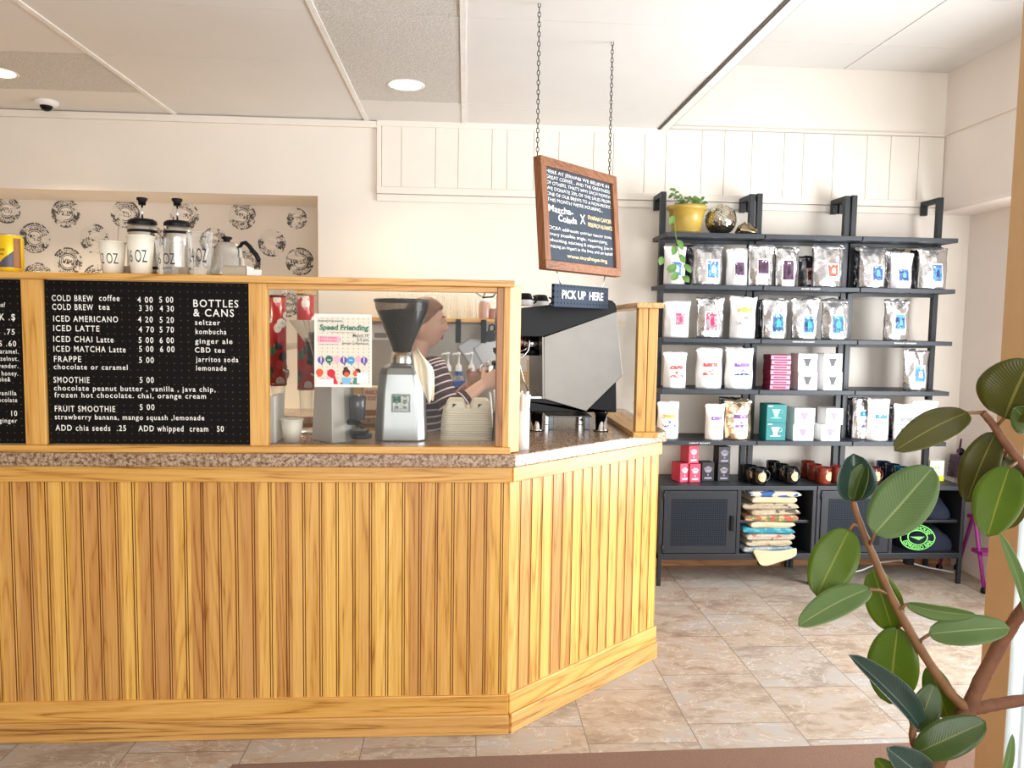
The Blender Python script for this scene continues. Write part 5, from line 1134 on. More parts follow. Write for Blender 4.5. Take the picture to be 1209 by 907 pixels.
mugs([(896, 571, 4.30, 0.15, 'black mug at the front left, beside the left cabinet door seam', M_MB), (885, 567, 4.372, 0.3, 'black mug hidden behind the front left black mug', M_MB),
      (933, 571, 4.32, 0.35, 'black mug at the front right of the black group, handle to the right', M_MB), (922, 568, 4.42, 0.35, 'black mug in the middle of the black row', M_MB), (912, 565, 4.52, 0.35, 'black mug at the very back of the black row', M_MB),
      (972, 571, 4.32, 0.5, 'brick red mug at the front of the red row', M_MR), (961, 568, 4.42, 0.5, 'brick red mug in the middle of the red row', M_MR), (953, 565, 4.52, 0.5, 'brick red mug at the back of the red row', M_MR),
      (989, 569, 4.36, 0.9, 'brick red mug standing apart, right of the red row', M_MR),
      (1030, 572, 4.33, 0.2, 'maroon mug with a cream emblem right of the plant bud', M_MM), (1018, 568, 4.43, 0.2, 'maroon mug behind the one with the cream emblem', M_MM), (1009, 566, 4.52, 0.2, 'maroon mug at the back, partly behind the plant bud', M_MM),
      (1042, 566, 4.52, 0.4, 'navy mug at the back of the blue row', M_MN), (1053, 568, 4.43, 0.4, 'navy mug in the middle of the blue row', M_MN),
      (1064, 571, 4.34, 0.4, 'deep teal mug at the front of the blue row', M_MT)], None, None)
# ------------------------------------------------------------------ on the top board: plant pot, mirror ball, foil ornament
p = at(810, 275, 4.40)
t = thing('potted_plant', 'trailing green plant in a yellow plastic pot on the top shelf', 'plant', (p.x, 4.40, SZ[0]))
rt = 22 / FPX * 4.4; hp_ = at(810, 244, 4.4).z - SZ[0]
b = MB(); b.lathe([(0.001, 0.0), (rt * 0.66, 0), (rt * 0.74, 0.004), (rt * 0.80, 0.028), (rt * 0.77, 0.030), (rt * 0.95, hp_ - 0.024), (rt * 1.03, hp_ - 0.022), (rt * 1.05, hp_), (rt * 0.98, hp_), (rt * 0.94, hp_ - 0.02), (0.001, hp_ - 0.02)], n=44); b.build('pot', flat('yellow_pot', (178, 150, 66), 0.35), t)
b = MB(); b.lathe([(0.001, hp_ - 0.014), (rt * 0.93, hp_ - 0.018)], n=24); so = b.build('soil', flat('soil', (52, 38, 28), 0.95, var=0.3, sc=60), t); so['kind'] = 'stuff'
M_IVY = mk_leaf('vine_leaf', (70, 122, 52), (120, 164, 84), (176, 200, 140), 0.4, 0.3)
def leaf_into(b, base, tip, w, up, fold=0.2, curl=0.1, n=8, wave=0.0):
    """one leaf as a bent blade from base to tip; up = blade normal; fills uv"""
    base, tip = Vector(base), Vector(tip); d = tip - base; L = d.length; d.normalize(); up = (Vector(up) - d * Vector(up).dot(d)).normalized(); s = d.cross(up)
    vs = []; uvs = []; cols = (-1, -0.5, 0, 0.5, 1)
    for j in range(n + 1):
        f = j / n; ww = w * 0.5 * max(0.02, (math.sin(PI * min(1, f ** 0.9)) ** 0.72))
        if f > 0.93: ww *= (1 - f) / 0.07 * 0.9 + 0.1
        for c in cols:
            q = base + d * (L * f) + s * (c * ww) + up * (abs(c) * ww * fold + curl * L * (math.sin(PI * f) if True else 0) + wave * ww * math.sin(f * 9 + c * 2) * abs(c))
            vs.append(q); uvs.append((0.5 + c * 0.5, f))
    m = len(cols); b0 = b.add(vs, [(j * m + i, j * m + i + 1, (j + 1) * m + i + 1, (j + 1) * m + i) for j in range(n) for i in range(m - 1)], 0, True)
    b.uv = (b.uv or [(0.5, 0.5)] * b0) + uvs
def fill_uv(b): b.uv = (b.uv or []) + [(0.5, 0.5)] * (len(b.v) - len(b.uv or []))
rnd = random.Random(3)
for k in range(46):
    a = rnd.uniform(0, 2 * PI); rr = rnd.uniform(0.01, 0.095); z = hp_ + rnd.uniform(0.0, 0.075) * (1 - rr / 0.16) + (0.05 if a > 2 and a < 3.6 and rr > .05 else 0)
    b = MB(); q0 = Vector((rr * math.cos(a) * 0.7, rr * math.sin(a) * 0.7, hp_ - 0.02)); q1 = Vector((rr * math.cos(a), rr * math.sin(a), z))
    b.tube([q0, (q0 + q1) / 2 + Vector((0, 0, 0.01)), q1], 0.0014, 5); fill_uv(b)
    o_ = Vector((math.cos(a + rnd.uniform(-.7, .7)), math.sin(a + rnd.uniform(-.7, .7)), rnd.uniform(-0.4, 0.5))).normalized()
    leaf_into(b, q1, q1 + o_ * rnd.uniform(0.028, 0.046), rnd.uniform(0.022, 0.034), (rnd.uniform(-.5, .5), -0.8, rnd.uniform(.2, .9)), 0.12, 0.08, 5); b.build('leaf', M_IVY, t)
vine = [(797, 246), (796, 262), (798, 280), (800, 292), (803, 305), (806, 318), (805, 328)]
vp = [at(u, v, 4.245 if i > 1 else (4.33 if i == 0 else 4.27)) for i, (u, v) in enumerate(vine)]
b = MB(); b.tube([q - Vector(t.location) for q in vp], 0.002, 6); b.build('trailing_stem', flat('vine_stem', (110, 140, 70), 0.6), t)
for (u, v, dx, dy, s) in ((795, 255, -3, 8, 7), (800, 283, 4, 10, 8), (797, 290, -2, 9, 8), (802, 300, 4, 9, 8), (798, 312, -6, 8, 9), (807, 312, 6, 8, 8), (800, 322, -5, 7, 9), (806, 326, 5, 6, 9), (796, 316, -6, 2, 8), (782, 303, -2, 8, 8)):
    b = MB(); leaf_into(b, at(u, v, 4.24) - Vector(t.location), at(u + dx * 1.5, v + dy * 1.3, 4.225) - Vector(t.location), s / FPX * 4.3, (0.2, -1, 0.35), 0.15, 0.08, 6); b.build('leaf', M_IVY, t)
p = at(851, 258, 4.40); rr = 18.3 / FPX * 4.4
b = MB(); nn, mm_ = 40, 20; rj = random.Random(9)
for i in range(mm_):
    for j in range(nn):
        t0, t1 = PI * i / mm_, PI * (i + 1) / mm_; a0, a1 = 2 * PI * j / nn, 2 * PI * (j + 1) / nn; g_ = 0.06
        a0, a1 = a0 + (a1 - a0) * g_, a1 - (a1 - a0) * g_; t0, t1 = t0 + (t1 - t0) * g_, t1 - (t1 - t0) * g_
        jx = [rj.uniform(-.0012, .0012) for _ in range(4)]
        vs = [((rr + e) * math.sin(tt) * math.cos(aa), (rr + e) * math.sin(tt) * math.sin(aa), (rr + e) * math.cos(tt)) for (tt, aa), e in zip(((t0, a0), (t1, a0), (t1, a1), (t0, a1)), jx)]
        b.add(vs, [(0, 1, 2, 3)], 0)
b.xf(Matrix.Rotation(0.5, 4, 'X') @ Matrix.Rotation(0.35, 4, 'Y'))
st = len(b.v); b.ball((0, 0, 0), rr * 0.985, 32, 1)
o = b.build('mirror_ball', [flat('mirror_tile', (214, 206, 188), 0.05, 1.0, var=0.08, sc=30), flat('mirror_ball_grout', (120, 112, 100), 0.4, 0.6)]); o.location = (p.x, 4.40, SZ[0] + rr)
tag(o, 'mirror-tiled disco ball beside the yellow pot on the top shelf', 'disco ball')
p = at(881, 275, 4.40); b = MB(); rj = random.Random(4)
n = 14; loops = []
for i in range(9):
    f = i / 8; base_r = 0.052 * math.sin(PI * (0.12 + 0.80 * f)) ** 0.7
    loops.append([((base_r * (1 + 0.45 * mnoise.noise(Vector((k * 1.7, i * 1.3, 2))))) * math.cos(2 * PI * k / n) * 1.25, base_r * 0.8 * math.sin(2 * PI * k / n), f * 0.062 * (1 + 0.35 * math.sin(k * .9)) ) for k in range(n)])
b.loft(loops, True, 0, False); o = b.build('foil_ornament', mk_foil('dark_gold_foil', (150, 136, 104))); o.location = (p.x, 4.40, SZ[0]); tag(o, 'small crumpled dark gold foil ornament right of the disco ball', 'ornament')

# ------------------------------------------------------------------ folded coffee sacks in the open bay
sacks = [((66, 118, 190), (236, 222, 196), 9, .52, None, 'folded burlap sack with bright blue printing, topmost of the pile'), ((222, 204, 172), (214, 196, 160), 6, .7, None, 'plain tan folded sack just under the blue printed one'), ((216, 200, 172), (60, 60, 64), 8, .66, None, 'folded tan sack with grey print, third from the top'),
         ((214, 198, 170), (70, 64, 60), 7, .64, None, 'folded tan sack with dark marks, directly above the multicoloured one'), ((226, 200, 150), (196, 60, 60), 16, .5, (60, 130, 90), 'folded sack with a multicoloured border, middle of the pile'), ((226, 210, 180), (150, 130, 110), 7, .68, None, 'cream folded sack under the multicoloured one'),
         ((110, 196, 206), (40, 130, 160), 14, .52, None, 'folded sack with a turquoise printed face'), ((224, 210, 190), (170, 90, 84), 10, .64, None, 'folded pale sack just under the turquoise one'), ((220, 202, 172), (90, 86, 84), 9, .66, None, 'folded tan sack second from the bottom of the pile'), ((196, 204, 204), (110, 140, 160), 11, .55, None, 'folded sack with grey-blue print at the bottom of the pile')]
x0 = at(878, 620, 4.25).x; x1 = at(943, 620, 4.25).x; zb = 0.19; ztop = at(905, 581, 4.25).z
NS = len(sacks); dz = (ztop - zb) / NS
for i, (base, ink, sc, th, ink2, lab) in enumerate(sacks):
    k = NS - 1 - i; rj = random.Random(i + 20); w = (x1 - x0) * 0.5 * rj.uniform(.9, 1.0); cx = (x0 + x1) / 2 + rj.uniform(-.008, .012) + (0.01 if i < 5 else -0.004)
    t = thing('folded_sack', lab, 'sack', (cx, 4.39, zb + k * dz), rj.uniform(-.05, .05), 'folded coffee sacks in the cabinet')
    m_ = mk_burlap('burlap_%d' % i, tuple(q * 0.90 for q in base), ink, sc * 1.6, th - 0.05, ink2); m2 = flat('burlap_plain', (206, 188, 154), 0.95, bump=0.3, bsc=300)
    D2 = 0.135
    for layer in (0,):
        b = MB(); loops = []; hz = dz * 1.0
        for iy in range(13):
            y = -D2 + 2 * D2 * iy / 12; lp = []; sq = 1.0 if 0 < iy < 12 else 0.35
            for k2 in range(32):
                a = 2 * PI * k2 / 32; cx2 = math.copysign(abs(math.cos(a)) ** 0.30, math.cos(a)); cz2 = math.copysign(abs(math.sin(a)) ** 0.7, math.sin(a))
                nz = mnoise.noise(Vector((cx2 * 1.6 + i * 3.3, y * 7 + i, layer * 2.0))); n2 = mnoise.noise(Vector((i * 7.1, y * 6 + layer * 3, cx2)))
                tuck = 0.030 * (0.5 + 0.5 * math.sin(i * 2.7 + layer * 2.0)) * (1 if cx2 < 0 else 0.25)
                wx = w - tuck + 0.010 * n2
                yy = y + (0.018 * mnoise.noise(Vector((cx2 * 2.2 + i * 5, layer * 4, 1.5))) if iy == 0 else 0) + (0.010 if layer == 0 and iy == 0 else 0)
                lp.append((cx2 * wx, yy, hz * (layer + 0.5) + cz2 * hz * 0.50 * sq + 0.007 * nz))
            loops.append(lp)
        b.loft(loops, True, 0, True); b.build('folded_layer', m_ if i not in (1, 5) else m2, t)
# loose hem hanging over the cabinet lip
b = MB(); vs = []; pts = [(886, 648), (902, 650), (918, 651), (932, 649), (941, 646)]; low = [(897, 668), (905, 670), (920, 664), (934, 660), (941, 656)]
nn = len(pts)
for row_ in range(4):
    for j in range(nn):
        f = row_ / 3; u = pts[j][0] * (1 - f) + low[j][0] * f; v = pts[j][1] * (1 - f) + low[j][1] * f; vs.append(at(u, v, 4.240 - 0.004 * math.sin(j * 1.6 + f)))
b.add(vs, [(r_ * nn + j, r_ * nn + j + 1, (r_ + 1) * nn + j + 1, (r_ + 1) * nn + j) for r_ in range(3) for j in range(nn - 1)], 0, True)
tag(b.build('hanging_sack', flat('burlap_plain', (206, 188, 154), 0.95, bump=0.3, bsc=300), solid=0.002, subs=1), 'loose end of a tan sack hanging over the bottom lip of the cabinet', 'sack')['group'] = 'folded coffee sacks in the cabinet'
# navy clothing in the right cabinet
M_NAVY = flat('navy_cotton', (20, 27, 46), 0.9, var=0.12, sc=12, bump=0.3, bsc=200)
def cloth_lump(name, lab, cat, c, sx, sy, sz, seed):
    t = thing(name, lab, cat, c, 0, 'navy clothing in the cabinet'); b = MB(); loops = []
    for i in range(14):
        f = i / 13; lp = []
        for k in range(30):
            a = 2 * PI * k / 30; nz = mnoise.noise(Vector((math.cos(a) * 1.5 + seed, math.sin(a) * 1.5, f * 2))) + 0.5 * mnoise.noise(Vector((math.cos(a) * 4, math.sin(a) * 4 + seed, f * 6)))
            q = (1 - 0.55 * f ** 2.2) * (1 + 0.10 * nz); ca, sa_ = math.copysign(abs(math.cos(a)) ** .6, math.cos(a)), math.copysign(abs(math.sin(a)) ** .6, math.sin(a))
            lp.append((sx * q * ca, sy * q * sa_, max(0, sz * f * (1 + 0.10 * nz))))
        loops.append(lp)
    b.loft(loops, True, 0, True); b.build('folded_cloth', M_NAVY, t); return t
zi = 0.190; xc = at(1092, 650, 4.36).x
bagt = cloth_lump('folded_sweatshirt', 'navy folded sweatshirt with a green ESPRESSO BAR ring print, lower bay', 'clothing', (xc, 4.40, zi), 0.165, 0.115, 0.125, 3.0)
rgx, rgz, rr0 = 1088, 634, 0
cA = at(1086, 636, 4.26); ra = 23 / FPX * 4.26; rb_ = 15.5 / FPX * 4.26
def ringpt(r, a, dy=0): return Vector((cA.x + ra * r * math.cos(a), 4.272 + 0.035 * max(0, r * math.sin(a)) + 0.012 * abs(math.cos(a)) + dy - 0.004, cA.z + rb_ * r * math.sin(a)))
M_NEON = flat('neon_green_print', (130, 226, 110), 0.7)
def fl_part(b, name, m, lab=None):
    o = b.build(name, m, bagt, world=True); return o
for r0, r1 in ((0.94, 1.0), (0.52, 0.58)):
    b = MB(); n = 48; vs = [ringpt(r0, 2 * PI * k / n) for k in range(n)] + [ringpt(r1, 2 * PI * k / n) for k in range(n)]; b.add(vs, [(k, (k + 1) % n, n + (k + 1) % n, n + k) for k in range(n)]); fl_part(b, 'ring_print', M_NEON)
def ringtext(s, a_mid, span, r_in, r_out, flip):
    b = MB(); vs, fs = glyphs(s, 0.02); xs = [p[0] for p in vs]; x0_, x1_ = min(xs), max(xs)
    out = []
    for px, py in vs:
        f = (px - x0_) / (x1_ - x0_); h_ = py / 0.72
        a = a_mid + (f - .5) * span * (1 if flip else -1); r = (r_out - (r_out - r_in) * h_) if flip else (r_in + (r_out - r_in) * h_)
        out.append(ringpt(r, a, -0.0008))
    b.add(out, fs); fl_part(b, 'ring_lettering', M_NEON)
ringtext("ESPRESSO BAR", 1.5 * PI, 2.5, 0.62, 0.90, True); ringtext("COFFEEHOUSE", 0.5 * PI, 2.5, 0.62, 0.90, False)
b = MB(); b.add([ringpt(r, a, -0.0006) for r, a in ((.42, PI * .95), (.40, PI * .05), (.15, 1.5 * PI))], [(0, 1, 2)]); fl_part(b, 'centre_emblem', M_NEON)
cloth_lump('folded_shirt', 'navy folded shirt on the inner shelf, partly behind a plant leaf', 'clothing', (at(1098, 600, 4.38).x, 4.40, 0.384), 0.10, 0.11, 0.115, 8.0)
# purple things in the corner
xb = at(1131, 570, 4.52)
t = thing('ribbed_case', 'dark purple ribbed case with a strap standing on the cabinet end by the corner', 'case', (xb.x, 4.52, CT))
M_PUR = flat('dark_purple', (66, 38, 62), 0.5); 
b = MB(); w0 = 0.055; hh = at(1131, 537, 4.52).z - CT
for k in range(9):
    z = 0.003 + hh * k / 9; b.box(-w0 * (1 - k * .03), w0 * (1 - k * .03), -0.035, 0.035, z, z + hh / 9 - 0.004)
b.box(-w0 * .8, w0 * .8, -0.028, 0.028, 0, hh); b.build('ribbed_body', M_PUR, t, bevel=0.003)
b = MB(); b.ball((0.006, 0, hh + 0.022), 0.022, 16); b.build('black_knob', M_BLACK, t)
b = MB(); b.tube([(-0.045, -0.02, 0.02), (-0.03, -0.03, hh), (-0.01, -0.02, hh + 0.10), (0.0, 0.0, hh + 0.02)], 0.005, 8); b.build('strap', M_PUR, t)
t = thing('step_stool', 'purple metal step stool with black rubber feet in the corner beside the cabinet', 'stool', (3.045, 4.30, 0))
M_PP = flat('purple_metal', (142, 40, 124), 0.4)
pl, pr = at(1150, 694, 4.18), at(1156, 600, 4.18)
for dx in (-0.045, 0.075):
    for (ya, yb) in ((-0.20, -0.04), (0.22, 0.04)):
        b = MB(); b.tube([(dx, ya, 0.02), (dx + 0.0, yb, 0.56)], 0.011, 10); lg = b.build('leg', M_PP, t)
        b = MB(); b.lathe([(0.018, 0.0), (0.019, 0.02), (0.013, 0.035)], (dx, ya, 0.0), 14, cap=True); b.build('rubber_foot', M_BLACK, lg)
for z, y, dd in ((0.21, -0.13, 0.05), (0.40, -0.075, 0.05), (0.56, 0, 0.075)):
    b = MB(); b.box(-0.055, 0.085, y - dd, y + dd, z, z + 0.022); b.build('step', M_PP, t, bevel=0.004)
# white cable along the wall under the cabinets
b = MB(); b.tube([(2.15, 4.45, 0.006), (2.3, 4.40, 0.012), (2.45, 4.43, 0.03), (2.6, 4.5, 0.055), (2.75, 4.53, 0.06), (2.92, 4.5, 0.02), (3.05, 4.45, 0.006)], 0.005, 8)
tag(b.build('power_cable', M_WHITEP), 'thin white cable trailing along the floor under the right cabinet', 'cable')
for (x, lb) in ((2.44, 'left black plug adapter under the right cabinet'), (2.56, 'right black plug adapter under the right cabinet')):
    b = MB(); b.box(x, x + 0.05, 4.57, 4.615, 0.06, 0.11); b.box(x + .012, x + .038, 4.552, 4.572, 0.07, 0.10); tag(b.build('plug_adapter', M_BLACK, bevel=0.004), lb, 'plug')
# door mat
b = MB(); b.prism([(-0.77, 1.2), (2.3, 1.2), (2.3, 2.575), (-0.77, 2.512)], 'z', 0.0, 0.009)
tag(b.build('entrance_mat', M_CARPET, bevel=0.003), 'brown carpet entrance mat along the bottom edge', 'mat')
# ------------------------------------------------------------------ back counter and wall behind the barista
bc = thing('back_counter', 'low back counter along the wall behind the barista', 'counter', (-1.0, 4.3, 0))
MB().box(-4.5, 0.75, 4.235, 4.62, 0.94, 0.98).build('worktop', M_GRAN, bc, world=True, bevel=0.004)
for k in range(6):
    x = -4.5 + k * 0.87; o = MB().box(x + 0.003, x + 0.867, 4.25, 4.27, 0.10, 0.92).build('door', oak('Z'), bc, world=True, bevel=0.003)
MB().box(-4.5, 0.75, 4.27, 4.62, 0.0, 0.94).build('body', oak('X'), bc, world=True)
zs = at(540, 376, 4.45).z
ws = thing('glass_shelf', 'narrow pale wall shelf carrying upside-down pint glasses', 'shelf', (-0.05, 4.62, zs - 0.02))
MB().box(-0.62, 0.62, 4.38, 4.625, zs - 0.022, zs).build('shelf_board', oak('X'), ws, world=True, bevel=0.002)
for x in (0.005, 0.29):
    xx = at(541 if x < .1 else 571, 390, 4.37).x; b = MB(); b.box(xx - 0.016, xx + 0.016, 4.365, 4.378, zs - 0.14, zs - 0.005); b.box(xx - 0.016, xx + 0.016, 4.378, 4.62, zs - 0.034, zs - 0.022); b.build('bracket', M_BLACK, ws, world=True, bevel=0.002)
MB().box(-0.6, 0.9, 4.612, 4.628, 0.98, zs - 0.03).build('splashback', flat('grey_splashback', (188, 182, 170), 0.4), ws, world=True)
M_PINT = mk_plastic('pint_glass', (0.97, 0.96, 0.93, 1), 0.06, 0.04)
hg = at(540, 347.5, 4.45).z - zs
first = None; gi = 0
for Y, off in ((4.44, 0), (4.54, 8)):
    for u in (463, 479, 495, 511, 525, 541, 556) if off == 0 else (471, 488, 504, 519, 534, 549, 562):
        x = at(u + off * 0, 360, Y).x; gi += 1
        lab = 'upside-down clear pint glass in the front row of the wall shelf' if off == 0 else 'upside-down clear pint glass in the back row of the wall shelf'
        if first is None:
            first = thing('pint_glass', lab, 'glass', (x, Y, zs), 0, 'pint glasses, front row')
            b = MB(); b.lathe([(0.038, 0.0), (0.029, hg - 0.004), (0.026, hg), (0.001, hg)], n=28); b.build('bowl', M_PINT, first)
            b = MB(); b.tube([(0.038 * math.cos(2 * PI * k / 24), 0.038 * math.sin(2 * PI * k / 24), 0.002) for k in range(24)], 0.0016, 6, ring=True); b.build('rim', M_PINT, first)
        else:
            o = dup(first, (x, Y, zs), 0, lab); o['group'] = 'pint glasses, front row' if off == 0 else 'pint glasses, back row'
# small jars at the right end of that shelf
for (u, ww, hh_, m_, lb) in ((572, 0.033, 0.115, flat('amber_jar', (190, 150, 130), 0.2), 'taller pinkish jar on the wall shelf right of the glasses'), (581, 0.026, 0.07, flat('rust_jar', (150, 96, 76), 0.2), 'small rust coloured jar on the wall shelf'), (589, 0.026, 0.072, flat('honey_jar', (206, 176, 120), 0.2), 'small honey coloured jar on the wall shelf')):
    x = at(u, 365, 4.43).x; t = thing('jar', lb, 'jar', (x, 4.43, zs), 0, 'jars on the wall shelf')
    b = MB(); b.lathe([(0.001, 0), (ww * .95, 0), (ww, 0.006), (ww, hh_ * .72), (ww * .8, hh_ * .84)], n=24); b.build('jar_body', m_, t)
    b = MB(); b.lathe([(ww * .84, hh_ * .82), (ww * .86, hh_), (0.001, hh_)], n=24, cap=True); b.build('lid', M_WHITEP, t)
b = MB(); xx = at(574, 352, 4.50)
b.tube([(xx.x - 0.03, 4.5, zs + 0.0), (xx.x - 0.02, 4.5, zs + 0.12), (xx.x + 0.0, 4.5, zs + 0.17)], 0.004, 8); b.tube([(xx.x - 0.022, 4.5, zs + 0.13), (xx.x - 0.06, 4.5, zs + 0.15)], 0.003, 6); b.tube([(xx.x - 0.022, 4.5, zs + 0.125), (xx.x + 0.04, 4.5, zs + 0.13), (xx.x + 0.06, 4.5, zs + 0.16), (xx.x + 0.085, 4.5, zs + 0.135)], 0.005, 8)
tag(b.build('twig_ornament', M_BLACK), 'black twig-like ornament rising behind the jars', 'ornament')
# sheets of paper pinned on the splashback
t = thing('paper_notice', 'large white paper hung askew on the splashback behind the barista', 'paper', tuple(at(572, 420, 4.60)), 0)
b = MB(); b.add([at(u, v, 4.605) for u, v in ((541, 409), (556, 400), (592, 404), (592, 445), (562, 441))], [(0, 1, 2, 3, 4)]); b.build('sheet', flat('blueish_paper', (214, 218, 222), 0.8, var=0.1, sc=16), t, world=True, solid=0.002)
b = MB(); b.add([at(u, v, 4.600) for u, v in ((560, 412), (574, 402), (592, 410), (592, 430), (574, 436))], [(0, 1, 2, 3, 4)]); b.build('overlapping_sheet', flat('blueish_paper2', (226, 228, 230), 0.8, var=0.06, sc=16), t, world=True, solid=0.002)
t = thing('coin_purse', 'dark grey pouch with a loop hanging above the white paper', 'pouch', tuple(at(578, 403, 4.57)), 0)
b = MB(); pts = [(571, 403), (572, 396), (576, 390), (582, 390), (586, 396), (586, 402), (579, 404)]; b.prism([(at(u, v, 4.57).x, at(u, v, 4.57).z) for u, v in pts][::-1], 'y', 4.55, 4.58); b.build('pouch', flat('dark_grey_fabric', (54, 54, 58), 0.8), t, world=True, bevel=0.008)
b = MB(); b.tube([at(u, v, 4.565) for u, v in ((577, 391), (578, 385), (581, 383), (584, 386), (583, 391))], 0.005, 8); b.build('loop', M_BLACK, t, world=True)
# syrup pumps
for (u, c, lb) in ((529, (206, 186, 60), 'syrup pump bottle with a yellow label beside the barista'), (541.5, (44, 92, 160), 'syrup pump bottle with a blue label, left of two'), (556.5, (44, 92, 160), 'syrup pump bottle with a blue label, right of two')):
    Y = 4.36; x = at(u, 440, Y).x; zt = at(u, 416, Y).z - 0.98
    t = thing('syrup_bottle', lb, 'bottle', (x, Y, 0.98), 0, 'syrup pump bottles')
    b = MB(); b.lathe([(0.001, 0), (0.037, 0), (0.038, 0.008), (0.038, zt * 0.5), (0.028, zt * 0.6), (0.016, zt * 0.66), (0.016, zt * 0.72)], n=24); b.build('bottle', mk_plastic('syrup_glass', (0.93, 0.86, 0.70, 1), 0.25), t)
    b = MB(); b.lathe([(0.022, zt * 0.50), (0.022, zt * 0.70)] if c[2] > 100 else [(0.0385, zt * 0.2), (0.0385, zt * 0.5)], n=24); b.build('label_band', flat('syrup_%d_%d' % (c[0], c[2]), c, 0.5), t)
    b = MB(); b.lathe([(0.02, zt * 0.70), (0.018, zt * 0.78), (0.006, zt * 0.82), (0.005, zt * 0.95), (0.010, zt * 0.96), (0.010, zt), (0.001, zt)], n=20); b.tube([(0, 0, zt * .975), (-0.03, -0.01, zt * .975), (-0.038, -0.012, zt * .95)], 0.005, 8); b.build('pump', M_WHITEP, t)
b = MB(); x0, x1 = at(534, 455, 4.26).x, at(560, 455, 4.26).x; b.box(x0, x1, 4.25, 4.315, 0.98, at(545, 450, 4.26).z); tag(b.build('blue_tub', flat('blue_plastic', (34, 84, 170), 0.4), bevel=0.008), 'blue plastic tub below the syrup bottles', 'tub')
# thermostat, boxes and frames seen left of the big grinder
t = thing('wall_thermostat', 'small white wall thermostat with a grey display left of the big grinder', 'thermostat', tuple(at(449, 391, 4.62)))
a0, a1 = at(438, 383, 4.61), at(462, 402, 4.61); b = MB(); b.box(a0.x, a1.x, 4.605, 4.628, a1.z, a0.z); b.build('housing', M_WHITEP, t, world=True, bevel=0.004)
a0, a1 = at(442, 393, 4.6), at(457, 399, 4.6); b = MB(); b.box(a0.x, a1.x, 4.602, 4.606, a1.z, a0.z); b.build('display', flat('lcd_grey', (140, 138, 124), 0.3), t, world=True)
Y = 4.30
def bx(name, lab, cat, u0, u1, v0, v1, Y, D, m, txt=None, base=None):
    a, c = at(u0, v1, Y), at(u1, v0, Y); a.z = 0.98 if base is None else base; t = thing(name, lab, cat, ((a.x + c.x) / 2, Y, a.z)); b = MB(); b.box(a.x, c.x, Y, Y + D, a.z, c.z); b.build('body', m, t, world=True, bevel=0.003)
    if txt:
        for i, s in enumerate(txt):
            b = MB(); text(b, s, Vector((a.x + 0.008, Y - 0.0015, c.z - (c.z - a.z) * (0.32 + 0.26 * i))), EX, EZ, 0.034, (c.x - a.x) * .86); b.build('lettering', flat('red_print', (164, 44, 44), 0.6), t, world=True)
    return t
M_KRAFT = flat('kraft_card', (190, 160, 120), 0.85)
bx('riser', 'stepped wooden riser under the red-printed box', 'riser', 426, 448, 484, 506, Y, 0.18, flat('riser_wood', (140, 96, 58), 0.6))
bx('printed_box', 'cream box with red lettering on the wooden riser', 'box', 429, 447, 457, 484, Y, 0.10, flat('cream_box', (226, 206, 180), 0.7), ["ARABICA", "& ROAST"], base=at(436, 484, Y).z)
t = thing('drip_tray_frame', 'bent dark wire frame on the worktop between the two grinders', 'frame', tuple(at(432, 522, 3.1).xy) + (1.04,))
b = MB(); b.tube([at(u, v, 3.12) for u, v in ((419, 519), (420, 506), (423, 502), (444, 502), (444, 518), (436, 521), (422, 519))], 0.004, 8); b.build('wire', flat('dark_bronze', (70, 40, 28), 0.4), t, world=True)
b = MB(); b.tube([at(u, v, 3.08) for u, v in ((421, 508), (424, 512), (421, 520), (424, 526))], 0.003, 8); b.build('steel_hook', M_CHROME, t, world=True)
bx('kraft_carton', 'tan carton on the back counter seen under the poster', 'box', 398, 428, 440, 512, 4.38, 0.2, M_KRAFT)
bx('supply_box', 'small carton with a red mark on the back counter, seen through the espresso machine', 'box', 624, 640, 425, 440, 4.26, 0.14, flat('cream_box', (226, 206, 180), 0.7), ["TEA"], base=at(626, 441, 4.26).z)
bx('kraft_crate', 'tan crate on the back counter, seen through the espresso machine', 'crate', 612, 642, 441.5, 470, 4.25, 0.2, M_KRAFT)
# stack of folded napkins by the end post (inside)
Yn = 3.0; xx = at(588, 480, Yn).x
t = thing('napkin_holder', 'dark napkin holder with white napkins between cup carriers and end post', 'napkin holder', (xx + 0.015, Yn + 0.05, 1.04))
b = MB(); b.box(-0.035, 0.035, -0.05, 0.05, 0, 0.11); b.build('holder', M_BLACK, t, bevel=0.004)
for k in range(5): b = MB(); b.box(-0.03 + k * 0.012, -0.024 + k * 0.012, -0.048, 0.048, 0.02, 0.19 + 0.008 * math.sin(k * 2)); b.xf(Matrix.Rotation(-0.10 + k * .03, 4, 'Y')); b.build('napkin', M_WHITE, t, bevel=0.002)
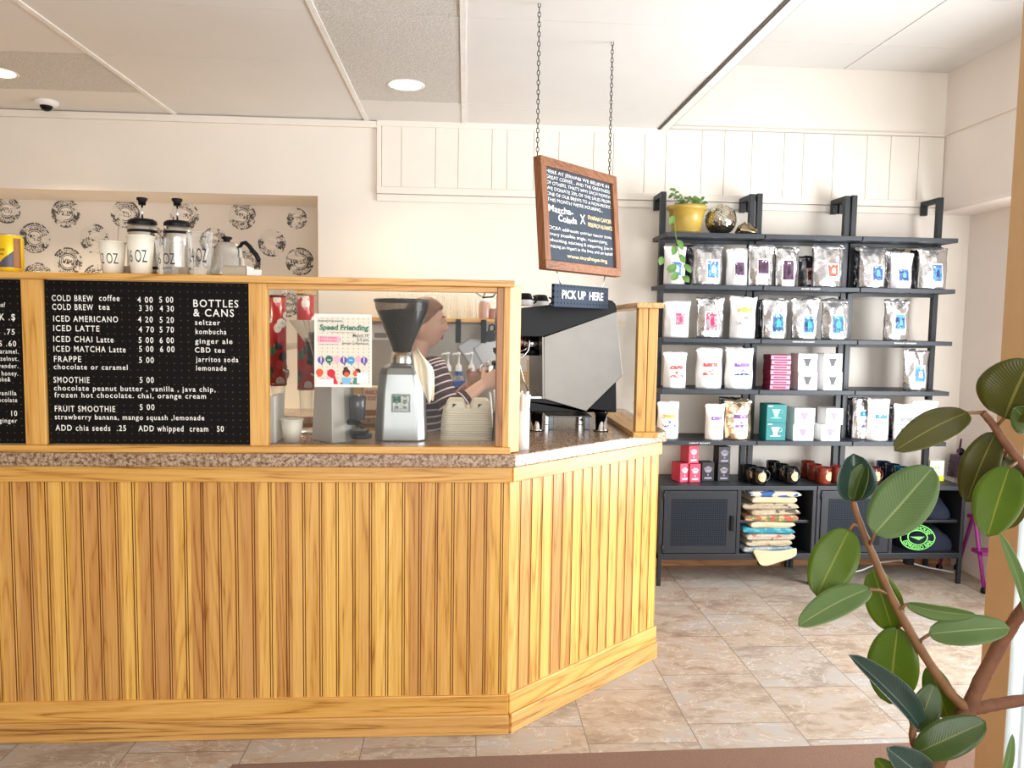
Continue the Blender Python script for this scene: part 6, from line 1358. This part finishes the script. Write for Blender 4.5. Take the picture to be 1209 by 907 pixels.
# ------------------------------------------------------------------ the barista
PYc = 3.50
HC = Vector((at(530.5, 391, PYc).x - 0.112, PYc, at(510, 383, PYc).z)); HYAW = math.radians(-5)
def head_pt(d):
    """unit direction -> point on the head (x forward, y to the left, z up)"""
    x, y, z = d.x * 0.098, d.y * 0.074, d.z * 0.114
    t = max(0.0, -d.z); y *= 1 - 0.40 * t ** 1.3
    if x < 0: x *= 1 - 0.40 * t
    else: x *= 1 - 0.10 * t
    if d.x > 0:
        g = lambda a, s: math.exp(-(a / s) ** 2)
        pz = 0.0
        if -0.034 < z < 0.03: pz = ((0.03 - z) / 0.05) ** 1.1 if z > -0.02 else max(0.0, 1 - (-0.02 - z) / 0.014)
        x += 0.027 * g(y, 0.011 + 0.004 * (z < -0.01)) * min(1, pz)
        x += 0.007 * g(z - 0.032, 0.013) * g(y, 0.05)
        for s_ in (-1, 1): x -= 0.010 * g(y - s_ * 0.031, 0.016) * g(z - 0.012, 0.012)
        x += g(y, 0.022) * (0.009 * g(z + 0.049, 0.0055) + 0.008 * g(z + 0.062, 0.006))
        x += 0.011 * g(y, 0.026) * g(z + 0.092, 0.02)
        for s_ in (-1, 1): x += 0.004 * g(y - s_ * 0.04, 0.02) * g(z + 0.018, 0.02)
    return Vector((x, y, z))
HM = Matrix.Translation(HC) @ Matrix.Scale(0.95, 4) @ Matrix.Rotation(HYAW, 4, 'Z') @ Matrix.Rotation(math.radians(3), 4, 'Y')
def head_grid(b, fn, nu=72, nv=52):
    loops = []
    for i in range(nv + 1):
        t = PI * i / nv; q = max(1e-3, math.sin(t)); loops.append([HM @ fn(Vector((q * math.cos(2 * PI * k / nu), q * math.sin(2 * PI * k / nu), -math.cos(t)))) for k in range(nu)])
    b.loft(loops, True, 0, True)
body = MB(); head_grid(body, head_pt)
for s_ in (-1, 1):
    st = len(body.v); body.ball((0, 0, 0), (0.018, 0.008, 0.030), 14); body.xf(HM @ Matrix.Translation((-0.008, s_ * 0.075, -0.022)) @ Matrix.Rotation(s_ * 0.35, 4, 'Z'), st)
cx0 = HC.x - 0.035
neck0 = Vector((cx0 + 0.012, PYc, HC.z - 0.075)); neck1 = Vector((cx0 - 0.012, PYc, HC.z - 0.165))
body.tube([neck0, (neck0 + neck1) / 2, neck1, neck1 - Vector((0, 0, 0.05))], [0.050, 0.050, 0.056, 0.075], 24)
def torso(b, grow, zlo, zhi_k=1.0):
    zs_ = HC.z - 0.15
    rows = [(zs_ - 0.015, 0.075, 0.060), (zs_ - 0.035, 0.125, 0.075), (zs_ - 0.075, 0.165, 0.092), (zs_ - 0.14, 0.165, 0.102), (zs_ - 0.24, 0.150, 0.108), (zs_ - 0.36, 0.132, 0.098), (zs_ - 0.46, 0.145, 0.104), (zs_ - 0.56, 0.168, 0.115), (zs_ - 0.64, 0.17, 0.115)]
    loops = []
    for z, wy, wx in rows:
        if z < zlo: break
        loops.append([(cx0 + (wx + grow) * math.copysign(abs(math.cos(2 * PI * k / 40)) ** .9, math.cos(2 * PI * k / 40)), PYc + (wy + grow) * math.copysign(abs(math.sin(2 * PI * k / 40)) ** .85, math.sin(2 * PI * k / 40)), z) for k in range(40)])
    b.loft(loops, True, 0, True); return loops
torso(body, 0.0, 0)
S1, E1, W1 = at(512, 437, 3.345), at(532, 484, 3.30), at(569, 455, 3.36)
S2, E2, W2 = at(510, 437, 3.66), at(527, 482, 3.68), at(555, 455, 3.54)
def limb(b, S_, E_, W_, g=0.0, stop=1.0):
    pts, rs = [], []
    for k in range(7): f = k / 6; pts.append(S_.lerp(E_, f)); rs.append(0.050 - 0.012 * f + g)
    for k in range(1, 8):
        f = k / 7 * stop; pts.append(E_.lerp(W_, f)); rs.append(0.037 - 0.011 * f + g)
    b.tube(pts, rs, 18); return pts
limb(body, S1, E1, W1); limb(body, S2, E2, W2)
def hand(b, W_, d, across, n, curl, spread=0.0, th=1):
    """palm from the wrist along d; across = towards the thumb; n = palm side (fingers curl that way)"""
    d = d.normalized(); across = (across - d * across.dot(d)).normalized(); n = (n - d * n.dot(d) - across * n.dot(across)).normalized()
    loops = []
    for f, w, t in ((-0.15, 0.024, 0.020), (0.1, 0.026, 0.017), (0.4, 0.036, 0.016), (0.75, 0.041, 0.014), (1.0, 0.040, 0.011)):
        c = W_ + d * (f * 0.088); loops.append([c + across * (w * math.cos(2 * PI * k / 16)) + n * (t * math.sin(2 * PI * k / 16)) for k in range(16)])
    b.loft(loops, True, 0, True)
    for i, (o, L) in enumerate(((0.030, 0.068), (0.0105, 0.076), (-0.0095, 0.071), (-0.029, 0.056))):
        p = W_ + d * (0.080 - 0.004 * abs(i - 1)) + across * o; a = 0.25 + curl * (0.25 + 0.05 * i); pts = [W_ + d * 0.05 + across * o * 0.8, p]; rs = [0.0085, 0.0088]
        for s_, seg in enumerate((0.42, 0.33, 0.25)):
            dirv = d * math.cos(a) + n * math.sin(a) + across * (0.10 * (1.5 - i) * spread); p = p + dirv.normalized() * (L * seg); pts.append(p); rs.append(0.0082 - 0.0009 * s_); a += curl * (0.62 - 0.08 * s_)
        b.tube(pts, rs, 10)
    p = W_ + d * 0.022 + across * 0.024; q1 = p + (d * 0.55 + across * 0.62 + n * 0.42).normalized() * 0.040; q2 = q1 + (d * 0.80 + across * 0.1 + n * 0.55).normalized() * 0.032; q3 = q2 + (d * 0.75 - across * 0.25 + n * 0.55).normalized() * 0.024
    b.tube([W_ + d * 0.01 + across * 0.006, p, q1, q2, q3], [0.013, 0.0135, 0.0105, 0.0095, 0.0075], 10)
JUG = at(579, 437, 3.445)
hand(body, W1, (at(586, 446, 3.40) - W1), Vector((-0.15, 0.1, 1.0)), Vector((0.1, 1.0, 0.2)), 0.85)
hand(body, W2, (at(571, 442, 3.49) - W2), Vector((-0.2, -0.1, 1.0)), Vector((0.15, -1.0, 0.1)), 0.8)
hz = HC.z - 0.66
for s_ in (-1, 1):
    hip = Vector((cx0, PYc + s_ * 0.095, hz - 0.06)); kn = Vector((cx0 + 0.02, PYc + s_ * 0.10, 0.46)); an_ = Vector((cx0 - 0.02, PYc + s_ * 0.105, 0.09))
    body.tube([hip + Vector((0, 0, 0.1)), hip, hip.lerp(kn, .5), kn, kn.lerp(an_, .35), an_, an_ - Vector((0, 0, .05))], [0.085, 0.085, 0.07, 0.052, 0.054, 0.036, 0.036], 18)
pe = thing('person', 'barista in a dark striped long-sleeved top, in profile, holding a small jug behind the glass', 'person', (cx0, PYc, 0))
M_SKIN = flat('skin', (216, 168, 142), 0.5, var=0.04, sc=30, Subsurface_Weight=0.08, Subsurface_Radius=(0.3, 0.12, 0.06))
bo = body.build('body', M_SKIN, pe, world=True)
md = bo.modifiers.new('remesh', 'REMESH'); md.mode = 'VOXEL'; md.voxel_size = 0.0042; md.use_smooth_shade = True
md = bo.modifiers.new('smooth', 'SMOOTH'); md.factor = 0.5; md.iterations = 3
def pp(b, name, m, lab=None, **k):
    o = b.build(name, m, pe, world=True, **k)
    if lab: o['label'] = lab
    return o
# hair: scalp shell drawn back into a low bun
def hair_in(p):
    x, z = p.x, p.z
    if z > 0.088: return True
    if z > -0.002: return x < 0.010 + 0.070 * (max(0, z) / 0.088) ** 0.7
    return z > -0.085 and x < -0.026 + 0.12 * z
b = MB(); nu, nv = 72, 52; vs = []; loc = []
for i in range(nv + 1):
    t = PI * i / nv; q = max(1e-3, math.sin(t))
    for k in range(nu):
        d = Vector((q * math.cos(2 * PI * k / nu), q * math.sin(2 * PI * k / nu), -math.cos(t))); p = head_pt(d); loc.append(p.copy())
        gr = 0.011 + 0.0018 * math.sin(34 * math.atan2(d.y, d.z + 1.2) ) ; vs.append(HM @ (p * (1 + gr / max(0.05, p.length))))
fs = []
for i in range(nv):
    for k in range(nu):
        idx = (i * nu + k, i * nu + (k + 1) % nu, (i + 1) * nu + (k + 1) % nu, (i + 1) * nu + k)
        if all(hair_in(loc[j]) for j in idx): fs.append(idx)
b.add(vs, fs, 0, True)
M_HAIR = flat('auburn_hair', (122, 78, 50), 0.45, var=0.25, sc=60)
g = G('hair_strands'); v = g.obj(); n1 = g.noise(g.mapv(v, (4, 40, 40)), 5, 3)
g.set(Base_Color=g.ramp(n1, [(0.3, (92, 54, 34)), (0.55, (134, 86, 56)), (0.75, (164, 112, 76))]), Roughness=0.42); g.bump(n1, 0.5, 0.004); M_HAIR = g.m
hair = pp(b, 'hair', M_HAIR, solid=0.010)
b = MB(); b.ball((0, 0, 0), (0.034, 0.036, 0.036), 18); b.xf(HM @ Matrix.Translation((-0.108, 0, -0.045))); o = b.build('hair_bun', M_HAIR, hair); o.location = -Vector(pe.location)
for s_ in (-1, 1):
    ep_ = head_pt(Vector((0.86, s_ * 0.42, 0.10)).normalized()); ep_ = Vector((ep_.x - 0.004, s_ * 0.031, 0.011))
    b = MB(); b.ball((0, 0, 0), (0.0095, 0.0125, 0.0085), 16); b.xf(HM @ Matrix.Translation(ep_)); e_ = pp(b, 'eye', flat('eye_white', (226, 218, 210), 0.2))
    b = MB(); b.ball((0, 0, 0), (0.003, 0.0055, 0.0055), 14); b.xf(HM @ Matrix.Translation(ep_ + Vector((0.0078, 0, -0.001)))); o = b.build('iris', flat('iris_brown', (52, 36, 26), 0.2), e_); o.location = -Vector(pe.location)
    b = MB(); pts = [head_pt(Vector((0.9, s_ * yy, zz)).normalized()) * 1.012 for yy, zz in ((0.17, 0.34), (0.33, 0.38), (0.52, 0.32))]; b.tube([HM @ q for q in pts], [0.003, 0.004, 0.002], 8); pp(b, 'eyebrow', M_HAIR)
b = MB()
for zz, ry, rz_ in ((-0.0490, 0.021, 0.0050), (-0.0615, 0.018, 0.0058)):
    st = len(b.v); b.ball((0, 0, 0), (0.006, ry, rz_), 16); xs_ = head_pt(Vector((0.88, 0, zz / 0.114)).normalized()).x; b.xf(HM @ Matrix.Translation((xs_ + 0.000, 0, zz)), st)
pp(b, 'lips', flat('lips', (186, 104, 96), 0.45))
# striped top
M_STRIPE = mk_stripe('striped_jersey', (70, 44, 48), (222, 200, 194), 0.031, 0.20)
b = MB(); loops = torso(b, 0.012, hz + 0.0); b.att['s'] = [p.z for p in b.v]; pp(b, 'shirt', M_STRIPE)
b = MB(); b.tube([(cx0 + 0.083 * math.cos(a), PYc + 0.088 * math.sin(a), HC.z - 0.152 - 0.018 * math.cos(a) * 1.0) for a in [2 * PI * k / 28 for k in range(28)]], 0.011, 8, ring=True); pp(b, 'neckband', flat('jersey_dark', (70, 44, 48), 0.9))
for (S_, E_, W_, stp) in ((S1, E1, W1, 0.52), (S2, E2, W2, 0.62)):
    b = MB(); pts = limb(b, S_ + (S_ - E_).normalized() * 0.02, E_, W_, 0.012, stp); acc = 0; cum = [0]
    for i in range(1, len(pts)): acc += (pts[i] - pts[i - 1]).length; cum.append(acc)
    b.att['s'] = [c for c in cum for _ in range(18)]
    st = len(b.v); b.ball(S_, 0.062, 18); b.att['s'] += [0.006 + (p - S_).dot((E_ - S_).normalized()) for p in b.v[st:]]
    pp(b, 'sleeve', M_STRIPE)
b = MB()
M_TROU = flat('dark_trousers', (40, 42, 52), 0.9)
loops = []
for z, wy, wx in ((hz + 0.03, 0.182, 0.126), (hz - 0.06, 0.19, 0.13), (hz - 0.13, 0.185, 0.12)): loops.append([(cx0 + wx * math.cos(2 * PI * k / 32), PYc + wy * math.sin(2 * PI * k / 32), z) for k in range(32)])
b.loft(loops, True, 0, True)
for s_ in (-1, 1):
    hip = Vector((cx0, PYc + s_ * 0.095, hz - 0.08)); kn = Vector((cx0 + 0.02, PYc + s_ * 0.10, 0.46)); an_ = Vector((cx0 - 0.02, PYc + s_ * 0.105, 0.075))
    b.tube([hip, hip.lerp(kn, .5), kn, kn.lerp(an_, .5), an_], [0.095, 0.082, 0.066, 0.062, 0.056], 18)
pp(b, 'trousers', M_TROU)
for s_ in (-1, 1):
    b = MB(); loops = []
    for f, w_, h_ in ((0, .030, .05), (.1, .04, .075), (.35, .042, .085), (.6, .046, .06), (.85, .044, .045), (1, .026, .03)):
        x = cx0 - 0.09 + 0.26 * f; loops.append([(x, PYc + s_ * 0.105 + w_ * math.cos(2 * PI * k / 14), max(0.0, h_ * .5 + h_ * .5 * math.sin(2 * PI * k / 14))) for k in range(14)])
    b.loft(loops, True, 0, True); pp(b, 'shoe', M_BLACK)
t = thing('milk_jug', 'small steel jug held in both hands by the barista', 'jug', tuple(JUG - Vector((0, 0, 0.035))))
b = MB(); b.lathe([(0.001, -0.012), (0.026, -0.012), (0.029, 0.0), (0.028, 0.05), (0.024, 0.078), (0.022, 0.078), (0.026, 0.05), (0.026, 0.0), (0.001, -0.008)], n=28); b.build('body', M_STEEL, t)
b = MB(); b.tube([(-0.027, 0, 0.06), (-0.045, 0, 0.055), (-0.047, 0, 0.025), (-0.028, 0, 0.01)], 0.004, 8); b.build('handle', M_STEEL, t)
# ------------------------------------------------------------------ rubber plant in the foreground
RPx, RPy = at(1105, 907, 1.62).x, 1.62
rp = thing('rubber_plant', 'tall rubber plant with broad glossy leaves in the right foreground', 'plant', (RPx, RPy, 0))
RO = Vector(rp.location)
M_LT = mk_leaf('rubber_leaf_top', (48, 72, 30), (70, 92, 34), (128, 134, 74), 0.26, 0.30)
M_LO = mk_leaf('rubber_leaf_backlit', (62, 66, 22), (84, 80, 26), (140, 134, 70), 0.3, 0.35)  # olive backlight tone of the top leaves put into the leaf colour
M_LU = mk_leaf('rubber_leaf_underside', (84, 112, 62), (104, 130, 72), (160, 172, 118), 0.5, 0.30)
M_LY = mk_leaf('rubber_leaf_young', (72, 100, 16), (96, 124, 20), (152, 158, 60), 0.34, 0.42)
M_LD = mk_leaf('rubber_leaf_dark_gloss', (30, 50, 44), (44, 66, 58), (96, 116, 104), 0.14, 0.12)
M_BARK = flat('rubber_bark', (106, 66, 42), 0.75, var=0.2, sc=40, bump=0.5, bsc=90); M_GSTEM = flat('rubber_green_stem', (116, 80, 48), 0.6, var=0.15, sc=30); M_RED = flat('rubber_red_sheath', (120, 34, 28), 0.5)
def P3(u, v, y=1.62): return at(u, v, y)
def stem(pts, r, m, name='stem'):
    # smooth the polyline
    q = [Vector(p) for p in pts]
    for _ in range(2):
        n_ = [q[0]]
        for a, c in zip(q, q[1:]): n_ += [a.lerp(c, .25), a.lerp(c, .75)]
        n_.append(q[-1]); q = n_
    rs = [r[0] + (r[1] - r[0]) * i / (len(q) - 1) for i in range(len(q))]
    rs = [x * (1 + 0.06 * math.sin(i * 2.3)) for i, x in enumerate(rs)]
    b = MB(); b.tube([p - RO for p in q], rs, 12); return b.build(name, m, rp)
J = P3(1143, 838)
stem([(RPx, RPy, 0.30), P3(1092, 960, 1.62), P3(1104, 905), P3(1118, 872), J], (0.020, 0.018), M_BARK, 'trunk')
stem([J + Vector((0, 0, -.01)), P3(1152, 815), P3(1183, 757), P3(1199, 732, 1.60), P3(1216, 708, 1.58), P3(1250, 650, 1.56), P3(1245, 590, 1.56), P3(1209, 552, 1.56), P3(1187, 523, 1.56), P3(1172, 500, 1.56), P3(1160, 487, 1.56)], (0.0175, 0.007), M_BARK)
stem([J, P3(1157, 836), P3(1175, 832), P3(1212, 826), P3(1260, 822)], (0.0145, 0.012), M_BARK)
stem([J, P3(1124, 822), P3(1100, 788), P3(1075, 747), P3(1052, 705), P3(1036, 668), P3(1022, 635), P3(1010, 604), P3(1006, 586)], (0.0125, 0.006), M_GSTEM)
stem([P3(1112, 888), P3(1095, 898, 1.58), P3(1082, 885, 1.55), P3(1076, 872, 1.55), P3(1079, 850, 1.55)], (0.010, 0.006), M_GSTEM)
stem([P3(1079, 868, 1.55), P3(1080, 855, 1.55), P3(1086, 838, 1.55)], (0.006, 0.002), M_RED, 'leaf_sheath')
def rleaf(bu, bv, tu, tv, wpx, m, yb=1.62, yt=None, roll=0.0, fold=0.10, curl=0.05, pet=None, lab=None, shape=1.0):
    yt = yb - 0.03 if yt is None else yt
    B_, T_ = P3(bu, bv, yb) - RO, P3(tu, tv, yt) - RO; d = (T_ - B_).normalized(); L = (T_ - B_).length
    view = (CO - (RO + (B_ + T_) / 2)).normalized(); up = (view - d * view.dot(d)).normalized(); up = Matrix.Rotation(roll, 3, d) @ up; s = d.cross(up)
    w = wpx / FPX * yb * 0.5; b = MB(); vs, uv = [], []; n = 22; cols = [-1, -.75, -.5, -.25, -.04, .04, .25, .5, .75, 1]
    for j in range(n + 1):
        f = j / n; ww = w * max(0.015, (math.sin(PI * f ** (0.95 * shape)) ** 0.5)) if f < 0.955 else w * max(0.012, (math.sin(PI * 0.955 ** (0.95 * shape)) ** 0.5) * ((1 - f) / 0.045) ** 1.2)
        if f == 0: ww = w * 0.02
        for c in cols:
            vs.append(B_ + d * (L * f) + s * (c * ww) + up * (abs(c) ** 1.5 * ww * fold * 2 + curl * L * math.sin(PI * f) - 0.02 * L * f * f) + up * (0.03 * ww * math.sin(f * 11 + c * 3) * abs(c)))
            uv.append((0.5 + c * .5, f))
    k = len(cols); b.add(vs, [(j * k + i, j * k + i + 1, (j + 1) * k + i + 1, (j + 1) * k + i) for j in range(n) for i in range(k - 1)], 0, True); b.uv = uv
    o = b.build('leaf', m, rp, solid=0.0009)
    if lab: o['label'] = lab
    if pet:
        b = MB(); pts = [P3(u, v, y) - RO for u, v, y in pet] + [B_ + d * (0.02 * L)]; b.tube(pts, [0.0036] * len(pts), 8); b.build('petiole', M_GSTEM, o)
    return o
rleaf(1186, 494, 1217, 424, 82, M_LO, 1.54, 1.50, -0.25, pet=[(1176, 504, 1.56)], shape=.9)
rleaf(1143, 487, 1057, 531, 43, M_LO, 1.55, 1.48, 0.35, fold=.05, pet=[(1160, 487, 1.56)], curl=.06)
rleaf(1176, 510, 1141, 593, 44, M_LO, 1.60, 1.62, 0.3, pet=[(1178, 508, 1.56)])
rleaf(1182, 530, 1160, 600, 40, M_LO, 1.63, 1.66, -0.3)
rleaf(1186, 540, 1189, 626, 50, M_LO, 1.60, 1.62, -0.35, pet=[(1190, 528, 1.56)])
rleaf(1192, 551, 1166, 633, 54, M_LY, 1.53, 1.48, 0.15, pet=[(1200, 546, 1.55)], curl=.04)
rleaf(1222, 506, 1198, 482, 36, M_LT, 1.54, 1.50, 0)
rleaf(1032, 631, 1101, 552, 64, M_LU, 1.58, 1.54, -0.1, fold=.06, curl=-.03, pet=[(1026, 645, 1.62)], lab='pale underside of a broad leaf')
rleaf(1006, 592, 1008, 536, 46, M_LD, 1.615, 1.60, 0.25, fold=.35, curl=.05, shape=1.1, lab='folded dark bud leaf at the tip')
rleaf(1008, 592, 1022, 548, 30, M_LT, 1.60, 1.585, -0.5, fold=.25, curl=.05)
stem([P3(1007, 600), P3(1004, 580), P3(997, 566)], (0.004, 0.001), M_RED, 'leaf_sheath')
rleaf(1003, 625, 964, 704, 54, M_LY, 1.62, 1.60, 0.05, fold=.05, pet=[(1017, 622, 1.62), (1008, 619, 1.62)])
rleaf(1027, 695, 943, 738, 37, M_LU, 1.58, 1.52, 0.35, fold=.08, curl=.07, pet=[(1049, 702, 1.62), (1038, 697, 1.60)])
rleaf(1030, 672, 1054, 745, 44, M_LY, 1.66, 1.68, -0.1)
rleaf(1069, 713, 1152, 727, 26, M_LU, 1.60, 1.55, 0.75, fold=.12, pet=[(1058, 722, 1.62)])
rleaf(1096, 749, 1192, 741, 38, M_LU, 1.59, 1.52, -0.2, fold=.08, curl=.05, pet=[(1085, 765, 1.62), (1088, 755, 1.61)])
rleaf(1060, 740, 1050, 832, 60, M_LY, 1.66, 1.67, 0.1, fold=.06, pet=[(1068, 735, 1.63)])
rleaf(1098, 785, 1120, 850, 36, M_LY, 1.66, 1.68, 0.1)
rleaf(1080, 864, 1103, 808, 36, M_LT, 1.60, 1.62, 0.35)
rleaf(1086, 858, 1005, 774, 34, M_LD, 1.53, 1.46, 0.55, fold=.4, curl=.04, shape=.8, lab='narrow glossy dark leaf folded along its length')
rleaf(1080, 890, 1164, 852, 45, M_LT, 1.53, 1.49, 0.0, fold=.08, curl=.05, pet=[(1078, 882, 1.55)])
rleaf(1095, 925, 1048, 884, 44, M_LD, 1.50, 1.46, 0.2, fold=.2, curl=.1, shape=1.1)
rleaf(1060, 925, 1034, 896, 26, M_LY, 1.52, 1.50, 0)
rleaf(1213, 728, 1181, 630, 15, M_LU, 1.52, 1.48, 0.5, fold=.3, curl=.05)
rleaf(1180, 930, 1196, 868, 12, M_LU, 1.40, 1.38, 0.5, fold=.2)
# pot standing on the floor below the frame
b = MB(); b.lathe([(0.001, 0.0), (0.13, 0), (0.135, 0.01), (0.165, 0.30), (0.175, 0.30), (0.175, 0.34), (0.160, 0.34), (0.155, 0.31), (0.001, 0.31)], (0, 0, 0.0095), n=40); b.build('pot', flat('terracotta', (150, 90, 64), 0.8), rp)
